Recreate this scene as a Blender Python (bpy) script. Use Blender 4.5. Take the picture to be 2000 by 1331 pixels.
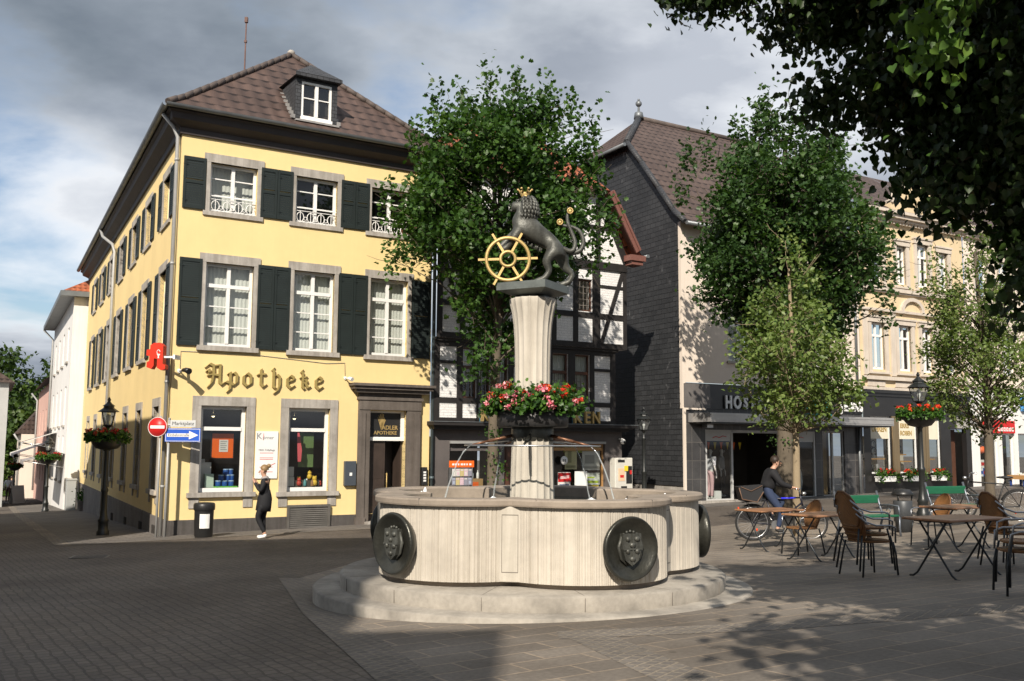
import bpy, bmesh, math, random
import numpy as np
from mathutils import Vector, Matrix

R = math.radians
scene = bpy.context.scene
for o in list(bpy.data.objects):
    bpy.data.objects.remove(o)

# ------------------------------------------------------------------ camera
F_PX = 1900.0
PITCH, ROLL, EYE = R(6.17), R(0.37), 1.65
cd = bpy.data.cameras.new("camera")
cam = bpy.data.objects.new("camera", cd)
scene.collection.objects.link(cam)
w_ = Vector((0, math.cos(PITCH), math.sin(PITCH)))
u0 = Vector((0, -math.sin(PITCH), math.cos(PITCH)))
r0 = Vector((1, 0, 0))
r_ = r0 * math.cos(ROLL) + u0 * math.sin(ROLL)
u_ = u0 * math.cos(ROLL) - r0 * math.sin(ROLL)
mw = Matrix((r_, u_, -w_)).transposed().to_4x4()
mw.translation = Vector((0, 0, EYE))
cam.matrix_world = mw
cd.sensor_width = 36.0
cd.lens = F_PX / 2000.0 * 36.0
cd.clip_start = 0.05
cd.clip_end = 2000
scene.camera = cam

# ------------------------------------------------------------------ sun, sky, exposure
S = Vector((-0.25, -1.322, 0.98)).normalized()          # towards the sun
sl = bpy.data.lights.new("sun", "SUN")
sl.energy = 5.0
sl.angle = R(0.53)
sl.color = (1.0, 0.91, 0.79)
sun = bpy.data.objects.new("sun", sl)
scene.collection.objects.link(sun)
sun.rotation_euler = S.to_track_quat('Z', 'Y').to_euler()
sun.location = S * 60

world = bpy.data.worlds.new("World")
scene.world = world
world.use_nodes = True
nt = world.node_tree
for n in list(nt.nodes):
    nt.nodes.remove(n)


def NN(nt, kind, **kw):
    n = nt.nodes.new(kind)
    for k, v in kw.items():
        if k.startswith("i_"):
            n.inputs[int(k[2:])].default_value = v
        else:
            setattr(n, k, v)
    return n


def math_node(nt, op, a, b=None, c=None, clamp=False):
    n = nt.nodes.new("ShaderNodeMath")
    n.operation = op
    n.use_clamp = clamp
    for i, x in enumerate((a, b, c)):
        if x is None:
            continue
        if isinstance(x, (int, float)):
            n.inputs[i].default_value = x
        else:
            nt.links.new(x, n.inputs[i])
    return n.outputs[0]


def mix_col(nt, fac, a, b, mode='MIX'):
    n = nt.nodes.new("ShaderNodeMix")
    n.data_type = 'RGBA'
    n.blend_type = mode
    n.clamp_factor = True
    for s, x in ((n.inputs[0], fac), (n.inputs[6], a), (n.inputs[7], b)):
        if isinstance(x, (int, float)):
            s.default_value = x
        elif isinstance(x, (tuple, list)):
            s.default_value = (*x[:3], 1)
        else:
            nt.links.new(x, s)
    return n.outputs[2]


def ramp(nt, fac, stops, interp='LINEAR'):
    n = nt.nodes.new("ShaderNodeValToRGB")
    cr = n.color_ramp
    cr.interpolation = interp
    while len(cr.elements) < len(stops):
        cr.elements.new(0.5)
    for e, (p, c) in zip(cr.elements, stops):
        e.position = p
        e.color = (*c, 1) if len(c) == 3 else c
    nt.links.new(fac, n.inputs[0])
    return n.outputs[0]


sky = NN(nt, "ShaderNodeTexSky", sky_type='NISHITA')
sky.sun_disc = False
sky.sun_elevation = math.asin(S.z)
sky.sun_rotation = math.atan2(S.x, S.y)
sky.air_density = 1.0
sky.dust_density = 1.5
sky.ozone_density = 1.5
bg_sky = NN(nt, "ShaderNodeBackground")
bg_sky.inputs[1].default_value = 0.10
nt.links.new(sky.outputs[0], bg_sky.inputs[0])
tc = NN(nt, "ShaderNodeTexCoord")
sep = NN(nt, "ShaderNodeSeparateXYZ")
nt.links.new(tc.outputs['Generated'], sep.inputs[0])
zz = math_node(nt, 'MAXIMUM', math_node(nt, 'ADD', sep.outputs[2], 0.22), 0.05)
cx = math_node(nt, 'DIVIDE', sep.outputs[0], zz)
cy = math_node(nt, 'DIVIDE', sep.outputs[1], zz)
cmb = NN(nt, "ShaderNodeCombineXYZ")
nt.links.new(cx, cmb.inputs[0])
nt.links.new(cy, cmb.inputs[1])
cmb.inputs[2].default_value = 8.0
n1 = NN(nt, "ShaderNodeTexNoise")
n1.inputs['Scale'].default_value = 1.15
n1.inputs['Detail'].default_value = 9
n1.inputs['Roughness'].default_value = 0.55
n1.inputs['Distortion'].default_value = 0.25
nt.links.new(cmb.outputs[0], n1.inputs['Vector'])
n2 = NN(nt, "ShaderNodeTexNoise")
n2.inputs['Scale'].default_value = 0.8
n2.inputs['Detail'].default_value = 7
n2.inputs['Roughness'].default_value = 0.5
off = NN(nt, "ShaderNodeVectorMath", operation='ADD')
off.inputs[1].default_value = (5.3, 2.1, 8.4)
nt.links.new(cmb.outputs[0], off.inputs[0])
nt.links.new(off.outputs[0], n2.inputs['Vector'])
cov = ramp(nt, n1.outputs[0], [(0.36, (0, 0, 0)), (0.50, (1, 1, 1))])
cloud_c = ramp(nt, n2.outputs[0], [(0.37, (0.17, 0.205, 0.25)), (0.47, (0.33, 0.37, 0.43)), (0.60, (0.66, 0.69, 0.74))])
edge = ramp(nt, n1.outputs[0], [(0.46, (1.30, 1.28, 1.24)), (0.62, (0.72, 0.74, 0.78))])
cloud = mix_col(nt, 1.0, cloud_c, edge, 'MULTIPLY')
bg_c = NN(nt, "ShaderNodeBackground")
bg_c.inputs[1].default_value = 0.86
nt.links.new(cloud, bg_c.inputs[0])
msh = NN(nt, "ShaderNodeMixShader")
nt.links.new(cov, msh.inputs[0])
nt.links.new(bg_sky.outputs[0], msh.inputs[1])
nt.links.new(bg_c.outputs[0], msh.inputs[2])
wo = NN(nt, "ShaderNodeOutputWorld")
nt.links.new(msh.outputs[0], wo.inputs[0])

scene.view_settings.view_transform = 'Standard'
scene.view_settings.look = 'None'
scene.view_settings.exposure = 0.40
scene.view_settings.gamma = 1.0
scene.view_settings.use_curve_mapping = False
scene.render.resolution_x, scene.render.resolution_y = 1024, 681
scene.cycles.max_bounces = 6
scene.cycles.diffuse_bounces = 3
scene.cycles.glossy_bounces = 3
scene.cycles.transmission_bounces = 6
scene.cycles.transparent_max_bounces = 12
scene.cycles.use_denoising = True
scene.cycles.caustics_reflective = False
scene.cycles.caustics_refractive = False

# ------------------------------------------------------------------ materials
MATS = {}


def new_mat(name):
    m = bpy.data.materials.new(name)
    m.use_nodes = True
    t = m.node_tree
    for n in list(t.nodes):
        t.nodes.remove(n)
    out = t.nodes.new("ShaderNodeOutputMaterial")
    b = t.nodes.new("ShaderNodeBsdfPrincipled")
    t.links.new(b.outputs[0], out.inputs[0])
    MATS[name] = m
    return m, t, b


def coord(t, kind='Object', scale=(1, 1, 1)):
    tc = t.nodes.new("ShaderNodeTexCoord")
    mp = t.nodes.new("ShaderNodeMapping")
    mp.inputs['Scale'].default_value = scale
    t.links.new(tc.outputs[kind], mp.inputs[0])
    return mp.outputs[0]


def noise(t, vec, scale, detail=4, rough=0.55):
    n = t.nodes.new("ShaderNodeTexNoise")
    n.inputs['Scale'].default_value = scale
    n.inputs['Detail'].default_value = detail
    n.inputs['Roughness'].default_value = rough
    t.links.new(vec, n.inputs['Vector'])
    return n.outputs[0]


def bump(t, b, height, dist=0.01, strength=1.0):
    n = t.nodes.new("ShaderNodeBump")
    n.inputs['Distance'].default_value = dist
    n.inputs['Strength'].default_value = strength
    t.links.new(height, n.inputs['Height'])
    t.links.new(n.outputs[0], b.inputs['Normal'])
    return n


def shade(c, k):
    return tuple(max(0.0, min(1.0, x * k)) for x in c)


def M(name, col, rough=0.7, var=0.18, scale=2.5, bscale=60, bdist=0.003, metal=0.0, spec=0.4,
      stretch=(1, 1, 1), streak=0.0, coat=0.0):
    """plain weathered material: two noise scales on the colour, optional vertical streaks, fine bump"""
    m, t, b = new_mat(name)
    v = coord(t, 'Object', stretch)
    a = noise(t, v, scale, 5)
    c = ramp(t, a, [(0.3, shade(col, 1 - var)), (0.55, col), (0.75, shade(col, 1 + var * 0.6))])
    f = noise(t, v, scale * 9, 3)
    c = mix_col(t, 0.5, c, ramp(t, f, [(0.3, shade((1, 1, 1), 1 - var * 0.9)), (0.7, (1, 1, 1))]), 'MULTIPLY')
    if streak > 0:
        v2 = coord(t, 'Object', (6, 6, 0.35))
        s = noise(t, v2, 2.0, 4)
        c = mix_col(t, streak, c, ramp(t, s, [(0.42, (0.45, 0.42, 0.38)), (0.6, (1, 1, 1))]), 'MULTIPLY')
    t.links.new(c, b.inputs['Base Color'])
    b.inputs['Roughness'].default_value = rough
    b.inputs['Metallic'].default_value = metal
    b.inputs['Specular IOR Level'].default_value = spec
    b.inputs['Coat Weight'].default_value = coat
    if bdist > 0:
        bump(t, b, noise(t, v, bscale, 3), bdist, 0.7)
    return m


def brick(t, vec, bw, bh, mortar, off=0.5, c1=(1, 1, 1), c2=(0.7, 0.7, 0.7), cm=(0, 0, 0), bias=0.0, smooth=0.1):
    n = t.nodes.new("ShaderNodeTexBrick")
    n.offset = off
    n.inputs['Color1'].default_value = (*c1, 1)
    n.inputs['Color2'].default_value = (*c2, 1)
    n.inputs['Mortar'].default_value = (*cm, 1)
    n.inputs['Scale'].default_value = 1.0
    n.inputs['Mortar Size'].default_value = mortar
    n.inputs['Mortar Smooth'].default_value = smooth
    n.inputs['Bias'].default_value = bias
    n.inputs['Brick Width'].default_value = bw
    n.inputs['Row Height'].default_value = bh
    t.links.new(vec, n.inputs['Vector'])
    return n


def brick_mat(name, bw, bh, mortar, c1, c2, cm, rough=0.8, bdist=0.006, off=0.5, var=0.3, nscale=1.2, warp=0.0,
              smooth=0.1, rot=0.0, spec=0.3, extra=None):
    m, t, b = new_mat(name)
    v = coord(t, 'UV')
    if rot:
        v.node.inputs['Rotation'].default_value = (0, 0, rot)
    if warp:
        nz = t.nodes.new("ShaderNodeTexNoise")
        nz.inputs['Scale'].default_value = 1.3 / max(bw, bh) * 0.4
        nz.inputs['Detail'].default_value = 2
        t.links.new(v, nz.inputs['Vector'])
        sub = t.nodes.new("ShaderNodeVectorMath")
        sub.operation = 'SUBTRACT'
        sub.inputs[1].default_value = (0.5, 0.5, 0.5)
        t.links.new(nz.outputs[1], sub.inputs[0])
        sc = t.nodes.new("ShaderNodeVectorMath")
        sc.operation = 'SCALE'
        sc.inputs['Scale'].default_value = warp
        t.links.new(sub.outputs[0], sc.inputs[0])
        ad = t.nodes.new("ShaderNodeVectorMath")
        ad.operation = 'ADD'
        t.links.new(v, ad.inputs[0])
        t.links.new(sc.outputs[0], ad.inputs[1])
        v = ad.outputs[0]
    n = brick(t, v, bw, bh, mortar, off, c1, c2, cm, smooth=smooth)
    big = noise(t, v, nscale, 5)
    c = mix_col(t, 1.0, n.outputs[0], ramp(t, big, [(0.3, shade((1, 1, 1), 1 - var)), (0.7, (1, 1, 1))]), 'MULTIPLY')
    fine = noise(t, v, 25, 4)
    c = mix_col(t, 0.6, c, ramp(t, fine, [(0.3, (0.6, 0.6, 0.6)), (0.7, (1.1, 1.1, 1.1))]), 'MULTIPLY')
    if extra:
        c = extra(t, v, c)
    t.links.new(c, b.inputs['Base Color'])
    b.inputs['Roughness'].default_value = rough
    b.inputs['Specular IOR Level'].default_value = spec
    h = math_node(t, 'ADD', math_node(t, 'MULTIPLY', n.outputs[1], -1.0), math_node(t, 'MULTIPLY', fine, 0.5))
    bump(t, b, h, bdist, 1.0)
    return m


def tile_mat(name, col, tw=0.30, th=0.34, wave=0.5, dist=0.035, moss=0.0):
    """pantiles: v runs up the slope, u along the eaves (metres)"""
    m, t, b = new_mat(name)
    tcn = t.nodes.new("ShaderNodeTexCoord")
    sp = t.nodes.new("ShaderNodeSeparateXYZ")
    t.links.new(tcn.outputs['UV'], sp.inputs[0])
    v = math_node(t, 'DIVIDE', sp.outputs[1], th)
    u = math_node(t, 'DIVIDE', sp.outputs[0], tw)
    row = math_node(t, 'FLOOR', v)
    u = math_node(t, 'ADD', u, math_node(t, 'MULTIPLY', row, 0.0))
    fv = math_node(t, 'FRACT', v)
    uw = math_node(t, 'SINE', math_node(t, 'MULTIPLY', u, 2 * math.pi))
    h = math_node(t, 'ADD', math_node(t, 'MULTIPLY', math_node(t, 'SUBTRACT', 1.0, fv), 0.7),
                  math_node(t, 'MULTIPLY', uw, wave * 0.5))
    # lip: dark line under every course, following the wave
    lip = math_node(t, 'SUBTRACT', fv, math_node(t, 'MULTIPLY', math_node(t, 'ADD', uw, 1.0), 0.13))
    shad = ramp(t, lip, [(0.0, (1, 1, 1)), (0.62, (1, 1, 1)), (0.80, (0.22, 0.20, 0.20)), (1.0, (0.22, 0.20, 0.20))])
    cmbn = t.nodes.new("ShaderNodeCombineXYZ")
    t.links.new(math_node(t, 'FLOOR', u), cmbn.inputs[0])
    t.links.new(row, cmbn.inputs[1])
    wn = t.nodes.new("ShaderNodeTexWhiteNoise")
    wn.noise_dimensions = '2D'
    t.links.new(cmbn.outputs[0], wn.inputs['Vector'])
    c = ramp(t, wn.outputs[0], [(0.0, shade(col, 0.82)), (0.6, col), (1.0, shade(col, 1.18))])
    vv = coord(t, 'Object')
    nz = noise(t, vv, 0.9, 5)
    c = mix_col(t, 0.8, c, ramp(t, nz, [(0.35, (0.78, 0.76, 0.75)), (0.62, (1.05, 1.03, 1.0))]), 'MULTIPLY')
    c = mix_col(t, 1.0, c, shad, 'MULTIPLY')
    t.links.new(c, b.inputs['Base Color'])
    b.inputs['Roughness'].default_value = 0.72
    b.inputs['Specular IOR Level'].default_value = 0.35
    bump(t, b, h, dist, 1.0)
    return m


def glass_mat(name, tint=(0.02, 0.025, 0.03), alpha=0.12, rough=0.03):
    """window pane: mirror-like skin over a see-through body"""
    m, t, b = new_mat(name)
    out = [n for n in t.nodes if n.type == 'OUTPUT_MATERIAL'][0]
    tr = t.nodes.new("ShaderNodeBsdfTransparent")
    tr.inputs[0].default_value = (0.90, 0.93, 0.92, 1)
    gl = t.nodes.new("ShaderNodeBsdfGlossy")
    gl.inputs['Roughness'].default_value = rough
    df = t.nodes.new("ShaderNodeBsdfDiffuse")
    df.inputs[0].default_value = (*tint, 1)
    mx0 = t.nodes.new("ShaderNodeMixShader")
    mx0.inputs[0].default_value = alpha
    t.links.new(tr.outputs[0], mx0.inputs[1])
    t.links.new(df.outputs[0], mx0.inputs[2])
    ge = t.nodes.new("ShaderNodeNewGeometry")
    dp = t.nodes.new("ShaderNodeVectorMath")
    dp.operation = 'DOT_PRODUCT'
    t.links.new(ge.outputs['Normal'], dp.inputs[0])
    t.links.new(ge.outputs['Incoming'], dp.inputs[1])
    k = math_node(t, 'SUBTRACT', 1.0, math_node(t, 'ABSOLUTE', dp.outputs['Value']), clamp=True)
    fr = math_node(t, 'ADD', math_node(t, 'MULTIPLY', math_node(t, 'POWER', k, 5.0), 0.92), 0.075, clamp=True)
    mx = t.nodes.new("ShaderNodeMixShader")
    t.links.new(fr, mx.inputs[0])
    t.links.new(mx0.outputs[0], mx.inputs[1])
    t.links.new(gl.outputs[0], mx.inputs[2])
    t.links.new(mx.outputs[0], out.inputs[0])
    t.nodes.remove(b)
    return m


def leaf_mat(name, dark, mid, light, trans=0.35, rough=0.45):
    m, t, b = new_mat(name)
    out = [n for n in t.nodes if n.type == 'OUTPUT_MATERIAL'][0]
    at = t.nodes.new("ShaderNodeAttribute")
    at.attribute_name = 'rnd'
    c = ramp(t, at.outputs['Fac'], [(0.0, dark), (0.5, mid), (1.0, light)])
    t.links.new(c, b.inputs['Base Color'])
    b.inputs['Roughness'].default_value = rough
    b.inputs['Specular IOR Level'].default_value = 0.35
    tl = t.nodes.new("ShaderNodeBsdfTranslucent")
    c2 = mix_col(t, 1.0, c, (1.15, 1.25, 0.45), 'MULTIPLY')
    t.links.new(c2, tl.inputs[0])
    mx = t.nodes.new("ShaderNodeMixShader")
    mx.inputs[0].default_value = trans
    t.links.new(b.outputs[0], mx.inputs[1])
    t.links.new(tl.outputs[0], mx.inputs[2])
    t.links.new(mx.outputs[0], out.inputs[0])
    return m


def emis_mat(name, col, strength):
    m, t, b = new_mat(name)
    b.inputs['Base Color'].default_value = (*col, 1)
    b.inputs['Emission Color'].default_value = (*col, 1)
    b.inputs['Emission Strength'].default_value = strength
    return m


# ------------------------------------------------------------------ mesh builder
class MB:
    def __init__(s):
        s.v, s.f, s.sm, s.mi = [], [], [], []

    def poly(s, pts, smooth=False, mi=0, T=None):
        b = len(s.v)
        for p in pts:
            p = Vector(p)
            s.v.append(T @ p if T is not None else p)
        s.f.append(tuple(range(b, b + len(pts))))
        s.sm.append(smooth)
        s.mi.append(mi)

    def mesh(s, verts, faces, smooth=False, mi=0, T=None):
        b = len(s.v)
        for p in verts:
            p = Vector(p)
            s.v.append(T @ p if T is not None else p)
        for f in faces:
            s.f.append(tuple(b + i for i in f))
            s.sm.append(smooth)
            s.mi.append(mi)

    def box(s, x0, x1, y0, y1, z0, z1, T=None, mi=0, c=0.0):
        if x0 > x1: x0, x1 = x1, x0
        if y0 > y1: y0, y1 = y1, y0
        if z0 > z1: z0, z1 = z1, z0
        c = min(c, (x1 - x0) * .45, (y1 - y0) * .45, (z1 - z0) * .45)
        if c <= 1e-5:
            vs = [(x0, y0, z0), (x1, y0, z0), (x1, y1, z0), (x0, y1, z0), (x0, y0, z1), (x1, y0, z1), (x1, y1, z1), (x0, y1, z1)]
            fs = [(0, 3, 2, 1), (4, 5, 6, 7), (0, 1, 5, 4), (1, 2, 6, 5), (2, 3, 7, 6), (3, 0, 4, 7)]
            s.mesh(vs, fs, False, mi, T)
            return
        vs, idx = [], {}
        X, Y, Z = (x0, x1), (y0, y1), (z0, z1)
        for i in (0, 1):
            for j in (0, 1):
                for k in (0, 1):
                    sx, sy, sz = (1, -1)[i], (1, -1)[j], (1, -1)[k]
                    for a, p in enumerate(((X[i], Y[j] + sy * c, Z[k] + sz * c), (X[i] + sx * c, Y[j], Z[k] + sz * c), (X[i] + sx * c, Y[j] + sy * c, Z[k]))):
                        idx[(i, j, k, a)] = len(vs)
                        vs.append(p)
        fs = []
        for i in (0, 1):
            q = [idx[(i, j, k, 0)] for j, k in ((0, 0), (1, 0), (1, 1), (0, 1))]
            fs.append(q if i else q[::-1])
            q = [idx[(j, i, k, 1)] for j, k in ((0, 0), (1, 0), (1, 1), (0, 1))]
            fs.append(q[::-1] if i else q)
            q = [idx[(j, k, i, 2)] for j, k in ((0, 0), (1, 0), (1, 1), (0, 1))]
            fs.append(q if i else q[::-1])
        for a in (0, 1):
            for b in (0, 1):
                q = [idx[(0, a, b, 1)], idx[(1, a, b, 1)], idx[(1, a, b, 2)], idx[(0, a, b, 2)]]
                fs.append(q if a == b else q[::-1])
                q = [idx[(a, 0, b, 0)], idx[(a, 1, b, 0)], idx[(a, 1, b, 2)], idx[(a, 0, b, 2)]]
                fs.append(q[::-1] if a == b else q)
                q = [idx[(a, b, 0, 0)], idx[(a, b, 1, 0)], idx[(a, b, 1, 1)], idx[(a, b, 0, 1)]]
                fs.append(q if a == b else q[::-1])
                
        for i in (0, 1):
            for j in (0, 1):
                for k in (0, 1):
                    q = [idx[(i, j, k, 0)], idx[(i, j, k, 1)], idx[(i, j, k, 2)]]
                    fs.append(q if (i + j + k) % 2 else q[::-1])
        s.mesh(vs, fs, False, mi, T)

    def prism(s, outline, y0, y1, T=None, mi=0, smooth=False):
        """outline in (x, z), extruded along y"""
        n = len(outline)
        vs = [(x, y0, z) for x, z in outline] + [(x, y1, z) for x, z in outline]
        fs = [tuple(range(n)), tuple(range(2 * n - 1, n - 1, -1))]
        s.mesh(vs, fs, False, mi, T)
        s.mesh(vs, [(i + n, (i + 1) % n + n, (i + 1) % n, i) for i in range(n)], smooth, mi, T)

    def vprism(s, outline, z0, z1, T=None, mi=0, smooth=False, cap=True):
        """outline in (x, y), extruded along z"""
        n = len(outline)
        vs = [(x, y, z0) for x, y in outline] + [(x, y, z1) for x, y in outline]
        if cap:
            s.mesh(vs, [tuple(range(n - 1, -1, -1)), tuple(range(n, 2 * n))], False, mi, T)
        s.mesh(vs, [(i, (i + 1) % n, (i + 1) % n + n, i + n) for i in range(n)], smooth, mi, T)

    def tube(s, pts, r, n=8, cap=True, smooth=True, mi=0, T=None, closed=False):
        pts = [Vector(p) for p in pts]
        if not hasattr(r, '__len__'):
            r = [r] * len(pts)
        b = len(s.v)
        N = len(pts)
        prev = None
        for i, p in enumerate(pts):
            if closed:
                d = pts[(i + 1) % N] - pts[i - 1]
            else:
                d = pts[min(i + 1, N - 1)] - pts[max(i - 1, 0)]
            d = d.normalized() if d.length > 1e-9 else Vector((0, 0, 1))
            if prev is None:
                a = Vector((0, 0, 1)) if abs(d.z) < .9 else Vector((1, 0, 0))
                e1 = d.cross(a).normalized()
            else:
                e1 = prev - d * prev.dot(d)
                e1 = e1.normalized() if e1.length > 1e-6 else d.orthogonal().normalized()
            prev = e1
            e2 = d.cross(e1)
            for k in range(n):
                an = 2 * math.pi * k / n
                q = p + (e1 * math.cos(an) + e2 * math.sin(an)) * r[i]
                s.v.append(T @ q if T is not None else q)
        rng = range(N) if closed else range(N - 1)
        for i in rng:
            j = (i + 1) % N
            for k in range(n):
                s.f.append((b + i * n + k, b + i * n + (k + 1) % n, b + j * n + (k + 1) % n, b + j * n + k))
                s.sm.append(smooth)
                s.mi.append(mi)
        if cap and not closed:
            s.f.append(tuple(b + k for k in range(n - 1, -1, -1)))
            s.sm.append(False); s.mi.append(mi)
            s.f.append(tuple(b + (N - 1) * n + k for k in range(n)))
            s.sm.append(False); s.mi.append(mi)

    def lathe(s, prof, n=24, smooth=True, mi=0, T=None, cap=True, rfun=None, a0=0.0):
        """profile of (radius, z) about the z axis"""
        b = len(s.v)
        for r, z in prof:
            for k in range(n):
                an = a0 + 2 * math.pi * k / n
                rr = r * (rfun(an, z) if rfun else 1.0)
                q = Vector((rr * math.cos(an), rr * math.sin(an), z))
                s.v.append(T @ q if T is not None else q)
        for i in range(len(prof) - 1):
            for k in range(n):
                s.f.append((b + i * n + k, b + i * n + (k + 1) % n, b + (i + 1) * n + (k + 1) % n, b + (i + 1) * n + k))
                s.sm.append(smooth)
                s.mi.append(mi)
        if cap:
            s.f.append(tuple(b + k for k in range(n - 1, -1, -1)))
            s.sm.append(False); s.mi.append(mi)
            e = b + (len(prof) - 1) * n
            s.f.append(tuple(e + k for k in range(n)))
            s.sm.append(False); s.mi.append(mi)

    def ball(s, c, r, n=10, mi=0, T=None):
        c = Vector(c)
        rx, ry, rz = r if hasattr(r, '__len__') else (r, r, r)
        b = len(s.v)
        m = max(4, n // 2)
        vs = [(0, 0, 1)]
        for i in range(1, m):
            th = math.pi * i / m
            for k in range(n):
                an = 2 * math.pi * k / n
                vs.append((math.sin(th) * math.cos(an), math.sin(th) * math.sin(an), math.cos(th)))
        vs.append((0, 0, -1))
        vs = [(c.x + x * rx, c.y + y * ry, c.z + z * rz) for x, y, z in vs]
        fs = []
        for k in range(n):
            fs.append((0, 1 + k, 1 + (k + 1) % n))
        for i in range(m - 2):
            for k in range(n):
                fs.append((1 + i * n + k, 1 + (i + 1) * n + k, 1 + (i + 1) * n + (k + 1) % n, 1 + i * n + (k + 1) % n))
        L = len(vs) - 1
        for k in range(n):
            fs.append((L, 1 + (m - 2) * n + (k + 1) % n, 1 + (m - 2) * n + k))
        s.mesh(vs, fs, True, mi, T)

    def build(s, name, mat, parent=None, loc=None, rotz=0.0, props=None):
        me = bpy.data.meshes.new(name)
        me.from_pydata([tuple(v) for v in s.v], [], s.f)
        mats = mat if isinstance(mat, (list, tuple)) else [mat]
        for m in mats:
            me.materials.append(m)
        me.polygons.foreach_set("use_smooth", s.sm)
        me.polygons.foreach_set("material_index", s.mi)
        uv = me.uv_layers.new(name="UVMap")
        data = []
        for p in me.polygons:
            n = p.normal
            if abs(n.z) < 0.95 and n.length > .5:
                t_ = Vector((-n.y, n.x, 0)).normalized()
                b_ = n.cross(t_)
            else:
                t_, b_ = Vector((1, 0, 0)), Vector((0, 1, 0))
            for vi in p.vertices:
                co = me.vertices[vi].co
                data += [co.dot(t_), co.dot(b_)]
        uv.data.foreach_set("uv", data)
        me.update()
        o = bpy.data.objects.new(name, me)
        scene.collection.objects.link(o)
        if parent is not None:
            o.parent = parent
        if loc is not None:
            o.location = loc
        if rotz:
            o.rotation_euler = (0, 0, rotz)
        if props:
            for k, v in props.items():
                o[k] = v
        return o


def thing(name, label, cat, loc=(0, 0, 0), rotz=0.0, group=None):
    o = bpy.data.objects.new(name, None)
    o.empty_display_size = 0.2
    scene.collection.objects.link(o)
    o.location = loc
    o.rotation_euler = (0, 0, rotz)
    o['label'] = label
    o['category'] = cat
    if group:
        o['group'] = group
    return o


def tag(o, label, cat, group=None):
    o['label'] = label
    o['category'] = cat
    if group:
        o['group'] = group
    return o


def kids(o):
    return [c for c in bpy.data.objects if c.parent == o]


def dup(root, loc, rotz=None, label=None, group=None, scale=None):
    def cp(o, parent):
        c = o.copy()
        scene.collection.objects.link(c)
        if parent is not None:
            c.parent = parent
        for k in CH.get(o.name, []):
            cp(k, c)
        return c
    CH = {}
    for o in bpy.data.objects:
        if o.parent is not None:
            CH.setdefault(o.parent.name, []).append(o)
    r = cp(root, None)
    r.location = loc
    if rotz is not None:
        r.rotation_euler = (0, 0, rotz)
    if scale is not None:
        r.scale = (scale, scale, scale)
    if label:
        r['label'] = label
    if group:
        r['group'] = group
    return r


def text_mb(txt, size, depth, T, bold=0.0, align='CENTER', spacing=1.0, sx=1.0):
    """built-in font turned into a mesh; T maps text space (x right, y up, z out of the page)"""
    cu = bpy.data.curves.new("lettering", 'FONT')
    cu.body = txt
    cu.size = size
    cu.extrude = depth / 2
    cu.offset = bold
    cu.align_x = align
    cu.align_y = 'CENTER'
    cu.space_character = spacing
    cu.resolution_u = 3
    o = bpy.data.objects.new("lettering", cu)
    scene.collection.objects.link(o)
    dg = bpy.context.evaluated_depsgraph_get()
    me = bpy.data.meshes.new_from_object(o.evaluated_get(dg))
    mb = MB()
    mb.mesh([(v.co.x * sx, v.co.y, v.co.z) for v in me.vertices], [tuple(p.vertices) for p in me.polygons], False, 0, T)
    bpy.data.objects.remove(o)
    bpy.data.curves.remove(cu)
    bpy.data.meshes.remove(me)
    return mb


def gz(x, y):
    """height of the sloping market place and the falling street"""
    x = max(-60.0, min(40.0, x))
    y = max(-20.0, min(110.0, y))
    return 0.036 * x - 0.020 * (y - 11.6) - 0.24 * math.exp(-((x - 4.8) ** 2 + (y - 18) ** 2) / 40.5)


def skin(name, joints, bones, mat, parent=None, sub=2, root=0, T=None):
    """one continuous body: joints {name: (pos, radius or (rx, ry))}, bones [(a, b)]"""
    names = list(joints)
    me = bpy.data.meshes.new(name)
    me.from_pydata([tuple(joints[n][0]) for n in names], [(names.index(a), names.index(b)) for a, b in bones], [])
    o = bpy.data.objects.new(name, me)
    scene.collection.objects.link(o)
    md = o.modifiers.new("skin", 'SKIN')
    md.use_smooth_shade = True
    for i, n in enumerate(names):
        r = joints[n][1]
        sv = me.skin_vertices[0].data[i]
        sv.radius = (r, r) if not hasattr(r, '__len__') else r
        sv.use_root = (i == root)
    ms = o.modifiers.new("sub", 'SUBSURF')
    ms.levels = ms.render_levels = sub
    dg = bpy.context.evaluated_depsgraph_get()
    m2 = bpy.data.meshes.new_from_object(o.evaluated_get(dg))
    bpy.data.objects.remove(o)
    bpy.data.meshes.remove(me)
    m2.name = name
    if T is not None:
        m2.transform(T)
    m2.materials.clear()
    m2.materials.append(mat)
    for p in m2.polygons:
        p.use_smooth = True
    o = bpy.data.objects.new(name, m2)
    scene.collection.objects.link(o)
    if parent is not None:
        o.parent = parent
    return o
# ------------------------------------------------------------------ shared materials
YELLOW = M("yellow_render", (0.80, 0.62, 0.30), 0.85, 0.07, 0.6, 90, 0.002, streak=0.025)
GREYSTONE = M("grey_stone", (0.43, 0.40, 0.36), 0.85, 0.25, 2.5, 60, 0.004, streak=0.35)
PLINTH = M("plinth_stone", (0.19, 0.175, 0.165), 0.9, 0.25, 1.5, 50, 0.005, streak=0.3)
DARKSTONE = M("dark_door_stone", (0.135, 0.115, 0.10), 0.85, 0.25, 2.0, 60, 0.004, streak=0.3)
WHITEPAINT = M("white_paint", (0.80, 0.79, 0.76), 0.45, 0.05, 2, 50, 0.0005)
DARKWOOD = M("cornice_wood", (0.045, 0.036, 0.034), 0.6, 0.2, 2, 40, 0.002)
ZINC = M("zinc", (0.20, 0.215, 0.225), 0.5, 0.2, 3, 60, 0.001, metal=0.5)
PIPEGREY = M("downpipe_grey", (0.36, 0.36, 0.35), 0.5, 0.12, 3, 60, 0.001, metal=0.2)
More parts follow.
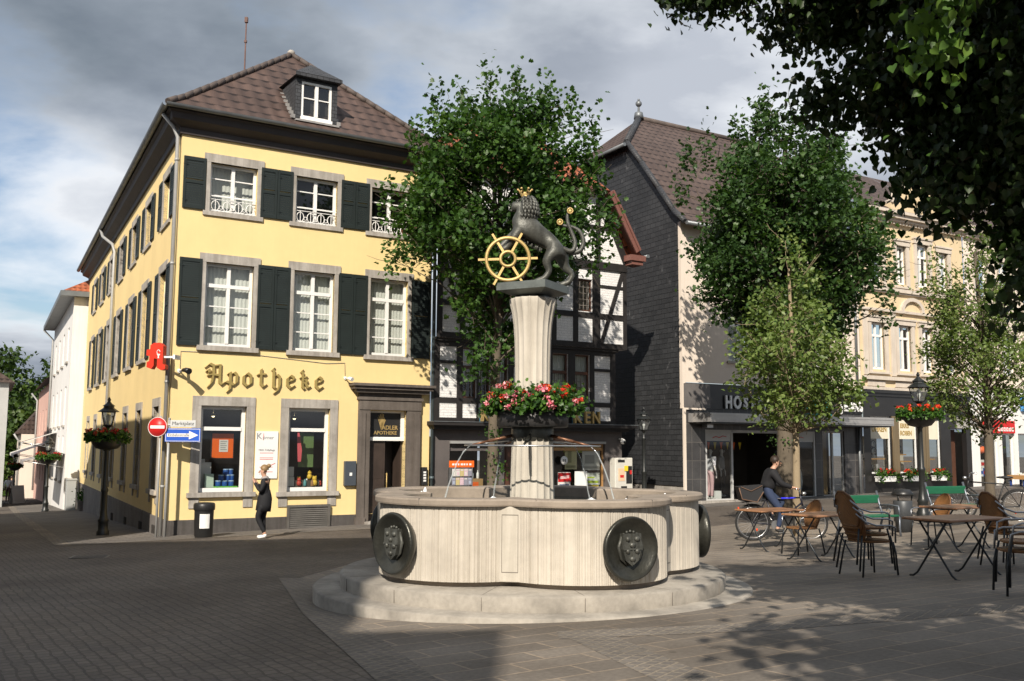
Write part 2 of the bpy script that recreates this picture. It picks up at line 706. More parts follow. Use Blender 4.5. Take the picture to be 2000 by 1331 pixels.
SLATEROOF = brick_mat("slate_roof", 0.16, 0.10, 0.006, (0.075, 0.078, 0.085), (0.055, 0.057, 0.062), (0.02, 0.02, 0.02), 0.55, 0.008)
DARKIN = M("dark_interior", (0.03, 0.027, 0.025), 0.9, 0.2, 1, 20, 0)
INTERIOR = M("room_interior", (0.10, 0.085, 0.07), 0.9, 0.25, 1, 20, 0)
CURTAIN = M("net_curtain", (0.72, 0.72, 0.67), 0.9, 0.06, 4, 20, 0, stretch=(14, 14, 0.4))
BLACKMETAL = M("black_metal", (0.018, 0.018, 0.018), 0.4, 0.3, 6, 80, 0.0008, spec=0.5)
GLASS = glass_mat("window_glass")
GLASSD = glass_mat("shop_glass", (0.02, 0.02, 0.02), 0.12)
LAMPGLASS = glass_mat("lantern_glass", (0.3, 0.3, 0.3), 0.18)
GOLD = M("gilding", (0.56, 0.40, 0.16), 0.48, 0.25, 6, 60, 0.001, metal=0.45)
CHROME = M("bare_metal", (0.5, 0.5, 0.5), 0.3, 0.1, 6, 60, 0, metal=0.9)


def flat(name, col, rough=0.55, var=0.06):
    return M(name, col, rough, var, 3, 50, 0)


RED = flat("red_plastic", (0.62, 0.035, 0.015), 0.4)
SIGNWHITE = flat("sign_white", (0.80, 0.80, 0.78), 0.4)
SIGNRED = flat("sign_red", (0.55, 0.02, 0.02), 0.4)
SIGNBLUE = flat("sign_blue", (0.02, 0.10, 0.52), 0.4)
INK = flat("black_ink", (0.02, 0.02, 0.02), 0.5)
INKGREY = flat("grey_ink", (0.25, 0.25, 0.25), 0.6)
ORANGE = flat("orange_paper", (0.85, 0.14, 0.015), 0.5)
BLUE = flat("blue_print", (0.02, 0.09, 0.35), 0.4)
GREEN = flat("green_print", (0.18, 0.55, 0.10), 0.5)
LIME = flat("lime_print", (0.48, 0.62, 0.05), 0.5)
YEL = flat("yellow_print", (0.80, 0.60, 0.03), 0.5)
PAPER = flat("paper", (0.72, 0.70, 0.66), 0.7)
CARD = flat("cardboard", (0.42, 0.26, 0.11), 0.8)
WOODLIGHT = M("light_wood", (0.45, 0.25, 0.10), 0.5, 0.2, 2, 40, 0.001, stretch=(1, 12, 12))

# ------------------------------------------------------------------ ground
def spots(t, v, c):
    """gum spots and small stains of their own shape"""
    vo = t.nodes.new("ShaderNodeTexVoronoi")
    vo.inputs['Scale'].default_value = 1.7
    t.links.new(v, vo.inputs['Vector'])
    k = ramp(t, vo.outputs['Distance'], [(0.0, (.55, .53, .5)), (.045, (.6, .58, .55)), (.06, (1, 1, 1))])
    st = noise(t, v, .22, 6, .65)
    c = mix_col(t, 1.0, c, ramp(t, st, [(.38, (.72, .70, .68)), (.5, (1, 1, 1)), (.66, (1.16, 1.12, 1.06))]), 'MULTIPLY')
    return mix_col(t, 0.8, c, k, 'MULTIPLY')


SETTS = brick_mat("sett_paving", 0.135, 0.105, 0.011, (0.185, 0.156, 0.130), (0.140, 0.119, 0.101), (0.105, 0.090, 0.074),
                  0.75, 0.008, 0.5, 0.40, 0.5, 0.08, 0.3, rot=R(58), extra=spots)
SLABS = brick_mat("slab_paving", 0.62, 0.31, 0.014, (0.265, 0.230, 0.190), (0.205, 0.179, 0.150), (0.38, 0.31, 0.235),
                  0.75, 0.006, 0.5, 0.38, 0.45, 0.02, 0.25, rot=R(-31), extra=spots)
SMALLSETTS = brick_mat("small_setts", 0.105, 0.10, 0.013, (0.225, 0.20, 0.172), (0.175, 0.156, 0.137), (0.30, 0.255, 0.20),
                       0.8, 0.012, 0.5, 0.4, 0.8, 0.05, 0.3, rot=R(-55))
SIDEWALK = brick_mat("sidewalk_paving", 0.42, 0.28, 0.009, (0.215, 0.195, 0.175), (0.17, 0.155, 0.14), (0.09, 0.08, 0.07),
                     0.8, 0.006, 0.5, 0.4, 0.45, 0.02, 0.25, rot=R(-31))


def axis(a, b, fine0, fine1, step, coarse):
    out = []
    x = a
    while x < b - 1e-6:
        out.append(x)
        x += step if fine0 <= x < fine1 else coarse
    return out + [b]


mb = MB()
gx = axis(-180, 180, -30, 24, 1.0, 15)
gy = axis(-40, 260, -4, 60, 1.0, 20)
vs = [(x, y, gz(x, y)) for y in gy for x in gx]
n = len(gx)
mb.mesh(vs, [(j * n + i, j * n + i + 1, (j + 1) * n + i + 1, (j + 1) * n + i) for j in range(len(gy) - 1) for i in range(n - 1)], True)
mb.build("ground", SETTS, props={'kind': 'structure'})


def sheet(name, A, B, mat, nu, nv, lift):
    """ground ribbon between polylines A and B (plan points), following the slope"""
    def along(P, s):
        L = [0]
        for i in range(len(P) - 1):
            L.append(L[-1] + math.dist(P[i], P[i + 1]))
        d = s * L[-1]
        for i in range(len(P) - 1):
            if d <= L[i + 1] + 1e-9:
                k = (d - L[i]) / max(1e-9, L[i + 1] - L[i])
                return (P[i][0] + (P[i + 1][0] - P[i][0]) * k, P[i][1] + (P[i + 1][1] - P[i][1]) * k)
        return P[-1]
    mb = MB()
    vs = []
    for i in range(nu + 1):
        a, b = along(A, i / nu), along(B, i / nu)
        for j in range(nv + 1):
            k = j / nv
            x, y = a[0] + (b[0] - a[0]) * k, a[1] + (b[1] - a[1]) * k
            vs.append((x, y, gz(x, y) + lift))
    m = nv + 1
    mb.mesh(vs, [(i * m + j, i * m + j + 1, (i + 1) * m + j + 1, (i + 1) * m + j) for i in range(nu) for j in range(nv)], True)
    return mb.build(name, mat, props={'kind': 'structure'})


DF = Vector((math.cos(R(31.3)), math.sin(R(31.3)), 0))      # along the house fronts
DS = Vector((math.cos(R(118.1)), math.sin(R(118.1)), 0))    # along the side street
NF = Vector((DF.y, -DF.x, 0))
P0 = Vector((-8.189, 23.4, 0))

# slabs of the square, right of the carriageway
sheet("square_paving", [(0.9, 3.0), (-0.56, 6.72), (-1.81, 10.14), (-2.9, 13.6), (-2.2, 17.5), (3.0, 22.0), (16.0, 29.6), (30, 38.0)],
      [(14, 3.0), (14, 6.5), (14.5, 9.5), (15, 13), (17, 16), (20, 19), (25, 22), (36, 30)], SLABS, 90, 60, 0.004)
# rows of small setts laid in the slabs
sheet("sett_border", [(0.62, 3.0), (-0.84, 6.62), (-2.1, 10.1), (-3.2, 13.7)], [(0.98, 3.0), (-0.48, 6.75), (-1.72, 10.2), (-2.85, 13.6)], SMALLSETTS, 60, 2, 0.0056)
sheet("sett_border_path", [(0.45, 8.36), (1.02, 6.3), (1.75, 3.4)], [(0.82, 8.42), (1.4, 6.4), (2.15, 3.5)], SMALLSETTS, 40, 2, 0.0060)
sheet("sett_border_band", [(0.4, 8.2), (2.2, 8.35), (4.8, 9.05), (9, 11.0)], [(0.4, 8.6), (2.2, 8.75), (4.7, 9.45), (8.9, 11.4)], SMALLSETTS, 60, 2, 0.0064)
# pavement along the house fronts and up the side street
a, b, c = P0 + DS * 60 + NF * 0, P0, P0 + DF * 7.2
def off(p, k): return (p.x, p.y - k)
kx = 1.9
NSD = Vector((-DS.y, DS.x, 0))
sheet("sidewalk", [(P0 + DS * 70)[:2], (P0 + DS * 20)[:2], P0[:2], (P0 + DF * 7)[:2], (P0 + DF * 16)[:2], (P0 + DF * 40)[:2]],
      [(P0 + DS * 70 + NSD * 2.4)[:2], (P0 + DS * 20 + NSD * 2.4)[:2], (P0 + NSD * 2.2 + NF * 1.4)[:2], (P0 + DF * 7 + NF * 1.9)[:2],
       (P0 + DF * 16 + NF * 2.0)[:2], (P0 + DF * 40 + NF * 2.2)[:2]], SIDEWALK, 120, 6, 0.0066)
mb = MB()
pl = [P0 + DS * 70 + NSD * 2.4, P0 + DS * 20 + NSD * 2.4, P0 + NSD * 2.2 + NF * 1.4, P0 + DF * 7 + NF * 1.9]
A_ = [(p + NSD * 0.0)[:2] for p in pl[:3]] + [pl[3][:2]]
B_ = [(p + NSD * 0.30 + NF * 0.12)[:2] for p in pl[:3]] + [(pl[3] + NF * 0.3)[:2]]
sheet("gutter_setts", A_, B_, SMALLSETTS, 120, 1, 0.0072)

IRON = M("cast_iron", (0.06, 0.055, 0.05), 0.6, 0.25, 8, 60, 0.004, metal=0.4)
mb = MB()
mb.box(-.32, .32, -.22, .22, 0, .008)
for k in range(7):
    mb.box(-.28, .28, -.19 + k * .058, -.165 + k * .058, .0081, .012)
tag(mb.build("drain_cover", M("worn_steel", (.14, .13, .12), .5, .3, 6, 60, .002, metal=.3), loc=(-7.6, 17.9, gz(-7.6, 17.9) + .006), rotz=R(12)), "flat worn drain cover in the shaded setts left of the fountain", "drain cover")

# ------------------------------------------------------------------ houses behind the viewpoint, which throw the shade over the setts
def plain_house(name, label, x0, x1, y0, y1, H, mat, roof_mat, roof_h=1.0, rot=0.0, org=(0, 0)):
    t = thing(name, label, "building", (org[0], org[1], 0), rot)
    mb = MB()
    mb.box(x0, x1, y0, y1, -2, H)
    mb.build("wall", mat, t)
    mb = MB()
    cx_, cy_ = (x0 + x1) / 2, (y0 + y1) / 2
    mb.mesh([(x0, y0, H), (x1, y0, H), (x1, y1, H), (x0, y1, H), (x0 + (x1 - x0) * .35, cy_, H + roof_h), (x0 + (x1 - x0) * .65, cy_, H + roof_h)],
            [(0, 1, 5, 4), (1, 2, 5), (2, 3, 4, 5), (3, 0, 4)])
    mb.build("roof", roof_mat, t)
    mb = MB()
    k = 0
    for z in (1.2, 4.0, 6.8):
        if z + 1.6 > H: break
        x = x0 + 1.0
        while x < x1 - 1.2:
            mb.box(x, x + 1.0, y1, y1 + 0.03, z, z + 1.5)
            x += 2.3
    mb.build("window", GLASS, t)
    return t


ROOFRED = tile_mat("orange_tiles", (0.34, 0.105, 0.05), 0.24, 0.32, 0.6)
ROOFBROWN = tile_mat("brown_tiles", (0.085, 0.056, 0.047), 0.36, 0.40, 0.55, 0.06)
ROOFBROWN2 = tile_mat("dark_brown_tiles", (0.085, 0.060, 0.052), 0.30, 0.34, 0.4, 0.035)
GREYWALL = M("grey_render", (0.42, 0.42, 0.41), 0.85, 0.1, 1, 60, 0.002)
CREAMWALL = M("cream_render", (0.72, 0.63, 0.54), 0.85, 0.06, 0.8, 60, 0.002, streak=0.04)
WHITEWALL = M("white_render", (0.74, 0.73, 0.71), 0.85, 0.06, 0.8, 60, 0.002, streak=0.1)
PINKWALL = M("pink_render", (0.66, 0.42, 0.35), 0.85, 0.06, 0.8, 60, 0.002, streak=0.1)
plain_house("town_house", "grey town house behind the viewpoint to the left", -17.0, -4.95, -8, 1.5, 14.35, GREYWALL, ROOFBROWN, 0.3)
plain_house("town_house", "added pale house behind the viewpoint, shading the gap between the grey and narrow one", -6.9, -4.945, -14, -8.02, 13.7, GREYWALL, ROOFBROWN, 0.3)  # unseen house added only to close a sunlit gap in the shadow
plain_house("town_house", "narrow cream town house behind the viewpoint", -4.94, -2.85, -12, -6, 11.0, CREAMWALL, ROOFBROWN, 0.3)

# row across the side street: mostly out of frame, its far end shows at the left edge
t = thing("street_row_house", "grey town house beside the viewpoint on the left of the side street", "building", (0, 0, 0))
mb = MB()
def rowpt(Y, o): return Vector((-0.534 * Y - 0.80 - o * .88, Y - o * .47, 0))
p = [rowpt(18.3, 0), rowpt(33, 0), rowpt(33, 6), rowpt(18.3, 6)]
mb.vprism([(q.x, q.y) for q in p], -3, 7.35)
mb.build("wall", GREYWALL, t)
q0, q1, q2, q3 = rowpt(18.1, -.2), rowpt(33.3, -.2), rowpt(33.3, 6.4), rowpt(18.1, 6.4)
m0, m1 = (q0 + q3) / 2, (q1 + q2) / 2
zz0, zz1 = 7.35, 8.4
mb = MB()
mb.mesh([(q0.x, q0.y, zz0), (q1.x, q1.y, zz0), (q2.x, q2.y, zz0), (q3.x, q3.y, zz0), (m0.x, m0.y, zz1), (m1.x, m1.y, zz1)],
        [(0, 1, 5, 4), (1, 2, 5), (2, 3, 4, 5), (3, 0, 4), (3, 2, 1, 0)])
mb.build("roof", ROOFBROWN2, t)

t = thing("street_row_house", "pale grey house with dark roof edge at the far left edge of the street", "building", (-27.5, 53.2, 0), R(28.1))
mb = MB(); mb.box(-9, 0, 0, 10, -3, 4.9); mb.build("wall", GREYWALL, t)
mb = MB()
mb.mesh([(-9.3, -.3, 4.9), (.3, -.3, 4.9), (.3, 10.3, 4.9), (-9.3, 10.3, 4.9), (-4.5, -.3, 8.2), (-4.5, 10.3, 8.2)], [(0, 1, 4), (1, 2, 5, 4), (2, 3, 5), (3, 0, 4, 5), (3, 2, 1, 0)])
mb.build("roof", ROOFBROWN2, t)
for y in (1.2, 3.8, 6.4):
    for z in (-.8, 2.2):
        mb = MB(); mb.box(0, .04, y, y + 1.0, z, z + 1.6); mb.build("window", GLASS, t)
# ------------------------------------------------------------------ facade helpers
def Tm(ox, oy, ang, mirror=False):
    """frame on a wall: x along the wall, y into the building, z up (in the parent's space)"""
    c, s = math.cos(ang), math.sin(ang)
    yv = (-s, c) if not mirror else (s, -c)
    return Matrix(((c, yv[0], 0, ox), (s, yv[1], 0, oy), (0, 0, 1, 0), (0, 0, 0, 1)))


ID = Matrix.Identity(4)


def wall_holes(mb, u0, u1, z0, z1, holes, T=ID, y=0.0, rev=0.22, mi=0):
    """wall sheet with rectangular openings and their reveals"""
    us = sorted({u0, u1, *[h[0] for h in holes], *[h[1] for h in holes]})
    zs = sorted({z0, z1, *[h[2] for h in holes], *[h[3] for h in holes]})
    for i in range(len(us) - 1):
        for j in range(len(zs) - 1):
            cu, cz = (us[i] + us[i + 1]) / 2, (zs[j] + zs[j + 1]) / 2
            if any(h[0] < cu < h[1] and h[2] < cz < h[3] for h in holes):
                continue
            mb.poly([(us[i], y, zs[j]), (us[i + 1], y, zs[j]), (us[i + 1], y, zs[j + 1]), (us[i], y, zs[j + 1])], T=T, mi=mi)
    for a, b, c, d in holes:
        e = y + rev
        mb.poly([(a, y, c), (a, y, d), (a, e, d), (a, e, c)], T=T, mi=mi)
        mb.poly([(b, y, c), (b, e, c), (b, e, d), (b, y, d)], T=T, mi=mi)
        mb.poly([(a, y, d), (b, y, d), (b, e, d), (a, e, d)], T=T, mi=mi)
        mb.poly([(a, y, c), (a, e, c), (b, e, c), (b, y, c)], T=T, mi=mi)


def frame_mb(a, b, c, d, T, y, w=0.06, mull=(), trans=(), bars=(), dep=0.06, mw=0.085):
    """casement frame in an opening: outer frame, mullions (u), transoms (z), thin bars (z)"""
    f = MB()
    f.box(a, a + w, y, y + dep, c, d, T)
    f.box(b - w, b, y, y + dep, c, d, T)
    f.box(a + w, b - w, y, y + dep, c, c + w * 1.2, T)
    f.box(a + w, b - w, y, y + dep, d - w, d, T)
    for m in mull:
        f.box(m - mw / 2, m + mw / 2, y - 0.015, y + dep - 0.004, c + w * 1.2, d - w, T)
    for z in trans:
        f.box(a + w, b - w, y - 0.02, y + dep - 0.002, z - 0.045, z + 0.045, T)
    for z in bars:
        f.box(a + w, b - w, y + 0.012, y + dep - 0.008, z - 0.014, z + 0.014, T)
    return f


def pane_mb(a, b, c, d, T, y):
    m = MB()
    m.poly([(a, y, c), (b, y, c), (b, y, d), (a, y, d)], T=T)
    return m


def curtain_mb(a, b, c, d, T, y, folds=9, amp=0.02):
    m = MB()
    n = folds * 4
    vs = []
    for i in range(n + 1):
        u = a + (b - a) * i / n
        yy = y + amp * math.sin(i / n * folds * 2 * math.pi)
        vs += [(u, yy, c), (u, yy, d)]
    m.mesh(vs, [(2 * i, 2 * i + 2, 2 * i + 3, 2 * i + 1) for i in range(n)], True, 0, T)
    return m


def shutter_mb(a, b, c, d, T, y=-0.05):
    m = MB()
    w = 0.06
    m.box(a, a + w, y, y + 0.04, c, d, T)
    m.box(b - w, b, y, y + 0.04, c, d, T)
    mid = c + (d - c) * 0.52
    for z0, z1 in ((c, c + 0.09), (mid - 0.04, mid + 0.04), (d - 0.09, d)):
        m.box(a + w, b - w, y + 0.001, y + 0.039, z0, z1, T)
    z = c + 0.09
    while z < d - 0.09:                                       # louvres
        if not (mid - 0.05 < z + 0.03 < mid + 0.05):
            m.poly([(a + w, y + 0.013, z), (b - w, y + 0.013, z), (b - w, y + 0.021, z + 0.056), (a + w, y + 0.021, z + 0.056)], T=T)
        z += 0.055
    for z in (c + 0.2, d - 0.2):
        m.box(a - 0.01, a + 0.10, y - 0.006, y, z - 0.012, z + 0.012, T)
    return m


SHUTTER = M("shutter_green", (0.013, 0.020, 0.019), 0.55, 0.2, 3, 60, 0.001)

# ------------------------------------------------------------------ yellow corner house
PH = thing("corner_house", "yellow three-storey corner house with dark green shutters and brown hipped roof", "building", P0, R(31.3))
SIDEA = R(118.1 - 31.3)
TS = Tm(0, 0, SIDEA, True)
FW, SL = 6.93, 25.2
f_g = [(0.72, 1.84, 0.47, 2.58), (2.92, 4.03, 0.45, 2.58)]
f_1 = [(0.70, 1.90, 4.05, 6.13), (2.95, 4.06, 4.05, 6.15), (5.08, 6.20, 4.05, 6.15)]
f_2 = [(0.72, 1.91, 7.42, 8.67), (2.93, 4.08, 7.42, 8.66), (5.06, 6.21, 7.42, 8.66)]
door_h = (5.13, 6.21, -0.42, 2.56)
sc_u = [2.04, 5.40, 8.58, 12.0, 15.3, 18.55, 21.8]
s_g = [(u - 0.48 + .12, u + 0.48 + .12, 0.47, 2.60) for u in sc_u]
s_1 = [(u - 0.56, u + 0.56, 4.05, 6.13) for u in sc_u]
s_2 = [(u - 0.56, u + 0.56, 7.42, 8.67) for u in sc_u]
mb = MB()
wall_holes(mb, 0, FW, -0.17, 9.72, f_g + f_1 + f_2 + [(door_h[0], door_h[1], -0.17, door_h[3])])
wall_holes(mb, 0, SL, -0.17, 9.72, s_g + s_1 + s_2, TS)
mb.poly([(FW, 0, -0.5), (FW, 24, -0.5), (FW, 24, 9.72), (FW, 0, 9.72)])
e = TS @ Vector((SL, 0, 0))
mb.poly([(e.x, e.y, -2), (FW, e.y, -2), (FW, e.y, 9.72), (e.x, e.y, 9.72)])
mb.build("wall", YELLOW, PH)
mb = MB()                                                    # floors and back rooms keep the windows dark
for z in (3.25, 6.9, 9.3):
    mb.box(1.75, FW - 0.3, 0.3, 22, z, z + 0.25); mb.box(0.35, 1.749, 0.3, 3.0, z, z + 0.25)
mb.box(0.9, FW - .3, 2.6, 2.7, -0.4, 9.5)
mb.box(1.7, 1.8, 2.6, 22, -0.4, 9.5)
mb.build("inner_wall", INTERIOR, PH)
mb = MB()                                                    # plinth
wall_holes(mb, -0.05, door_h[0] - 0.34, -1.0, -0.17, [(2.97, 4.03, -0.62, 0.10)] and [], ID, -0.05, 0.05)
mb.box(-0.05, 4.79, -0.05, 0.0, -1.0, -0.17)
mb.box(-0.0, SL, -0.05, 0.0, -2.2, -0.16, TS)
mb.box(6.64, FW, -0.05, 0, -1, -0.17)
mb.build("plinth", PLINTH, PH)

# windows of the front
def stone_window(parent, T, a, b, c, d, name="window", lint=0.22, jamb=0.14, sill=0.12, ext=0.0, proj=0.03, sillproj=0.09, below=None):
    m = MB()
    m.box(a - jamb, a, -proj, 0.10, c, d, T)
    m.box(b, b + jamb, -proj, 0.10, c, d, T)
    m.box(a - jamb - ext, b + jamb + ext, -proj - 0.004, 0.10, d, d + lint, T)
    m.box(a - jamb - 0.06, b + jamb + 0.06, -sillproj, 0.12, c - sill, c, T)
    if below:
        for x in (a - jamb, b - 0.02):
            m.box(x, x + jamb + 0.02, -proj, 0.0, c - sill - below, c - sill, T)
    return m.build(name, GREYSTONE, parent)


def railing_mb(a, b, c, T, y, h=0.42):
    m = MB()
    m.box(a, b, y, y + 0.02, c + h - 0.025, c + h, T)
    m.box(a, b, y, y + 0.02, c + h - 0.10, c + h - 0.085, T)
    m.box(a, b, y, y + 0.02, c + 0.03, c + 0.05, T)
    n = 4
    for i in range(n):
        u = a + (b - a) * (i + 0.5) / n
        w = (b - a) / n
        pts = [T @ Vector((u + math.cos(k) * w * .34, y + .01, c + .165 + math.sin(k) * .125)) for k in [2 * math.pi * q / 14 for q in range(14)]]
        m.tube(pts, 0.011, 5, closed=True)
        pts = [T @ Vector((u + w * .5 + math.cos(k) * .045, y + .01, c + .13 + math.sin(k) * .045)) for k in [2 * math.pi * q / 10 for q in range(10)]]
        if i < n - 1:
            m.tube(pts, 0.010, 5, closed=True)
        m.box(u - .008, u + .008, y + .004, y + .016, c + .05, c + h - .1, T)
    return m


for (a, b, c, d) in f_1:
    w = stone_window(PH, ID, a, b, c, d, lint=0.22, jamb=0.10, ext=0.06)
    m_ = (a + b) / 2
    tr = d - 0.56
    frame_mb(a, b, c, d, ID, 0.12, 0.07, [m_], [tr], [c + (tr - c) * .33, c + (tr - c) * .66]).build("frame", WHITEPAINT, w)
    pane_mb(a + .06, b - .06, c + .06, d - .05, ID, 0.16).build("pane", GLASS, w)
    curtain_mb(a, b, c + .02, d + .1, ID, 0.30, 12, 0.009).build("curtain", CURTAIN, w)
for i, (a, b, c, d) in enumerate(f_2):
    w = stone_window(PH, ID, a, b, c, d, lint=0.22, jamb=0.10, ext=0.06, sill=0.11, sillproj=0.05)
    m_ = (a + b) / 2
    frame_mb(a, b, c, d, ID, 0.12, 0.07, [m_], [], [c + (d - c) * .36, c + (d - c) * .70]).build("frame", WHITEPAINT, w)
    pane_mb(a + .06, b - .06, c + .06, d - .05, ID, 0.16).build("pane", GLASS, w)
    railing_mb(a + .01, b - .01, c, ID, 0.03).build("railing", WHITEPAINT, w)
    if i == 0:
        curtain_mb(a, b, c + .02, d + .1, ID, 0.42, 12, 0.008).build("curtain", CURTAIN, w)
for (c, d, o) in ((4.03, 6.19, 0), (7.43, 8.73, 0.0)):
    for a, b in ((0.06, 0.60), (2.00, 2.42), (2.43, 2.84), (4.18, 4.58), (4.59, 4.99), (6.32, 6.88)):
        shutter_mb(a, b, c, d, ID).build("shutter", SHUTTER, PH)

# shop windows with their displays
for i, (a, b, c, d) in enumerate(f_g):
    w = stone_window(PH, ID, a, b, c, d, "shop_window", lint=0.23, jamb=0.21, sill=0.11, sillproj=0.10, below=0.26)
    frame_mb(a, b, c, d, ID, 0.12, 0.085, [], [2.02], []).build("frame", WHITEPAINT, w)
    pane_mb(a + .07, b - .07, c + .07, d - .05, ID, 0.16).build("pane", GLASSD, w)
    m = MB()
    m.box(a - .1, b + .1, 0.20, 0.85, c - 0.02, c + 0.10)
    m.build("display_shelf", INTERIOR, w)
zs = 0.57
# first window: cream packages, blue tins on a green cloth, orange notice
m = MB(); m.box(0.80, 1.12, 0.40, 0.55, zs, zs + 0.62); m.box(0.78, 1.0, 0.55, 0.62, zs, zs + .7)
tag(m.build("display_card", [PAPER], None, P0, R(31.3)), "pale display card standing at the left of the first pharmacy window", "display card")
m = MB(); m.box(0.94, 1.16, 0.26, 0.36, zs, zs + 0.34, c=.005)
tag(m.build("carton", [flat("pale_green_card", (.5, .62, .52))], None, P0, R(31.3)), "pale green carton in front of the display card in the first pharmacy window", "carton")
m = MB(); m.box(1.16, 1.74, 0.22, 0.62, zs, zs + 0.035); m.poly([(1.16, .215, zs + .035), (1.74, .215, zs + .035), (1.74, .215, zs - .03), (1.16, .215, zs - .03)])
tag(m.build("display_cloth", GREEN, None, P0, R(31.3)), "bright green cloth under the blue tins in the pharmacy window", "cloth")
tin = MB(); tin.lathe([(0.066, 0), (0.068, .006), (0.068, .125), (0.064, .132), (0.001, .132)], 16)
lid = MB(); lid.lathe([(0.070, .112), (0.071, .135), (0.05, .139), (.001, .139)], 16)
RT = Matrix.Rotation(R(31.3), 4, 'Z')
k = 0
tin0 = None
for (x, y, lv) in [(1.29, .34, 0), (1.45, .34, 0), (1.61, .34, 0), (1.37, .40, 1), (1.53, .40, 1), (1.64, .44, 1), (1.50, .46, 2), (1.63, .50, 2), (1.30, .50, 0), (1.46, .5, 0), (1.62, .5, 0)]:
    loc = P0 + RT @ Vector((x, y, zs + 0.036 + lv * 0.14))
    if tin0 is None:
        tin0 = thing("tin", "blue round tin with white band in the pyramid of tins in the pharmacy window", "tin", loc, 0, "blue tins stacked in the pharmacy window")
        tin.build("can", BLUE, tin0)
        lid.build("lid", flat("pale_blue", (.35, .5, .7)), tin0)
    else:
        dup(tin0, loc)
m = MB(); m.box(1.10, 1.62, 0.30, 0.312, 1.30, 1.90)
t = thing("notice", "orange notice in dark frame hanging in the first pharmacy window", "notice", P0, R(31.3))
m.build("board", ORANGE, t)
m = MB(); m.box(1.07, 1.65, 0.314, 0.33, 1.27, 1.93); m.build("board_frame", INK, t)
m = MB(); m.box(1.27, 1.49, 0.296, 0.299, 1.45, 1.75); m.build("sheet", PAPER, t)
m = MB()
for q in range(5):
    m.box(1.30, 1.46 - .03 * (q % 2), 0.293, 0.2955, 1.70 - q * .05, 1.715 - q * .05)
m.build("lettering", INKGREY, t)
# second window: cartons, toys and bottles, pink sash and green poster
m = MB(); m.box(2.98, 3.22, 0.30, 0.5, zs, zs + 0.24, c=.004); m.box(2.99, 3.21, 0.31, 0.49, zs + .25, zs + .5, c=.004)
tag(m.build("carton", PAPER, None, P0, R(31.3)), "white cartons piled at the left of the second pharmacy window", "carton")
random.seed(5)
cols = [flat("toy_yellow", (.75, .5, .06)), flat("toy_white", (.75, .74, .7)), flat("toy_black", (.03, .03, .03)), flat("toy_red", (.5, .06, .04)), flat("toy_brown", (.3, .16, .06)), flat("toy_teal", (.1, .3, .32))]
lab = ["plush", "bottle", "jar"]
for q in range(16):
    x, y = random.uniform(3.3, 3.95), random.uniform(.26, .6)
    h = random.uniform(.07, .20)
    lv = random.choice((0, 0, 0.16))
    m = MB()
    if q % 3 == 0:
        m.ball((0, 0, h * .45), (h * .4, h * .4, h * .45), 10); m.ball((0, 0, h * 1.0), h * .32, 10)
        m.ball((-.2 * h, 0, h * 1.28), h * .1, 6); m.ball((.2 * h, 0, h * 1.28), h * .1, 6)
        nm, ct = "plush_toy", "toy"
    else:
        m.lathe([(h * .25, 0), (h * .27, h * .1), (h * .27, h * .7), (h * .12, h * .9), (h * .12, h * 1.1), (.001, h * 1.1)], 12)
        nm, ct = "bottle", "bottle"
    o = m.build(nm, cols[q % 6], None, P0 + RT @ Vector((x, y, zs + lv)), random.uniform(0, 3))
    tag(o, "small " + ct + " in the colourful heap of goods in the second pharmacy window", ct, "small goods heaped in the second pharmacy window: " + ct + "s")
m = MB(); m.box(3.28, 3.97, .36, .60, zs - .02, zs + .15)
tag(m.build("display_riser", INTERIOR, None, P0, R(31.3)), "low dark riser carrying goods in the second pharmacy window", "riser")
m = MB(); m.box(3.45, 3.86, 0.70, 0.71, 1.05, 1.95)
tag(m.build("poster", flat("poster_green", (.14, .22, .08)), None, P0, R(31.3)), "dim green poster hanging in the second pharmacy window", "poster")
m = MB(); m.prism([(3.30, 1.95), (3.36, 1.95), (3.44, 1.5), (3.42, 1.2), (3.34, 1.2), (3.32, 1.5)], .40, .42)
tag(m.build("pennant", flat("pink_red", (.7, .12, .14)), None, P0, R(31.3)), "red and pink pennant hanging in the second pharmacy window", "pennant")
for q, (x, z) in enumerate([(1.25, 2.42), (3.38, 2.40)]):
    t = thing("ceiling_lamp", ["small glowing ceiling spotlight above the orange notice", "small glowing ceiling spotlight inside the second pharmacy window"][q], "lamp", P0 + RT @ Vector((x, .9, z)), 0)
    m = MB(); m.lathe([(.05, .0), (.07, -.05), (.07, -.07)], 12, cap=False); m.tube([(0, 0, 0), (0, 0, .8)], .008, 6); m.build("shade", CHROME, t)
    m = MB(); m.ball((0, 0, -.06), .045, 8); m.build("bulb", emis_mat("bulb_glow%d" % q, (1, .8, .45), 3.0), t)

# doorway
dw = MB()
dw.box(4.81, 5.13, -0.09, 0.2, -0.6, 2.58)
dw.box(6.21, 6.63, -0.09, 0.2, -0.6, 2.58)
dw.box(4.78, 4.99, -0.12, -0.09, -0.6, 2.50)
dw.box(6.40, 6.60, -0.12, -0.09, -0.6, 2.50)
dw.box(4.81, 6.63, -0.11, 0.2, 2.58, 2.84)
dw.box(4.77, 6.67, -0.14, 0.1, 2.84, 2.92)
dw.box(4.81, 6.63, -0.10, 0.1, 2.92, 3.03)
dw.box(4.66, 6.80, -0.24, 0.05, 3.03, 3.12)
dw.box(4.58, 6.88, -0.32, 0.05, 3.12, 3.20)
dw.box(4.53, 6.93, -0.38, 0.05, 3.20, 3.27)
dw.box(4.75, 4.9 + .12, -0.15, 0, -0.6, -0.25)
dw.box(6.38, 6.62, -0.15, 0, -0.6, -0.25)
doorway = dw.build("door_surround", DARKSTONE, PH)
f = frame_mb(5.13, 6.21, 1.80, 2.56, ID, 0.12, 0.05, [], [])
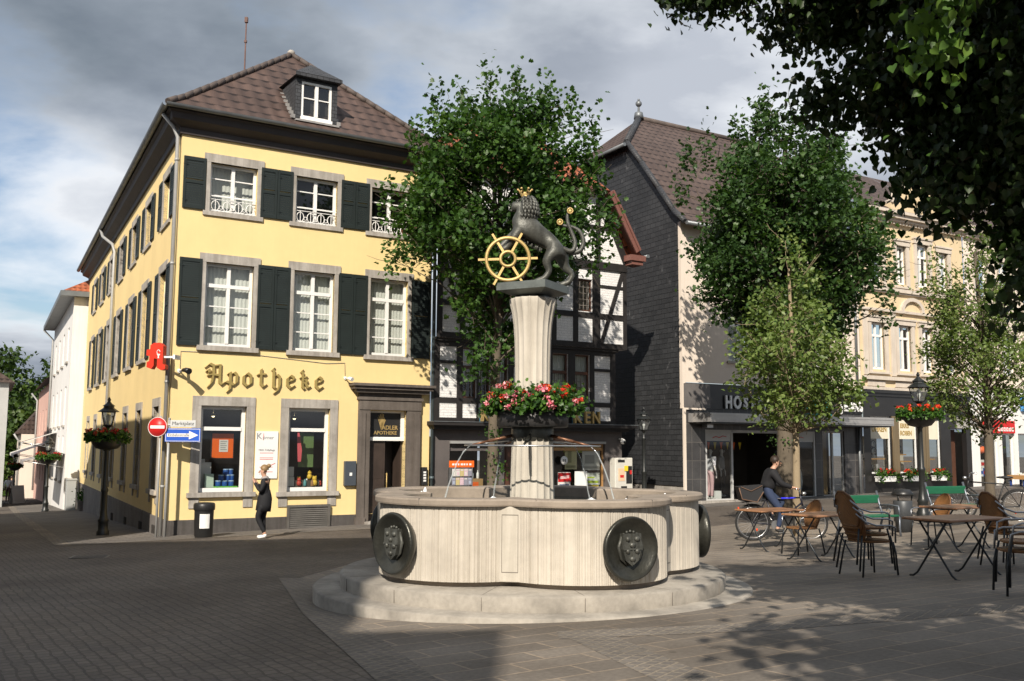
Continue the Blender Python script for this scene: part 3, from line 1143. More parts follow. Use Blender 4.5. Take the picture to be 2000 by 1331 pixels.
f.box(6.11, 6.21, .10, .18, 1.8, 2.56); f.box(5.13, 6.21, .09, .18, 1.76, 1.84)
f.build("fanlight_frame", WHITEPAINT, doorway)
m = MB(); m.box(5.18, 6.11, 0.14, 0.15, 1.85, 2.52); m.build("fanlight", INK, doorway)
T = Matrix.Translation((5.66, 0.135, 2.08)) @ Matrix.Rotation(R(90), 4, 'X')
t1_ = text_mb("ADLER", 0.155, 0.006, Matrix.Translation((5.80, 0.135, 2.11)) @ Matrix.Rotation(R(90), 4, 'X'), 0.003)
t2_ = text_mb("APOTHEKE", 0.135, 0.006, Matrix.Translation((5.67, 0.135, 1.97)) @ Matrix.Rotation(R(90), 4, 'X'), 0.003)
t1_.mesh(t2_.v, t2_.f)
for q in range(7):                                            # wing of feathers
    an = R(58 + q * 11)
    L = .46 - abs(q - 3) * .02 - (q > 4) * .06
    x0_, z0_ = 5.55, 2.06
    x1_, z1_ = x0_ - math.cos(an) * L * .55, z0_ + math.sin(an) * L
    t1_.poly([(x0_ - .012, .134, z0_ + q * .012), (x0_ + .02, .134, z0_), (x1_ + .02, .134, z1_ - .03), (x1_, .134, z1_)])
t1_.build("fanlight_lettering", GOLD, doorway)
m = MB(); m.box(5.13, 5.68, .16, .2, -0.44, 1.76); m.box(5.2, 5.62, .15, .16, .75, 1.6); m.box(5.2, 5.62, .15, .16, -.3, .55)
leaf_ = m.build("door_leaf", M("old_wood", (.05, .035, .028), .5, .3, 3, 40, .002), doorway)
m = MB()                                                      # right leaf stands open inwards
m.box(6.16, 6.2, .2, .75, -0.44, 1.76)
o = m.build("door_leaf", MATS["old_wood"], doorway)
m = MB(); m.tube([(5.72, .10, .3), (5.72, .10, .9)], .016, 8); m.box(5.71, 5.73, .1, .16, .32, .34); m.box(5.71, 5.73, .1, .16, .86, .88)
m.build("door_handle", GOLD, doorway)
m = MB(); m.box(5.0, 6.35, -0.35, .25, -0.9, -0.36); m.build("door_step", GREYSTONE, doorway)
m = MB(); m.box(4.9, 6.4, .95, 1.0, -.4, 2.5); m.box(5.2, 6.1, .90, .96, .55, 1.6)
m.build("vestibule", M("vestibule_panel", (.12, .10, .09), .6, .2), doorway)

# side windows
for i in range(7):
    a, b, c, d = s_1[i]
    w = stone_window(PH, TS, a, b, c, d, jamb=0.13, ext=0.03)
    frame_mb(a, b, c, d, TS, .12, .07, [(a + b) / 2], [d - .56], [c + .5, c + 1.0]).build("frame", WHITEPAINT, w)
    pane_mb(a, b, c, d, TS, .16).build("pane", GLASS, w)
    curtain_mb(a, b, c, d, TS, .3, 8).build("curtain", CURTAIN, w)
    a, b, c, d = s_2[i]
    w = stone_window(PH, TS, a, b, c, d, jamb=0.13, ext=0.03, sill=.11, sillproj=.05)
    frame_mb(a, b, c, d, TS, .12, .07, [(a + b) / 2], [], [c + .5]).build("frame", WHITEPAINT, w)
    pane_mb(a, b, c, d, TS, .16).build("pane", GLASS, w)
    a, b, c, d = s_g[i]
    w = stone_window(PH, TS, a, b, c, d, lint=.22, jamb=0.17, below=.22)
    frame_mb(a, b, c, d, TS, .12, .08, [(a + b) / 2], [2.02], []).build("frame", WHITEPAINT, w)
    pane_mb(a, b, c, d, TS, .16).build("pane", GLASS, w)
    for (c, d) in ((4.03, 6.19), (7.43, 8.73)):
        shutter_mb(sc_u[i] - 1.26, sc_u[i] - .70, c, d, TS).build("shutter", SHUTTER, PH)
        shutter_mb(sc_u[i] + .70, sc_u[i] + 1.26, c, d, TS).build("shutter", SHUTTER, PH)
for u in (1.2, 3.6, 6.9, 10.4):                               # cellar openings
    m = MB(); m.box(u, u + .42, -.07, -.052, -.72 - u * .03, -.34 - u * .03, TS)
    for q in range(4):
        m.box(u + .05 + q * .1, u + .07 + q * .1, -.09, -.07, -.72 - u * .03, -.34 - u * .03, TS)
    m.build("cellar_grate", IRON, PH)
m = MB(); m.box(2.97, 4.03, -.075, -.05, -.62, .08)
for q in range(14):
    z = -.60 + q * .05
    m.poly([(2.99, -.10, z), (4.01, -.10, z), (4.01, -.076, z + .04), (2.99, -.076, z + .04)])
m.box(2.93, 2.99, -.11, -.05, -.66, .12); m.box(4.01, 4.07, -.11, -.05, -.66, .12); m.box(2.99, 4.01, -.11, -.05, .06, .12)
m.build("vent_grille", M("grille_metal", (.16, .15, .135), .5, .2, 4, 40, .001, metal=.4), PH)

# cornice, gutter and roof
corner2 = TS @ Vector((SL, 0, 0))
def ring_pts(o, back=True):
    sx = Vector((math.sin(SIDEA), -math.cos(SIDEA)))          # inward normal of the side wall
    # intersect front line y=-o with side line offset o outward
    dsl = Vector((math.cos(SIDEA), math.sin(SIDEA)))
    base = -sx * o
    k = (-o - base.y) / dsl.y
    c0 = base + dsl * k
    c3 = base + dsl * (SL + o)
    return [(c0.x, -o), (FW + o * .55, -o), (FW + o * .55, c3.y), (c3.x, c3.y)]


def loft_rings(mb, rings, close=True):
    for (ra, za), (rb, zb) in zip(rings[:-1], rings[1:]):
        for i in range(4):
            j = (i + 1) % 4
            mb.poly([(*ra[i], za), (*ra[j], za), (*rb[j], zb), (*rb[i], zb)])


mb = MB()
loft_rings(mb, [(ring_pts(0.0), 9.28), (ring_pts(0.06), 9.27), (ring_pts(0.07), 9.42), (ring_pts(0.13), 9.46), (ring_pts(0.30), 9.56), (ring_pts(0.33), 9.70), (ring_pts(0.40), 9.74), (ring_pts(0.40), 9.80), (ring_pts(0.0), 9.82)])
mb.build("cornice", DARKWOOD, PH)
gp = ring_pts(0.49)
mb = MB()
prof = [(0.085 * math.cos(a), 0.085 * math.sin(a)) for a in [math.pi + math.pi * k / 6 for k in range(7)]]
for i, j in ((0, 1), (3, 0), (1, 2)):
    A, B = Vector((*gp[i], 9.84)), Vector((*gp[j], 9.84))
    d_ = (B - A).normalized(); nrm = Vector((d_.y, -d_.x, 0))
    vs = []
    for P in (A, B):
        for (h_, v_) in prof:
            vs.append(P + nrm * h_ + Vector((0, 0, v_)))
    mb.mesh(vs, [(k, k + 1, k + 8, k + 7) for k in range(6)], True)
mb.build("gutter", ZINC, PH)
L0 = [(*p, 9.86) for p in ring_pts(0.44)]
L1 = [(*p, 10.17) for p in ring_pts(0.02)]
dsl = Vector((math.cos(SIDEA), math.sin(SIDEA)))
ra = Vector((3.46, 0)) + dsl * 2.9
rb = Vector((3.46, 0)) + dsl * 22.0
ra3, rb3 = (ra.x, ra.y, 13.1), (rb.x, rb.y, 13.1)
mb = MB()
for i in range(4):
    j = (i + 1) % 4
    mb.poly([L0[i], L0[j], L1[j], L1[i]])
mb.poly([L1[0], L1[1], ra3]); mb.poly([L1[1], L1[2], rb3, ra3]); mb.poly([L1[2], L1[3], rb3]); mb.poly([L1[3], L1[0], ra3, rb3])
roof = mb.build("roof", ROOFBROWN, PH)
mb = MB()
for chain in ([L0[0], L1[0], ra3], [L0[1], L1[1], ra3], [ra3, rb3]):
    pts = []
    for A, B in zip(chain[:-1], chain[1:]):
        A, B = Vector(A), Vector(B)
        n_ = max(2, int((B - A).length / .35))
        for k in range(n_):
            P, Q = A.lerp(B, k / n_), A.lerp(B, (k + 1.12) / n_)
            P = P + Vector((0, 0, .02)); Q = Q + Vector((0, 0, .05))
            mb.tube([P, Q], [.085, .072], 8)
mb.build("ridge_cap", M("ridge_tile", (.10, .078, .068), .7, .3, 4, 40, .004), roof)
mb = MB(); mb.ball((ra3[0], ra3[1], 13.17), (.12, .12, .1), 10); mb.build("ridge_finial", GREYSTONE, roof)

# dormer on the front slope
def dormer(T):
    """dormer in a frame: x across, y into the roof, z up; front face at y=0"""
    m = MB()
    w0, w1, z0, z1 = -.58, .58, -.1, 1.0
    depth = 1.5
    m.poly([(w0, .0, z0), (w0, depth, z1 + .3), (w0, depth, z1), (w0, 0, z1)], T=T) if False else None
    m.mesh([(w0, 0, z0), (w0, 0, z1), (w0, 1.25, z1)], [(0, 1, 2)], T=T)
    m.mesh([(w1, 0, z0), (w1, 0, z1), (w1, 1.25, z1)], [(0, 1, 2)], T=T)
    m.box(w0, w0 + .16, -.01, .08, z0, z1, T); m.box(w1 - .16, w1, -.01, .08, z0, z1, T)
    m.box(w0 + .16, w1 - .16, -.012, .08, z1 - .08, z1 - .001, T)
    d_ = m.build("dormer", SLATEROOF, roof)
    m = MB()
    o_ = .07
    A, B = (w0 - o_, -o_ - .12, z1), (w1 + o_, -o_ - .12, z1)
    C_, D_ = (w1 + o_, 1.8, z1 + .12), (w0 - o_, 1.8, z1 + .12)
    a2, b2 = (w0 - o_, -o_ - .12, z1 + .09), (w1 + o_, -o_ - .12, z1 + .09)
    ap = (0, .50, z1 + .62); bp = (0, 1.95, z1 + .62)
    m.mesh([A, B, C_, D_, a2, b2, ap, bp], [(0, 1, 5, 4), (4, 5, 6), (1, 2, 7, 6, 5), (3, 0, 4, 6, 7), (0, 3, 2, 1)], T=T)
    m.build("dormer_roof", SLATEROOF, d_)
    f = frame_mb(-.42, .42, z0 + .02, z1 - .08, T, .0, .06, [0], [], [z0 + .58])
    f.box(-.44, .44, -.05, .05, z0 - .03, z0 + .05, T)
    f.build("dormer_frame", WHITEPAINT, d_)
    pane_mb(-.42, .42, z0 + .02, z1 - .08, T, .05).build("pane", GLASS, d_)
    m = MB(); m.box(-.55, .55, .35, .37, z0, z1, T); m.build("dark_panel", DARKIN, d_)  # dark panel behind the pane, in the interior colour
    m = MB()
    for sx in (-1, 1):
        for q in range(7):
            y = .02 + q * .17
            zb = z0 + (z1 - z0) * y / 1.25
            m.box(sx * .63 - .05, sx * .63 + .05, y - .06, y + .11, zb - .05, zb + .05, T)
    m.box(-.6, .6, -.16, -.01, z0 - .12, z0 - .07, T)
    m.build("flashing", M("lead", (.30, .29, .28), .5, .3, 5, 40, .002), d_) if "lead" not in MATS else m.build("flashing", MATS["lead"], d_)


dormer(Matrix.Translation((3.41, -.02, 10.32)))
n_in = Vector((math.sin(SIDEA), -math.cos(SIDEA)))
for tt in (5.6, 12.0):
    pp = dsl * tt + n_in * .35
    dormer(Matrix.Translation((pp.x, pp.y, 10.42)) @ Matrix.Rotation(SIDEA - math.pi, 4, 'Z'))
# mast, pipes, wiring
m = MB(); m.tube([(0, 0, -1.2), (0, 0, 2.75)], [.03, .022], 8); m.box(-.05, .05, -.05, .05, 2.6, 2.78); m.box(-.04, .04, -.04, .04, 1.9, 1.98)
PHI = PH.matrix_basis.inverted() if False else None
mast = m.build("roof_mast", M("rusty_mast", (.14, .075, .06), .7, .3, 5, 50, .001), None, (-8.98, 31.3, 13.1))
tag(mast, "thin rust-brown mast rising from the ridge of the yellow corner house", "mast")
m = MB()
m.tube([TS @ Vector((0.10, -.09, -1.0)), TS @ Vector((0.10, -.09, 9.2)), TS @ Vector((0.10, -.2, 9.45)), TS @ Vector((0.12, -.46, 9.75))], .05, 10)
for z in (.6, 3.1, 6.0, 8.6):
    m.tube([TS @ Vector((0.10, -.09, z)), TS @ Vector((0.10, -.09, z + .06))], .06, 10)
m.build("downpipe", PIPEGREY, PH)
m = MB()
m.tube([TS @ Vector((13.75, -.09, -1.6)), TS @ Vector((13.75, -.09, 8.7)), TS @ Vector((13.9, -.16, 9.0)), TS @ Vector((14.9, -.42, 9.45)), TS @ Vector((15.2, -.49, 9.8))], .055, 10)
m.build("downpipe", PIPEGREY, PH)
m = MB(); m.tube([(FW + .05, -.08, -.6), (FW + .05, -.08, 9.2), (FW + .12, -.3, 9.5), (FW + .12, -.46, 9.78)], .05, 10)
m.tube([(FW + .05, -.08, .72), (FW + .05, -.08, .8)], .065, 10)
m.build("downpipe", M("dark_pipe", (.10, .13, .14), .5, .2, 3, 50, .001, metal=.3), PH)

# blackletter lettering, written with a broad nib
def nib(strokes, x, z, sc, w=0.062, ang=R(38), dep=0.05, T=ID, y0=-0.06):
    m = MB()
    nv = Vector((math.cos(ang) * w / 2, 0, math.sin(ang) * w / 2))
    k = 0
    for st in strokes:
        P = [Vector((x + a * sc, 0, z + b * sc)) for a, b in st]
        for A, B in zip(P[:-1], P[1:]):
            k += 1
            e_ = 0.0007 * k
            q = [A - nv, A + nv, B + nv, B - nv]
            m.prism([(v.x, v.z) for v in q], y0 - e_, y0 + dep, T)
    return m


GL = {
 'A': ([[(-.10, .86), (.10, 1.02), (.30, .92), (.62, .98)], [(.28, .95), (.30, .55), (.22, .10), (.05, -.12)], [(.60, .95), (.60, .12), (.72, .02), (.82, .12)], [(.02, .46), (.30, .50), (.60, .46)], [(-.06, .66), (.06, .74), (.1, .6)]], .98),
 'p': ([[(.05, .62), (.18, .70), (.20, .10), (.18, -.22), (.05, -.34)], [(.20, .58), (.40, .70), (.54, .56), (.54, .16), (.38, .02), (.20, .14)], [(-.02, .2), (.2, .12)]], .78),
 'o': ([[(.06, .54), (.06, .16), (.24, .0), (.46, .14), (.46, .54), (.26, .70), (.06, .54)]], .76),
 't': ([[(.18, .96), (.18, .14), (.32, .0), (.46, .12)], [(-.02, .66), (.18, .70), (.42, .68)]], .66),
 'h': ([[(.14, 1.06), (.06, .96), (.14, .9), (.14, .04), (.24, -.02)], [(.14, .58), (.34, .70), (.48, .58), (.48, .10), (.36, -.20), (.2, -.3)]], .78),
 'e': ([[(.08, .34), (.40, .44), (.44, .58), (.26, .70), (.08, .54), (.08, .16), (.26, .0), (.46, .14)]], .74),
 'k': ([[(.12, 1.04), (.04, .94), (.14, .88), (.14, .10), (.24, .0)], [(.0, .62), (.36, .66)], [(.14, .46), (.32, .52), (.40, .36), (.16, .34)], [(.28, .34), (.44, .06), (.56, .12)]], .76),
}
LT = thing("wall_lettering", "large ochre blackletter word Apotheke mounted on the yellow wall", "sign", P0, R(31.3))
LETMAT = M("ochre_letter", (.32, .245, .085), .5, .15, 4, 50, .001)
xs = 0.80
word = "Apotheke"
widths = [GL[c][1] for c in word]
total = 3.06
gap = (total - sum(widths) * .42) / (len(word) - 1)
for i, c in enumerate(word):
    sc = .46 if c != 'A' else .50
    m = nib(GL[c][0], xs + .03, 3.10 - .004 * i, sc, w=.070)
    m.build("letter", LETMAT, LT)
    xs += widths[i] * .42 + gap * .98

# spotlights on the wall with their cable
t = thing("wall_spotlight", "black and white spotlight on an arm above the first pharmacy window", "lamp", P0, R(31.3))
m = MB(); m.lathe([(.05, 0), (.05, .03)], 12, T=Matrix.Translation((.16, 0, 3.40)) @ Matrix.Rotation(R(90), 4, 'X')); m.tube([(.16, -.02, 3.4), (.20, -.30, 3.40)], .018, 6); m.build("arm", SIGNWHITE, t)
m = MB(); m.tube([(.20, -.26, 3.40), (.24, -.36, 3.40), (.29, -.50, 3.36)], [.045, .06, .075], 12); m.build("lamp_head", BLACKMETAL, t)
t = thing("wall_spotlight", "small white spotlight above the left end of the door cornice", "lamp", P0, R(31.3))
m = MB(); m.lathe([(.045, 0), (.045, .03)], 12, T=Matrix.Translation((4.42, 0, 3.40)) @ Matrix.Rotation(R(90), 4, 'X')); m.tube([(4.42, -.02, 3.4), (4.44, -.14, 3.38)], .016, 6); m.build("arm", SIGNWHITE, t)
m = MB(); m.tube([(4.43, -.12, 3.38), (4.46, -.22, 3.38), (4.50, -.32, 3.35)], [.03, .045, .055], 10); m.build("lamp_head", SIGNWHITE, t)
m = MB(); m.tube([(.18, -.012, 3.43), (.18, -.012, 3.88), (1.9, -.012, 3.89), (3.0, -.012, 3.82), (3.9, -.012, 3.76), (4.40, -.012, 3.80), (4.42, -.012, 3.42)], .007, 5)
tag(m.build("wall_cable", INKGREY, None, P0, R(31.3)), "thin grey cable looping along the yellow wall above the blackletter word", "cable")

# small fittings on the wall
t = thing("practice_sign", "white practice sign with red and grey lettering between the pharmacy windows", "sign", P0, R(31.3))
m = MB(); m.box(2.09, 2.66, -.035, -.005, .79, 1.97, c=.004); m.build("board", SIGNWHITE, t)
m = text_mb("K", .22, .004, Matrix.Translation((2.17, -.038, 1.84)) @ Matrix.Rotation(R(90), 4, 'X'))
k2 = text_mb("\u00f6rner", .125, .004, Matrix.Translation((2.40, -.038, 1.81)) @ Matrix.Rotation(R(90), 4, 'X')); m.mesh(k2.v, k2.f)
for s_, z_, q in (("MED. Fu\u00dfpflege", 1.50, .065),):
    k2 = text_mb(s_, q, .004, Matrix.Translation((2.37, -.038, z_)) @ Matrix.Rotation(R(90), 4, 'X')); m.mesh(k2.v, k2.f)
m.build("lettering", INKGREY, t)
m = MB()
m.tube([(2.28, -.04, 1.92), (2.27, -.04, 1.75)], .006, 5)
for z_ in (1.42, 1.30, 1.26, 1.07, .95):
    m.box(2.2, 2.54, -.037, -.0355, z_, z_ + .014)
m.poly([(2.42, -.0375, 1.08), (2.6, -.0375, 1.16), (2.6, -.0375, 1.18), (2.42, -.0375, 1.1)])
m.build("accent_lettering", flat("pinkish_red", (.6, .12, .12)), t)
t = thing("letter_box", "dark blue-grey letter box with white label beside the pharmacy door", "letter box", P0, R(31.3))
m = MB(); m.box(4.44, 4.76, -.11, 0, .58, 1.22, c=.01); m.build("case", flat("slate_blue", (.06, .07, .085), .4), t)
m = MB(); m.box(4.57, 4.64, -.116, -.111, .84, .92); m.build("label_plate", SIGNWHITE, t)
t = thing("intercom", "black intercom panel with name plates right of the pharmacy door", "intercom", P0, R(31.3))
m = MB(); m.box(6.68, 6.84, -.10, 0, .55, 1.05, c=.008); m.build("case", INK, t)
m = MB()
for q in range(4):
    m.box(6.72, 6.80, -.106, -.101, .66 + q * .075, .71 + q * .075)
m.build("name_plate", SIGNWHITE, t)

# red pharmacy sign: gothic A with a white snake-and-cup mark
t = thing("pharmacy_sign", "red block letter A sign with white emblem on the corner of the yellow house", "sign", P0 + RT @ Vector((-.40, -.24, 3.44)), R(-8))
t.scale = (.74, .74, .74)
out = [(-.30, .0), (-.30, .16), (-.22, .20), (-.22, .36), (-.32, .38), (-.32, .56), (-.2, .58), (-.2, .70), (-.08, .78), (.12, .78), (.24, .68), (.24, .10), (.33, .06), (.33, -.06), (.2, -.1), (.05, -.02), (.05, .26), (-.06, .28), (-.06, .06), (-.14, -.06)]
m = MB(); m.prism(out, -.11, .11); m.build("letter_body", RED, t)
m = MB()
m.lathe([(.05, .28), (.02, .31), (.02, .36), (.06, .42)], 10, T=Matrix.Translation((.09, -.115, .0)) @ Matrix.Diagonal((1, .05, 1, 1)))
m.tube([(.09 + .05 * math.cos(a), -.118, .48 + .07 * math.sin(a)) for a in [.3 * q for q in range(18)]], .012, 5)
m.build("emblem", SIGNWHITE, t)
m = MB(); m.box(.24, .62, -.03, .03, .30, .36); m.box(.55, .62, -.05, .30, .26, .40); m.build("bracket", SIGNWHITE, t)
# ------------------------------------------------------------------ half-timbered house
TH0 = P0 + DF * 6.85
AF = R(31.3)
RX = lambda x, y, z: Matrix.Translation((x, y, z)) @ Matrix.Rotation(R(90), 4, 'X')      # lettering on a front
TH = thing("timbered_house", "narrow half-timbered house with black beams, white brick panels and dark red bargeboard", "building", TH0, AF)
INFILL = brick_mat("white_brick", 0.24, 0.075, 0.008, (0.90, 0.89, 0.87), (0.84, 0.83, 0.82), (0.74, 0.73, 0.72), 0.85, 0.004, 0.5, 0.08)
BEAM = M("black_beam", (0.024, 0.021, 0.020), 0.6, 0.3, 4, 40, 0.003, stretch=(1, 1, 1))
BARGE = M("oxblood_board", (0.20, 0.088, 0.070), 0.5, 0.2, 3, 50, 0.002, stretch=(8, 1, 8))
BROWNFRAME = M("brown_frame", (0.10, 0.045, 0.028), 0.5, 0.2, 3, 50, 0.001)
SHOPSTONE = M("shop_stone", (0.115, 0.102, 0.098), 0.75, 0.2, 1.5, 50, 0.004)
J1, J2 = -0.10, -0.22
mb = MB()
gws = [(0.72, 2.08, 0.40, 1.70), (4.20, 6.11, 0.30, 1.72), (2.5, 3.7, -0.8, 1.75)]
wall_holes(mb, 0.14, 6.76, -0.9, 2.16, gws)
mb.poly([(6.76, 0, -.9), (6.76, 9, -.9), (6.76, 9, 2.16), (6.76, 0, 2.16)])
mb.build("shop_front", SHOPSTONE, TH)
f1w = [(1.05, 1.50, 2.98, 4.42), (1.56, 1.95, 2.98, 4.42), (2.1, 2.55, 2.98, 4.42), (4.08, 4.66, 2.98, 4.42), (4.90, 5.46, 2.98, 4.42)]
f2w = [(1.2, 1.8, 5.75, 6.75), (2.9, 3.45, 5.75, 6.75), (4.93, 5.48, 5.75, 6.75)]
mb = MB()
wall_holes(mb, 0.16, 6.40, 2.30, 4.64, f1w, ID, J1)
mb.poly([(6.40, J1, 2.3), (6.40, 9, 2.3), (6.40, 9, 4.64), (6.40, J1, 4.64)])
wall_holes(mb, 0.16, 6.77, 4.64, 7.30, f2w, ID, J2)
mb.poly([(6.77, J2, 4.64), (6.77, 9, 4.64), (6.77, 9, 7.5), (6.77, J2, 7.5)])
mb.poly([(.16, J2, 4.64), (6.77, J2, 4.64), (6.77, 0, 4.64), (.16, 0, 4.64)])
mb.poly([(0.0, J2, 7.3), (6.95, J2, 7.3), (5.72, J2, 9.66), (1.2, J2, 9.66)])
mb.build("infill_panel", INFILL, TH)
mb = MB()
P_ = 0.035


def beam(u0, u1, z0, z1, y, k=0.0):
    mb.box(u0, u1, y - P_ - k, y - 0.002, z0, z1)


# first floor grid
for a, b in ((.14, .30), (.86, 1.03), (1.50, 1.56), (1.95, 2.1), (2.55, 2.72), (3.2, 3.36), (3.9, 4.08), (4.66, 4.90), (5.46, 5.62), (6.24, 6.42)):
    beam(a, b, 2.30, 4.64, J1, .003)
for z0, z1 in ((2.30, 2.42), (2.84, 2.98), (4.42, 4.64)):
    beam(.15, 6.41, z0, z1, J1)
for a, b in ((.30, .86), (5.62, 6.24), (2.72, 3.2)):
    beam(a, b, 3.93, 4.02, J1)
# second floor grid
for a, b in ((.14, .31), (.88, 1.04), (1.8, 1.95), (2.7, 2.86), (3.5, 3.64), (3.98, 4.14), (4.76, 4.93), (5.48, 5.76), (6.66, 6.79)):
    beam(a, b, 4.64, 7.30, J2, .003)
for z0, z1 in ((4.64, 4.80), (5.56, 5.72), (7.12, 7.34)):
    beam(.15, 6.78, z0, z1, J2)
beam(5.76, 6.66, 6.54, 6.62, J2)
beam(.31, .88, 6.54, 6.62, J2)


def brace(u0, z0, u1, z1, y, w=.06, k=.008):
    d = Vector((u1 - u0, z1 - z0)).normalized(); n = Vector((-d.y, d.x)) * w
    mb.prism([(u0 - n.x, z0 - n.y), (u1 - n.x, z1 - n.y), (u1 + n.x, z1 + n.y), (u0 + n.x, z0 + n.y)], y - P_ - k, y - .002)


brace(5.80, 4.78, 6.66, 7.12, J2)
brace(1.02, 4.78, .30, 7.12, J2)
# gable
for a, b in ((1.9, 2.02), (2.75, 2.88), (3.6, 3.72), (4.40, 4.52), (5.62, 5.78)):
    beam(a, b, 7.34, 9.60 if a < 5.5 else 9.3, J2, .003)
for z0, z1 in ((8.36, 8.48),):
    beam(.75, 6.25, z0, z1, J2)
brace(5.78, 9.45, 6.78, 7.4, J2, .11)
brace(1.1, 9.45, .1, 7.4, J2, .11)
mb.build("timber_frame", BEAM, TH)
mb = MB()
mb.box(0.05, 6.95, -.34, .05, 2.16, 2.20); mb.box(.1, 6.85, -.26, .05, 2.09, 2.16); mb.box(0.0, 7.05, -.42, .05, 2.20, 2.29)
mb.box(0.16, 6.5, J1 - .10, J1, 4.56, 4.66); mb.box(.16, 6.8, J2 - .07, J2 - .005, 7.10, 7.20)
mb.build("cornice", BEAM, TH)
mb = MB()
mb.box(0.0, 7.08, -.44, -.0, 2.292, 2.31)
mb.build("cornice_flashing", ZINC, TH)
# roof: steep slopes with a half hip over the gable
mb = MB()
pr = [(7.28, 7.50), (6.92, 7.98), (5.95, 9.56), (5.1, 10.85), (3.3, 12.6)]
pl = [(6.6 - u, z) for u, z in pr]
fy, by = J2 - .32, 9.0
for Q in (pr, pl):
    for (ua, za), (ub, zb) in zip(Q[:-1], Q[1:]):
        ya = fy if za < 9.6 else fy + (za - 9.56) * 1.0
        yb = fy if zb < 9.6 else fy + (zb - 9.56) * 1.0
        mb.poly([(ua, ya, za), (ua, by, za), (ub, by, zb), (ub, yb, zb)])
h = [(5.95, fy, 9.56), (5.1, fy + 1.29, 10.85), (3.3, fy + 3.04, 12.6), (1.5, fy + 1.29, 10.85), (.65, fy, 9.56)]
mb.poly(h)
throof = mb.build("roof", ROOFRED, TH)
for Q in (pr, pl):                                           # dark boarding under the overhang
    mb = MB()
    for (ua, za), (ub, zb) in zip(Q[:2], Q[1:3]):
        mb.poly([(ua, fy, za - .05), (ua, J2 + .02, za - .05), (ub, J2 + .02, zb - .05), (ub, fy, zb - .05)])
    mb.build("verge_soffit", BARGE, TH)
mb = MB()


def slab(p, q, w, th, y0, y1):
    d = Vector((q[0] - p[0], q[1] - p[1])).normalized(); n = Vector((d.y, -d.x))
    mb.prism([(p[0] - n.x * w, p[1] - n.y * w), (q[0] - n.x * w, q[1] - n.y * w), (q[0] + n.x * th, q[1] + n.y * th), (p[0] + n.x * th, p[1] + n.y * th)], y0, y1)


for sgn in (1, -1):
    cvt = lambda u: u if sgn == 1 else 6.6 - u
    for (a, b) in (((6.98, 7.72), (5.93, 9.50)),):
        A_, B_ = (cvt(a[0]), a[1]), (cvt(b[0]), b[1])
        if sgn == -1: A_, B_ = B_, A_
        slab(A_, B_, .03, .20, fy - .02, fy + .06)
        slab(A_, B_, .06, .02, fy - .06, fy - .021)
        slab(A_, B_, -.10, .14, fy - .05, fy - .022)
        slab(A_, B_, -.18, .24, fy + .06, J2 - .03)
    cx_ = cvt(6.98)
    mb.box(min(cx_ - .3, cx_ + .3), max(cx_ - .3, cx_ + .3), fy - .08, J2 + .1, 7.44, 7.62)
    mb.box(cx_ - .22, cx_ + .22, fy - .03, J2 + .1, 7.32, 7.44)
mb.box(.95, 5.7, fy - .05, J2, 9.5, 9.62)
mb.build("bargeboard", BARGE, TH)
m = MB(); m.tube([(7.36, fy - .1, 7.62), (7.36, by, 7.62)], .06, 8); m.build("gutter", ZINC, TH)
# windows
def lattice(parent, a, b, c, d, y, name="window", tz=None):
    f = frame_mb(a, b, c, d, ID, y, .045, [], [tz] if tz else [], [], .05)
    w = f.build(name, BROWNFRAME, parent)
    g = MB()
    top = tz - .05 if tz else d - .05
    n = max(3, round((b - a) / .15))
    for i in range(1, n):
        u = a + (b - a) * i / n
        g.box(u - .008, u + .008, y + .005, y + .03, c + .04, top)
    k = max(2, round((top - c) / .2))
    for i in range(1, k):
        z = c + (top - c) * i / k
        g.box(a + .04, b - .04, y + .006, y + .029, z - .008, z + .008)
    g.build("glazing_bar", M("bar_grey", (.20, .18, .16), .5) if "bar_grey" not in MATS else MATS["bar_grey"], w)
    pane_mb(a, b, c, d, ID, y + .035).build("pane", GLASS, w)
    return w


for (a, b, c, d) in f1w:
    w = lattice(TH, a, b, c, d, J1 + .07, tz=3.86)
    curtain_mb(a, b, 3.45, d, ID, J1 + .20, 7, .015).build("curtain", CURTAIN, w)
    m = MB(); m.box(a, b, .9, .95, c, d); m.build("inner_wall", DARKIN, w)
for (a, b, c, d) in f2w:
    w = lattice(TH, a, b, c, d, J2 + .07)
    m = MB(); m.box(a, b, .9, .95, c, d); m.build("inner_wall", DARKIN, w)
# shop windows
for i, (a, b, c, d) in enumerate(gws):
    if i == 2: continue
    w = frame_mb(a, b, c, d, ID, .1, .05, [], [d - .16], []).build("shop_window", SHOPSTONE if i == 0 else WOODLIGHT, TH)
    pane_mb(a, b, c, d, ID, .14).build("pane", GLASSD, w)
    m = MB(); m.box(a - .2, b + .2, 1.2, 1.25, c - .2, d + .2); m.box(a - .2, b + .2, .2, 1.2, c - .06, c); m.build("display_case", DARKIN, w)
    m = MB(); m.box(a, b, -.06, .0, d - .0, d + .07); m.build("window_head", PIPEGREY, w)
w = MB(); w.box(2.5, 3.7, .12, .17, -.8, 1.75); w.box(2.62, 3.58, .10, .12, .2, 1.6)
w.build("door", BROWNFRAME, TH)
# letters standing on the cornice
t = thing("roof_lettering", "gilt letters with blue sides standing on the cornice of the half-timbered shop", "sign", TH0, AF)
LB = flat("letter_blue", (.05, .16, .22))
for s_, u in (("K", 1.66), ("K", 4.84), ("E", 5.20), ("N", 5.52)):
    text_mb(s_, .50, .10, RX(u, -.32, 2.49), .012, sx=.85).build("letter", GOLD, t)
    text_mb(s_, .50, .06, RX(u + .01, -.235, 2.49), .020, sx=.85).build("letter_back", LB, t)
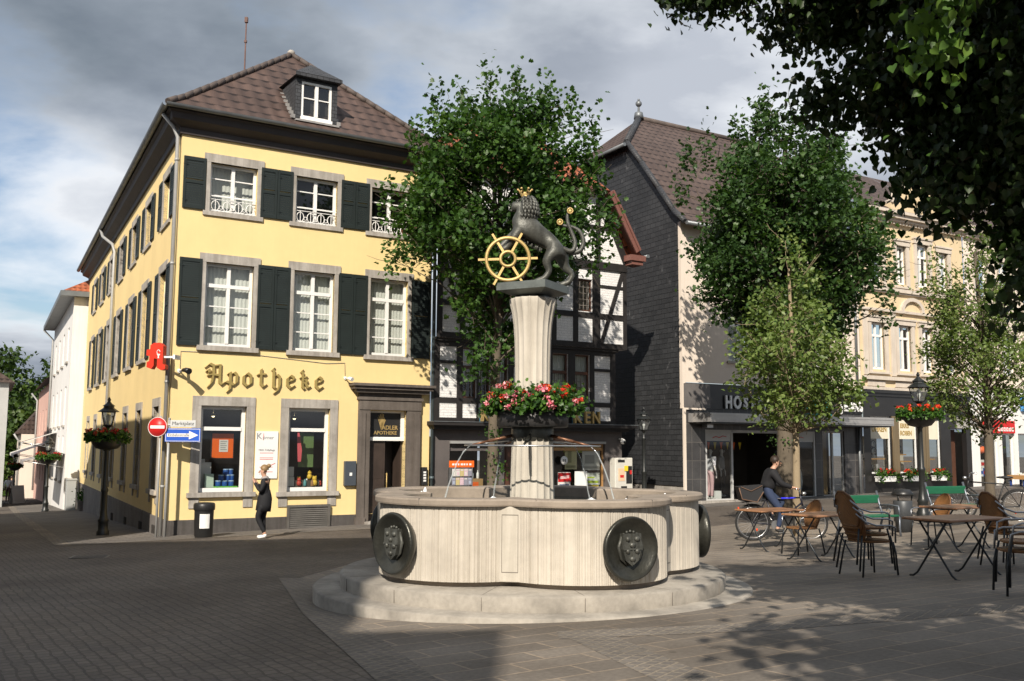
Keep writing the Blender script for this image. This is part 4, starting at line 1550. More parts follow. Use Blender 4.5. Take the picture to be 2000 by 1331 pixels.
# things in and around the shop
t = thing("magazine_rack", "magazine rack with orange header and rows of glossy covers before the half-timbered shop", "rack", TH0 + DF * .80 + NF * .55 + Vector((0, 0, gz(-1.4, 26.8))), AF)
m = MB(); m.box(-.36, .36, -.05, .2, 0, .08); m.box(-.36, -.33, .0, .1, .08, 1.42); m.box(.33, .36, 0, .1, .08, 1.42); m.box(-.33, .33, .06, .09, .1, 1.42); m.build("stand", CHROME, t)
m = MB(); m.box(-.38, .38, -.03, .0, 1.42, 1.60); m.build("header", ORANGE, t)
m = MB()
for q in range(7):
    m.box(-.30 + q * .088, -.235 + q * .088 - .012 * (q % 3), -.033, -.0305, 1.475, 1.525)
m.build("header_lettering", SIGNWHITE, t)
random.seed(8)
mg = [flat("cover%d" % i, c) for i, c in enumerate([(.6, .58, .55), (.55, .2, .2), (.35, .4, .5), (.6, .45, .5), (.5, .42, .2), (.25, .25, .3), (.65, .6, .6)])]
for r in range(5):
    for c in range(5):
        x = -.31 + c * .125
        z = .22 + r * .24
        m = MB(); m.box(x, x + .115, -.03 - .004 * r, -.022 - .004 * r, z, z + .2)
        m.box(x + .01, x + .10, -.033 - .004 * r, -.0305 - .004 * r, z + .15, z + .18, mi=1)
        if (r + c) % 2:
            m.box(x + .03, x + .09, -.033 - .004 * r, -.0305 - .004 * r, z + .03, z + .11, mi=1)
        o = m.build("magazine", [random.choice(mg), random.choice(mg)], None, t.location, AF)
        tag(o, "glossy magazine in the rack with the orange header", "magazine", "magazines in the rack")
t = thing("vending_machine", "cream cigarette vending machine on the corner of the half-timbered shop", "vending machine", TH0, AF)
m = MB(); m.box(6.24, 6.92, -.34, -.05, .30, 1.30, c=.02); m.build("case", flat("cream_enamel", (.62, .60, .54), .35), t)
m = MB(); m.box(6.66, 6.88, -.352, -.341, .52, 1.05); m.box(6.34, 6.6, -.352, -.341, 1.17, 1.24); m.box(6.46, 6.68, -.352, -.341, .37, .44); m.build("selector_panel", INK, t)
m = MB(); m.box(6.36, 6.60, -.35, -.3405, .60, .98); m.build("picture", flat("peach_print", (.75, .52, .34)), t)
m = MB(); m.box(6.42, 6.56, -.354, -.351, .70, .78); m.box(6.79, 6.87, -.358, -.353, .80, .92); m.build("red_print", SIGNRED, t)
m = MB(); m.box(6.58, 6.72, -.36, -.353, .90, 1.06); m.build("yellow_print", YEL, t)
m = MB(); m.box(6.62, 6.68, -.354, -.3515, .955, 1.02); m.build("mark", INK, t)
t = thing("wall_camera", "white round camera under the cornice of the half-timbered shop", "camera", TH0, AF)
m = MB(); m.ball((6.68, -.16, 1.80), .085, 12); m.box(6.64, 6.72, -.12, 0, 1.86, 1.90); m.build("housing", SIGNWHITE, t)
m = MB(); m.ball((6.69, -.215, 1.78), .045, 10); m.build("lens", INK, t)
for (nm, lb, u0, u1, z0, z1, mt, y) in (("notice_board", "red-headed newspaper placard leaning left of the right shop window", 4.19, 4.62, -.05, .88, PAPER, -.28),
                                         ("notice_board", "blank white board leaning below the right shop window of the half-timbered house", 4.82, 5.26, -.05, .90, SIGNWHITE, -.24)):
    t = thing(nm, lb, "board", TH0, AF)
    m = MB(); m.box(u0, u1, y, y + .03, z0 - .3, z1); m.build("board", mt, t)
    if mt is PAPER:
        m = MB(); m.box(u0 - .01, u1 + .01, y - .01, y - .002, z1 - .28, z1 - .02); m.build("red_header", SIGNRED, t)
        m = MB()
        for q in range(3): m.poly([(u0 + .03 + q * .02, y - .012, z1 - .2 + q * .03), (u1 - .05, y - .012, z1 - .17 + q * .03), (u1 - .05, y - .012, z1 - .155 + q * .03), (u0 + .03 + q * .02, y - .012, z1 - .185 + q * .03)])
        m.build("script", SIGNWHITE, t)
        m = MB()
        for q in range(4): m.box(u0 + .04, u1 - .04 - .05 * (q % 2), y - .006, y - .001, z1 - .40 - q * .09, z1 - .35 - q * .09)
        m.build("print", flat("newsprint_blue", (.12, .16, .28)), t)
posters = [(4.72, 5.16, .95, 1.62, "pale_yellow_print", (.75, .68, .38), "pale yellow poster in the right window of the half-timbered shop"),
           (5.36, 6.02, .92, 1.50, "picture_print", (.66, .66, .62), "picture poster above the green banner in the half-timbered shop window"),
           (5.32, 6.02, .48, .84, "mint_print", (.74, .78, .70), "white poster with green edge low in the half-timbered shop window")]
for (a, b, c, d, nm, col, lb) in posters:
    t = thing("poster", lb, "poster", TH0, AF)
    m = MB(); m.box(a, b, .155, .16, c, d); m.build("sheet", flat(nm, col), t)
    m = MB(); m.box(a + .05, b - .05, .150, .1545, c + .05, c + .12); m.box(a + .1, b - .2, .150, .1545, c + .2, d - .12); m.build("print", LIME if 'mint' in nm else flat(nm + "_spot", shade(col, .55)), t)
t = thing("banner", "lime green banner with orange lettering across the half-timbered shop window", "banner", TH0, AF)
m = MB(); m.box(4.70, 6.0, .19, .195, 1.46, 1.70); m.build("cloth", LIME, t)
m = MB()
for q in range(6):
    m.box(5.02 + q * .14, 5.12 + q * .14, .184, .1895, 1.54 - .02 * (q % 2), 1.63)
m.build("lettering", ORANGE, t)
m = MB(); m.box(5.42, 5.98, .165, .17, .33, .45)
tag(m.build("price_strip", YEL, None, TH0, AF), "small yellow strip at the foot of the half-timbered shop window", "strip")
t = thing("round_sticker", "round white sticker with grey mark beside the right shop window", "sticker", TH0, AF)
m = MB(); m.lathe([(.13, 0), (.13, .01), (.001, .011)], 20, T=Matrix.Translation((4.58, -.01, 1.22)) @ Matrix.Rotation(R(90), 4, 'X')); m.build("disc", SIGNWHITE, t)
m = MB(); m.box(4.52, 4.57, -.0235, -.021, 1.18, 1.26); m.box(4.59, 4.64, -.0235, -.021, 1.18, 1.26); m.build("mark", INKGREY, t)
for q, (u, z, w_, h_, mt, lb) in enumerate([(1.72, .40, .5, .30, CARD, "tan cardboard box in the left window of the half-timbered shop"), (1.45, .40, .22, .2, PAPER, "small white carton in the left window of the half-timbered shop"), (1.2, .40, .2, .14, INKGREY, "grey carton in the left window of the half-timbered shop")]):
    t = thing("carton", lb, "carton", TH0, AF)
    m = MB(); m.box(u - w_ / 2, u + w_ / 2, .3, .6, z, z + h_); m.build("box", mt, t)
    m = MB(); m.box(u - w_ * .2, u + w_ * .2, .292, .299, z + h_ * .3, z + h_ * .7); m.build("print", [ORANGE, BLUE, SIGNWHITE][q], t)
for q, (u, h_) in enumerate([(1.55, .26), (1.68, .22), (1.86, .24)]):
    m = MB(); m.lathe([(.035, 0), (.04, .02), (.04, h_ * .65), (.014, h_ * .8), (.014, h_), (.001, h_)], 10)
    tag(m.build("bottle", SIGNWHITE if q != 1 else flat("pale_bottle", (.5, .55, .6)), None, TH0 + RT @ Vector((u, .42, .70 if q else .61))), "pale bottle standing on a carton in the half-timbered shop window", "bottle", "bottles in the half-timbered shop window")

# ------------------------------------------------------------------ slate-clad house with the clothes shop
K0 = TH0 + DF * 9.28
SC = thing("slate_house", "tall house with slate-hung gable, cream front and brown half-hipped roof over a clothes shop", "building", K0, AF)
def pale_slates(t, v, c):
    """bleached slates scattered over the wall"""
    n_ = t.nodes.new("ShaderNodeTexNoise"); n_.inputs['Scale'].default_value = 2.6; n_.inputs['Detail'].default_value = 3
    mp = t.nodes.new("ShaderNodeMapping"); mp.inputs['Scale'].default_value = (1.6, 1.0, 1)
    mp.inputs['Rotation'].default_value = (0, 0, .5)
    t.links.new(v, mp.inputs[0]); t.links.new(mp.outputs[0], n_.inputs['Vector'])
    big = noise(t, v, .35, 2)
    k = math_node(t, 'MULTIPLY', ramp(t, n_.outputs[0], [(.62, (0, 0, 0)), (.68, (1, 1, 1))]), ramp(t, big, [(.48, (0, 0, 0)), (.58, (.55, .55, .55))]))
    return mix_col(t, k, c, (.20, .20, .205))


SLATEWALL = brick_mat("slate_cladding", 0.30, 0.17, 0.010, (0.058, 0.060, 0.064), (0.040, 0.042, 0.045), (0.014, 0.014, 0.015), 0.5, 0.016, 0.5, 0.35, 0.6, 0.02, spec=0.45, extra=pale_slates)
BLACKTILE = brick_mat("black_stone_tile", 0.36, 0.60, 0.012, (0.085, 0.083, 0.084), (0.060, 0.058, 0.060), (0.15, 0.14, 0.13), 0.35, 0.002, 0.0, 0.4, 1.5, spec=0.5)
BLACKSTONE = M("polished_black_stone", (0.022, 0.021, 0.021), 0.28, 0.25, 2, 20, 0.0006, spec=0.5)
TSL = Tm(0, 0, SIDEA, True)
D_ = 10.0
prof = [(-.0, 9.15), (1.0, 10.35), (2.0, 11.5), (2.9, 12.5)]
mb = MB()
pts = [(0, .38)] + [(t_, z) for t_, z in prof] + [(D_ - t_, z) for t_, z in reversed(prof)] + [(D_, .38)]
for (ta, za), (tb, zb) in zip(pts[1:-2], pts[2:-1]):
    mb.poly([(ta, -.03, .38), (tb, -.03, .38), (tb, -.03, zb), (ta, -.03, za)], T=TSL)
mb.build("slate_wall", SLATEWALL, SC)
mb = MB(); mb.box(0.02, D_, -.0, .3, -1.0, .38, TSL); mb.build("plinth", GREYSTONE, SC)
mb = MB()
cw = [(2.05, 3.05, 4.55, 6.25), (4.2, 5.2, 4.55, 6.25), (6.35, 7.35, 4.55, 6.25), (2.05, 3.05, 7.1, 8.6), (4.2, 5.2, 7.1, 8.6), (6.35, 7.35, 7.1, 8.6)]
wall_holes(mb, 0.0, 8.72, 3.76, 9.12, cw)
mb.box(-.04, .10, -.03, .1, 2.9 - .0, 9.1)
mb.build("wall", CREAMWALL, SC)
for (a, b, c, d) in cw:
    w = frame_mb(a, b, c, d, ID, .1, .07, [(a + b) / 2], [d - .45], []).build("window", WHITEPAINT, SC)
    pane_mb(a, b, c, d, ID, .14).build("pane", GLASS, w)
    m = MB(); m.box(a - .08, b + .08, -.06, .1, c - .08, c); m.build("sill", GREYSTONE, w)
    curtain_mb(a, b, c, d, ID, .3, 8).build("curtain", CURTAIN, w)
mb = MB()
f0, eo = -.38, .10
front = [(f0, 8.98), (.22, 9.48), (1.0, 10.42), (2.0, 11.57), (2.9, 12.57), (5.0, 14.5)]
nI = Vector((math.sin(SIDEA), -math.cos(SIDEA)))
def SP(t_, o, z):
    q = TSL @ Vector((t_, -o, z))
    return (q.x, q.y, z)
def FR(u, t_, z):                                              # a point u along the front, t into the house
    q = dsl * t_
    return (u + q.x, q.y, z)
ridge_s = 2.0
for (ta, za), (tb, zb) in zip(front[:-1], front[1:]):
    oa, ob = -.16, -.16
    if za > 12: oa, ob = -.16, ridge_s
    mb.poly([FR(oa, ta, za), FR(8.7, ta, za), FR(8.7, tb, zb), FR(ob, tb, zb)])
    mb.poly([FR(oa, D_ - ta, za), FR(8.7, D_ - ta, za), FR(8.7, D_ - tb, zb), FR(ob, D_ - tb, zb)])
mb.poly([FR(-.32, 2.75, 12.46), FR(-.32, D_ - 2.75, 12.46), FR(ridge_s, 5.0, 14.5)])
scroof = mb.build("roof", ROOFBROWN2, SC)
mb = MB()
for (ta, za), (tb, zb) in zip(front[:-2], front[1:-1]):
    a_, b_ = Vector(FR(-.14, ta, za)), Vector(FR(-.14, tb, zb))
    mb.tube([a_ + Vector((0, 0, .04)), b_ + Vector((0, 0, .04))], .10, 6)
mb.tube([Vector(FR(-.16, 2.9, 12.6)), Vector(FR(ridge_s, 5, 14.55))], .13, 6)
mb.build("verge_slate", SLATEROOF, scroof)
mb = MB()
mb.tube([Vector(FR(ridge_s, 5, 14.53)), Vector(FR(8.7, 5, 14.53))], .11, 8)
mb.build("ridge_cap", MATS["ridge_tile"], scroof)
mb = MB()
a_ = Vector(FR(ridge_s, 5, 14.5))
mb.lathe([(.2, 0), (.16, .25), (.05, .3), (.04, .5)], 10, T=Matrix.Translation(a_)); mb.ball(a_ + Vector((0, 0, .62)), .13, 10); mb.ball(a_ + Vector((0, 0, .78)), .05, 8)
mb.build("ridge_finial", ZINC, scroof)
mb = MB(); mb.tube([FR(-.38, 2.7, 12.44), FR(-.38, D_ - 2.7, 12.44)], .07, 8); mb.tube([FR(-.1, -.44, 8.98), FR(8.7, -.44, 8.98)], .07, 8)
mb.build("gutter", ZINC, scroof)
# shop front
mb = MB()
shop_h = [(.95, 6.20, -.12, 2.22), (6.55, 7.72, -.12, 2.25)]
wall_holes(mb, 0.08, 8.72, -.8, 2.9, shop_h, ID, 0, .12)
mb.build("shop_front", BLACKTILE, SC)
mb = MB(); mb.box(0.08, 8.72, -.04, .0, 2.9, 3.74); mb.build("fascia", BLACKSTONE, SC)
mb = MB(); mb.box(0.0, 1.15, -.05, -.041, 2.93, 3.72); mb.build("fascia_panel", M("grey_panel", (.14, .13, .125), .5, .2), SC)
mb = MB(); mb.box(-.03, .07, -.06, 0, -.7, 2.92); mb.box(.07, .95, -.06, 0, 2.86, 2.92); mb.build("edge_strip", CREAMWALL, SC)
mb = MB()
mb.box(.25, 9.15, -1.0, 0, 2.47, 2.53)
mb.box(.25, 9.15, -1.04, -1.0, 2.45, 2.74)
mb.box(.22, .25, -1.04, -0.0, 2.45, 2.74); mb.box(9.15, 9.18, -1.04, 0, 2.45, 2.74)
mb.box(.23, 9.17, -1.055, -1.041, 2.50, 2.53); mb.box(.23, 9.17, -1.055, -1.041, 2.66, 2.69)
mb.build("canopy", M("canopy_metal", (.46, .45, .44), .35, .15, 1.5, 50, .0006, metal=.5), SC)
mb = MB(); mb.box(.3, 9.1, -.98, -.02, 2.40, 2.465); mb.build("canopy_soffit", BLACKSTONE, SC)
t = thing("fascia_lettering", "white capital letters HOSEN and JEANS on the black fascia of the clothes shop", "sign", K0, AF)
x = 1.95
for s_, x in zip("HOSEN", (1.92, 2.32, 2.70, 3.07, 3.46)):
    text_mb(s_, .58, .05, RX(x, -.10, 3.13), .022, sx=.75).build("letter", SIGNWHITE, t)
for s_, x in zip("JEANS", (7.50, 7.74, 8.02, 8.30, 8.56)):
    text_mb(s_, .50, .05, RX(x, -.10, 3.15), .018, sx=.75).build("letter", SIGNWHITE, t)
TEAL = flat("teal_letter", (.01, .16, .17))
t = thing("logo_sign", "teal shop logo between the white words on the black fascia", "sign", K0, AF)
for s_, x in zip("CPO", (5.7, 6.15, 6.6)):
    text_mb(s_, .52, .05, RX(x, -.10, 3.15), .02).build("letter", TEAL, t)
m = MB(); m.box(5.4, 7.0, -.08, -.06, 2.80, 2.86); m.build("underline", TEAL, t)
# shop interior and glazing
mb = MB()
mb.box(.95, 6.2, 3.4, 3.45, -.1, 2.3); mb.box(.90, .95, .1, 3.4, -.1, 2.3); mb.box(6.2, 6.25, .1, 3.4, -.1, 2.3); mb.box(.95, 6.2, .1, 3.4, 2.24, 2.3); mb.box(.95, 6.2, .1, 3.4, -.16, -.10)
mb.box(6.5, 7.8, .8, .85, -.1, 2.3)
mb.build("shop_interior", INTERIOR, SC)
fr = MB()
for u in (.95, 2.12, 4.35, 6.12):
    fr.box(u, u + .08, .02, .10, -.12, 2.22)
fr.box(1.03, 6.12, .02, .10, 2.13, 2.22); fr.box(1.03, 2.12, .02, .1, -.12, -.06); fr.box(4.43, 6.12, .02, .1, -.12, -.06)
fr.box(1.03, 2.12, .04, .09, 1.85, 2.13); fr.box(4.43, 6.12, .04, .09, 1.85, 2.13)
fr.build("shop_frame", flat("pale_grey_frame", (.50, .50, .49), .4), SC)
for u in (1.6, 5.3):
    m = MB(); m.tube([(u - .3, .034, 1.95), (u - .15, .034, 2.0), (u, .034, 1.96), (u + .15, .034, 2.02), (u + .32, .034, 1.99)], .012, 5); m.build("frame_script", SIGNRED, SC)
m = pane_mb(1.03, 2.12, -.06, 1.85, ID, .06); m.build("pane", GLASSD, SC)
m = pane_mb(4.43, 6.12, -.06, 1.85, ID, .06); m.build("pane", GLASSD, SC)
d_ = frame_mb(6.55, 7.72, -.12, 2.25, ID, .06, .07, [7.12], [], []).build("door", PIPEGREY, SC)
pane_mb(6.6, 7.68, -.1, 2.2, ID, .10).build("pane", GLASSD, d_)
curtain_mb(6.6, 7.1, -.1, 2.2, ID, .3, 6).build("curtain", flat("tan_curtain", (.30, .20, .09)), d_)
mb = MB(); mb.box(.1, 8.7, -.32, .1, -.9, -.10); mb.build("step", GREYSTONE, SC)
mb = MB()
for q in range(3):
    mb.box(2.5 + q * .17, 2.6 + q * .17, -.328, -.3205, -.17, -.12)
mb.build("step_marking", YEL, SC)
m = MB(); m.tube([(8.45, -.07, -.4), (8.45, -.07, 2.4)], .05, 8); m.tube([(8.45, -.07, 3.8), (8.45, -.07, 8.9)], .05, 8); m.build("downpipe", ZINC, SC)
m = MB(); m.box(.72, .98, -.35, -.1, 2.28, 2.38); m.box(.8, .9, -.1, 0, 2.3, 2.36)
tag(m.build("floodlight", CHROME, None, K0, AF), "small metal floodlight under the left end of the shop canopy", "lamp")
# bunting of small pennants inside the entrance
for q in range(6):
    u = 2.4 + q * .3
    m = MB(); m.prism([(u, 1.82), (u + .14, 1.82), (u + .07, 1.55)], 1.5, 1.51)
    tag(m.build("pennant", [ORANGE, YEL][q % 2], None, K0, AF), "small %s pennant hanging in the dark shop entrance" % ["orange", "yellow"][q % 2], "pennant", "%s pennants in the shop entrance" % ["orange", "yellow"][q % 2])

# ------------------------------------------------------------------ ornate cream house with the watch shop
B0 = TH0 + DF * 9.55
BH = thing("ornate_house", "ornate cream nineteenth-century house with carved window frames over a black watch-shop front", "building", B0, AF)
BEIGE = M("cream_stucco", (0.66, 0.53, 0.34), 0.85, 0.07, 1.0, 60, 0.002, streak=0.12)
TRIM = M("pale_trim", (0.60, 0.53, 0.45), 0.8, 0.1, 2, 60, 0.003, streak=0.15)
def arch_pts(a, b, z0, rise, n=10):
    m_ = (a + b) / 2; w_ = (b - a) / 2
    return [(m_ + w_ * math.cos(math.pi * k / n), z0 + rise * math.sin(math.pi * k / n)) for k in range(n + 1)]


mb = MB()
bw1 = [(9.08, 9.88, 4.62, 6.42), (10.68, 11.48, 4.62, 6.40), (12.10, 12.80, 4.62, 6.40), (13.55, 14.35, 4.62, 6.42)]
bw2 = [(9.08, 9.88, 7.95, 9.35), (10.72, 11.32, 8.02, 9.55), (11.98, 12.72, 8.02, 9.75), (13.35, 13.95, 8.02, 9.55)]
wall_holes(mb, 8.46, 15.0, 3.84, 10.7, bw1 + bw2)
mb.build("wall", BEIGE, BH)
mb = MB()
mb.box(8.5, 15.0, -.14, 0, 4.22, 4.36); mb.box(8.5, 15.0, -.10, 0, 3.84, 3.95)
mb.box(8.5, 15.0, -.16, 0, 7.66, 7.80); mb.box(8.5, 15.0, -.10, 0, 7.60, 7.66); mb.box(8.5, 15, -.12, 0, 6.86, 6.96)
mb.box(8.5, 15.0, -.20, 0, 10.46, 10.56); mb.box(8.5, 15.0, -.34, 0, 10.56, 10.70); mb.box(8.5, 15.0, -.44, 0, 10.70, 10.82)
for (a, b, c, d) in bw1 + bw2:
    mb.box(a - .17, a, -.07, .08, c - .1, d); mb.box(b, b + .17, -.07, .08, c - .1, d)
    mb.box(a - .21, b + .21, -.10, .08, d, d + .18); mb.box(a - .24, b + .24, -.14, .02, d + .18, d + .25); mb.box(a - .2, b + .2, -.12, .05, c - .17, c - .1)
for u in (8.62, 10.22, 13.0, 14.7):
    mb.box(u, u + .26, -.06, 0, 4.4, 6.86); mb.box(u - .03, u + .29, -.09, 0, 6.68, 6.80)
ar = arch_pts(11.0, 12.1, 6.96, .42)
ao = arch_pts(10.85, 12.25, 6.96, .56)
for k in range(10):
    mb.prism([ar[k], ar[k + 1], ao[k + 1], ao[k]], -.12, 0)
for u in (8.8, 10.4, 11.8, 13.2):
    mb.box(u, u + 1.0, -.03, 0, 4.42, 4.50)
    mb.box(u, u + 1.0, -.05, 0, 3.98, 4.18)
for k in range(34):
    mb.box(8.56 + k * .19, 8.66 + k * .19, -.16, 0, 10.36, 10.46)
mb.build("stucco_trim", TRIM, BH)
mb = MB()
g = [(10.4, 10.82), (10.4, 11.2), (10.8, 11.35), (11.0, 11.75), (11.6, 12.2), (12.35, 12.7), (13.1, 12.2), (13.7, 11.75), (13.9, 11.35), (14.3, 11.2), (14.3, 10.82)]
mb.prism(g, -.12, .2)
mb.build("gable", BEIGE, BH)
mb = MB()
for (a, b) in zip(g[1:-1], g[2:]):
    slab2 = Vector((b[0] - a[0], b[1] - a[1])).normalized()
    nn_ = Vector((-slab2.y, slab2.x)) * .1
    mb.prism([a, b, (b[0] + nn_.x, b[1] + nn_.y), (a[0] + nn_.x, a[1] + nn_.y)], -.2, .24)
mb.ball((12.35, .0, 12.95), .17, 10)
mb.build("gable_coping", TRIM, BH)
mb = MB(); mb.mesh([(8.46, -.3, 10.83), (15, -.3, 10.83), (15, 4.5, 14.0), (8.46, 4.5, 14.0)], [(0, 1, 2, 3)]); mb.build("roof", ROOFBROWN2, BH)
for (a, b, c, d) in bw1 + bw2:
    w = frame_mb(a, b, c, d, ID, .1, .075, [(a + b) / 2], [d - .5], []).build("window", WHITEPAINT, BH)
    pane_mb(a, b, c, d, ID, .14).build("pane", GLASS, w)
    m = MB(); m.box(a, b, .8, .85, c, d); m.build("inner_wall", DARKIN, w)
mb = MB()
sw = [(8.85, 10.02, .70, 2.84), (10.46, 11.58, .70, 2.84), (12.24, 13.02, .70, 2.80), (13.66, 14.68, -.2, 2.42)]
wall_holes(mb, 8.46, 15.0, -.8, 3.72, sw, ID, -.05, .2)
mb.box(8.46, 15.0, -.16, -.05, 3.72, 3.84); mb.box(8.46, 15.0, -.10, -.05, 3.6, 3.72)
mb.build("shop_front", BLACKSTONE, BH)
BRZ = M("bronze_strip", (.36, .27, .16), .35, .2, 2, 30, .0006, metal=.7, stretch=(8, 8, .3))
for a, b in ((10.05, 10.43), (11.62, 12.0), (12.03, 12.22)):
    mb = MB(); mb.box(a, b, -.10, -.055, .66, 2.86); mb.build("bronze_pilaster", BRZ, BH)
WARM = M("warm_backdrop", (.55, .50, .42), .9, .05)
random.seed(3)
for i, (a, b, c, d) in enumerate(sw[:3]):
    w = frame_mb(a, b, c, d, ID, .02, .045, [], [], []).build("shop_window", SIGNWHITE, BH)
    pane_mb(a, b, c, d, ID, .06).build("pane", GLASSD, w)
    m = MB(); m.box(a + .045, b - .045, .03, .05, 2.0, d - .045); m.build("header", flat("cream_header", (.72, .66, .52)) if "cream_header" not in MATS else MATS["cream_header"], w)
    m = MB(); m.box(a, b, .62, .66, c, 2.1); m.box(a, b, .1, .62, c - .04, c); m.build("backdrop", WARM, w)
    for z in ((1.22,) if i == 0 else (1.12, .98 + .4) if i == 1 else (1.2,)):
        m = MB(); m.box(a + .05, b - .15 - .3 * (z > 1.3), .14, .5, z, z + .045); m.build("shelf", WOODLIGHT, w)
text_mb("UHREN", .30, .012, RX(9.44, .026, 2.36), .010, sx=.85).build("window_lettering", GOLD, BH)
text_mb("ERRS", .24, .012, RX(10.92, .026, 2.50), .008).build("window_lettering", GOLD, BH)
text_mb("ROBEN", .24, .012, RX(11.0, .026, 2.22), .008, sx=.9).build("window_lettering", GOLD, BH)
def wall_clock(x, z, r, lab):
    t = thing("wall_clock", lab, "clock", B0 + RT @ Vector((x, .56, z)), AF)
    m = MB(); Tq = Matrix.Rotation(R(90), 4, 'X')
    m.tube([Tq @ Vector((r * math.cos(k * .3142), r * math.sin(k * .3142), 0)) for k in range(20)], r * .16, 6, closed=True); m.build("rim", INK, t)
    m = MB(); m.lathe([(r * .9, -.01), (r * .9, .01), (.001, .012)], 20, T=Tq); m.build("dial", SIGNWHITE, t)
    m = MB(); m.box(-.008, .008, -.03, -.02, 0, r * .7); m.box(0, r * .5, -.03, -.02, -.008, .008); m.build("hand", INK, t)


wall_clock(9.75, 1.80, .13, "upper black-rimmed clock in the first watch-shop window")
wall_clock(9.76, 1.52, .15, "lower black-rimmed clock in the first watch-shop window")
wall_clock(11.22, 1.62, .15, "black-rimmed clock in the second watch-shop window")
for i, (x, y, z, w_, h_, mt) in enumerate([(9.02, .3, 1.265, .16, .16, SIGNWHITE), (9.22, .3, 1.265, .12, .24, SIGNWHITE), (9.42, .32, 1.265, .2, .14, SIGNWHITE), (10.62, .3, 1.425, .14, .2, SIGNRED), (10.8, .3, 1.425, .12, .15, SIGNWHITE), (9.1, .3, .70, .1, .3, INK), (9.35, .3, .7, .1, .34, INK), (9.6, .3, .7, .14, .36, INKGREY), (12.5, .3, 1.245, .12, .2, SIGNWHITE)]):
    m = MB()
    m.box(-w_ / 2, w_ / 2, -.05, .05, 0, .02); m.lathe([(w_ * .4, .02), (w_ * .34, h_ * .5), (w_ * .42, h_ * .9), (.001, h_)], 10)
    o = m.build("watch_stand", mt, None, B0 + RT @ Vector((x, y, z)), AF)
    tag(o, "small display stand in the watch-shop windows", "stand", "display stands in the watch-shop windows")
mb = MB(); mb.box(13.62, 14.72, .5, .56, -.2, 2.42); mb.box(13.75, 14.6, .45, .5, -.1, 2.3); mb.build("door", BROWNFRAME, BH)
mb = MB(); mb.box(13.5, 14.9, -.5, .4, -.9, -.05); mb.build("door_step", GREYSTONE, BH)
mb = MB(); mb.box(14.05, 14.8, -.075, -.052, 2.46, 2.90); mb.build("door_panel", flat("grey_panel2", (.35, .34, .31)), BH)

# ------------------------------------------------------------------ white shop at the right edge
WS = thing("white_shop_house", "cream house with a white shop front and red shop sign at the right edge", "building", B0, AF)
mb = MB()
ww = [(15.6, 16.9, .0, 2.15), (17.15, 18.0, .0, 2.3), (18.3, 19.4, -.1, 2.3)]
wall_holes(mb, 15.02, 26, -.9, 4.2, ww, ID, -.02)
mb.build("shop_front", WHITEWALL, WS)
mb = MB()
uw = [(15.7 + k * 1.7, 16.6 + k * 1.7, z, z + 1.7) for k in range(6) for z in (4.7, 7.9)]
wall_holes(mb, 15.02, 26, 4.2, 10.6, uw, ID, -.03)
mb.build("wall", CREAMWALL, WS)
mb = MB()
mb.box(15.02, 26, -.4, 0, 10.6, 10.85); mb.box(15.02, 26, -.2, 0, 10.4, 10.6); mb.box(15.02, 26, -.14, 0, 4.15, 4.3); mb.box(15.02, 26, -.12, 0, 7.4, 7.52)
for (a, b, c, d) in uw:
    mb.box(a - .14, a, -.08, .05, c, d); mb.box(b, b + .14, -.08, .05, c, d); mb.box(a - .18, b + .18, -.1, .05, d, d + .16); mb.box(a - .18, b + .18, -.1, .05, c - .1, c)
mb.build("stucco_trim", TRIM, WS)
mb = MB(); mb.mesh([(15.02, -.3, 10.86), (26, -.3, 10.86), (26, 4.5, 14.0), (15.02, 4.5, 14.0)], [(0, 1, 2, 3)]); mb.build("roof", ROOFBROWN2, WS)
for (a, b, c, d) in uw:
    w = frame_mb(a, b, c, d, ID, .08, .07, [(a + b) / 2], [d - .5], []).build("window", WHITEPAINT, WS)
    pane_mb(a, b, c, d, ID, .12).build("pane", GLASS, w)
for (a, b, c, d) in ww:
    w = frame_mb(a, b, c, d, ID, .08, .07, [], [], []).build("shop_window", WHITEPAINT, WS)
    pane_mb(a, b, c, d, ID, .12).build("pane", GLASSD, w)
    m = MB(); m.box(a - .3, b + .3, 1.4, 1.45, c - .2, d + .2); m.build("inner_wall", INTERIOR, w)
t = thing("shop_sign", "dark red shop sign with white lettering on the white shop front", "sign", B0, AF)
m = MB(); m.box(15.75, 17.95, -.12, -.03, 2.30, 2.82); m.build("board", SIGNRED, t)
m = MB()
for q in range(6):
    m.box(16.75 + q * .19, 16.88 + q * .19, -.13, -.1205, 2.38, 2.54)
    m.box(16.79 + q * .19, 16.84 + q * .19, -.131, -.1301, 2.42, 2.50, mi=1)
m.build("lettering", [SIGNWHITE, SIGNRED], t)
t = thing("shop_sign", "blue and white shop sign at the right edge of the picture", "sign", B0, AF)
m = MB(); m.box(18.55, 20.2, -.16, -.03, 3.25, 3.85); m.build("board", flat("sky_blue", (.06, .28, .62)), t)
m = MB(); m.box(18.7, 19.6, -.17, -.161, 3.35, 3.5); m.build("stripe", SIGNWHITE, t)

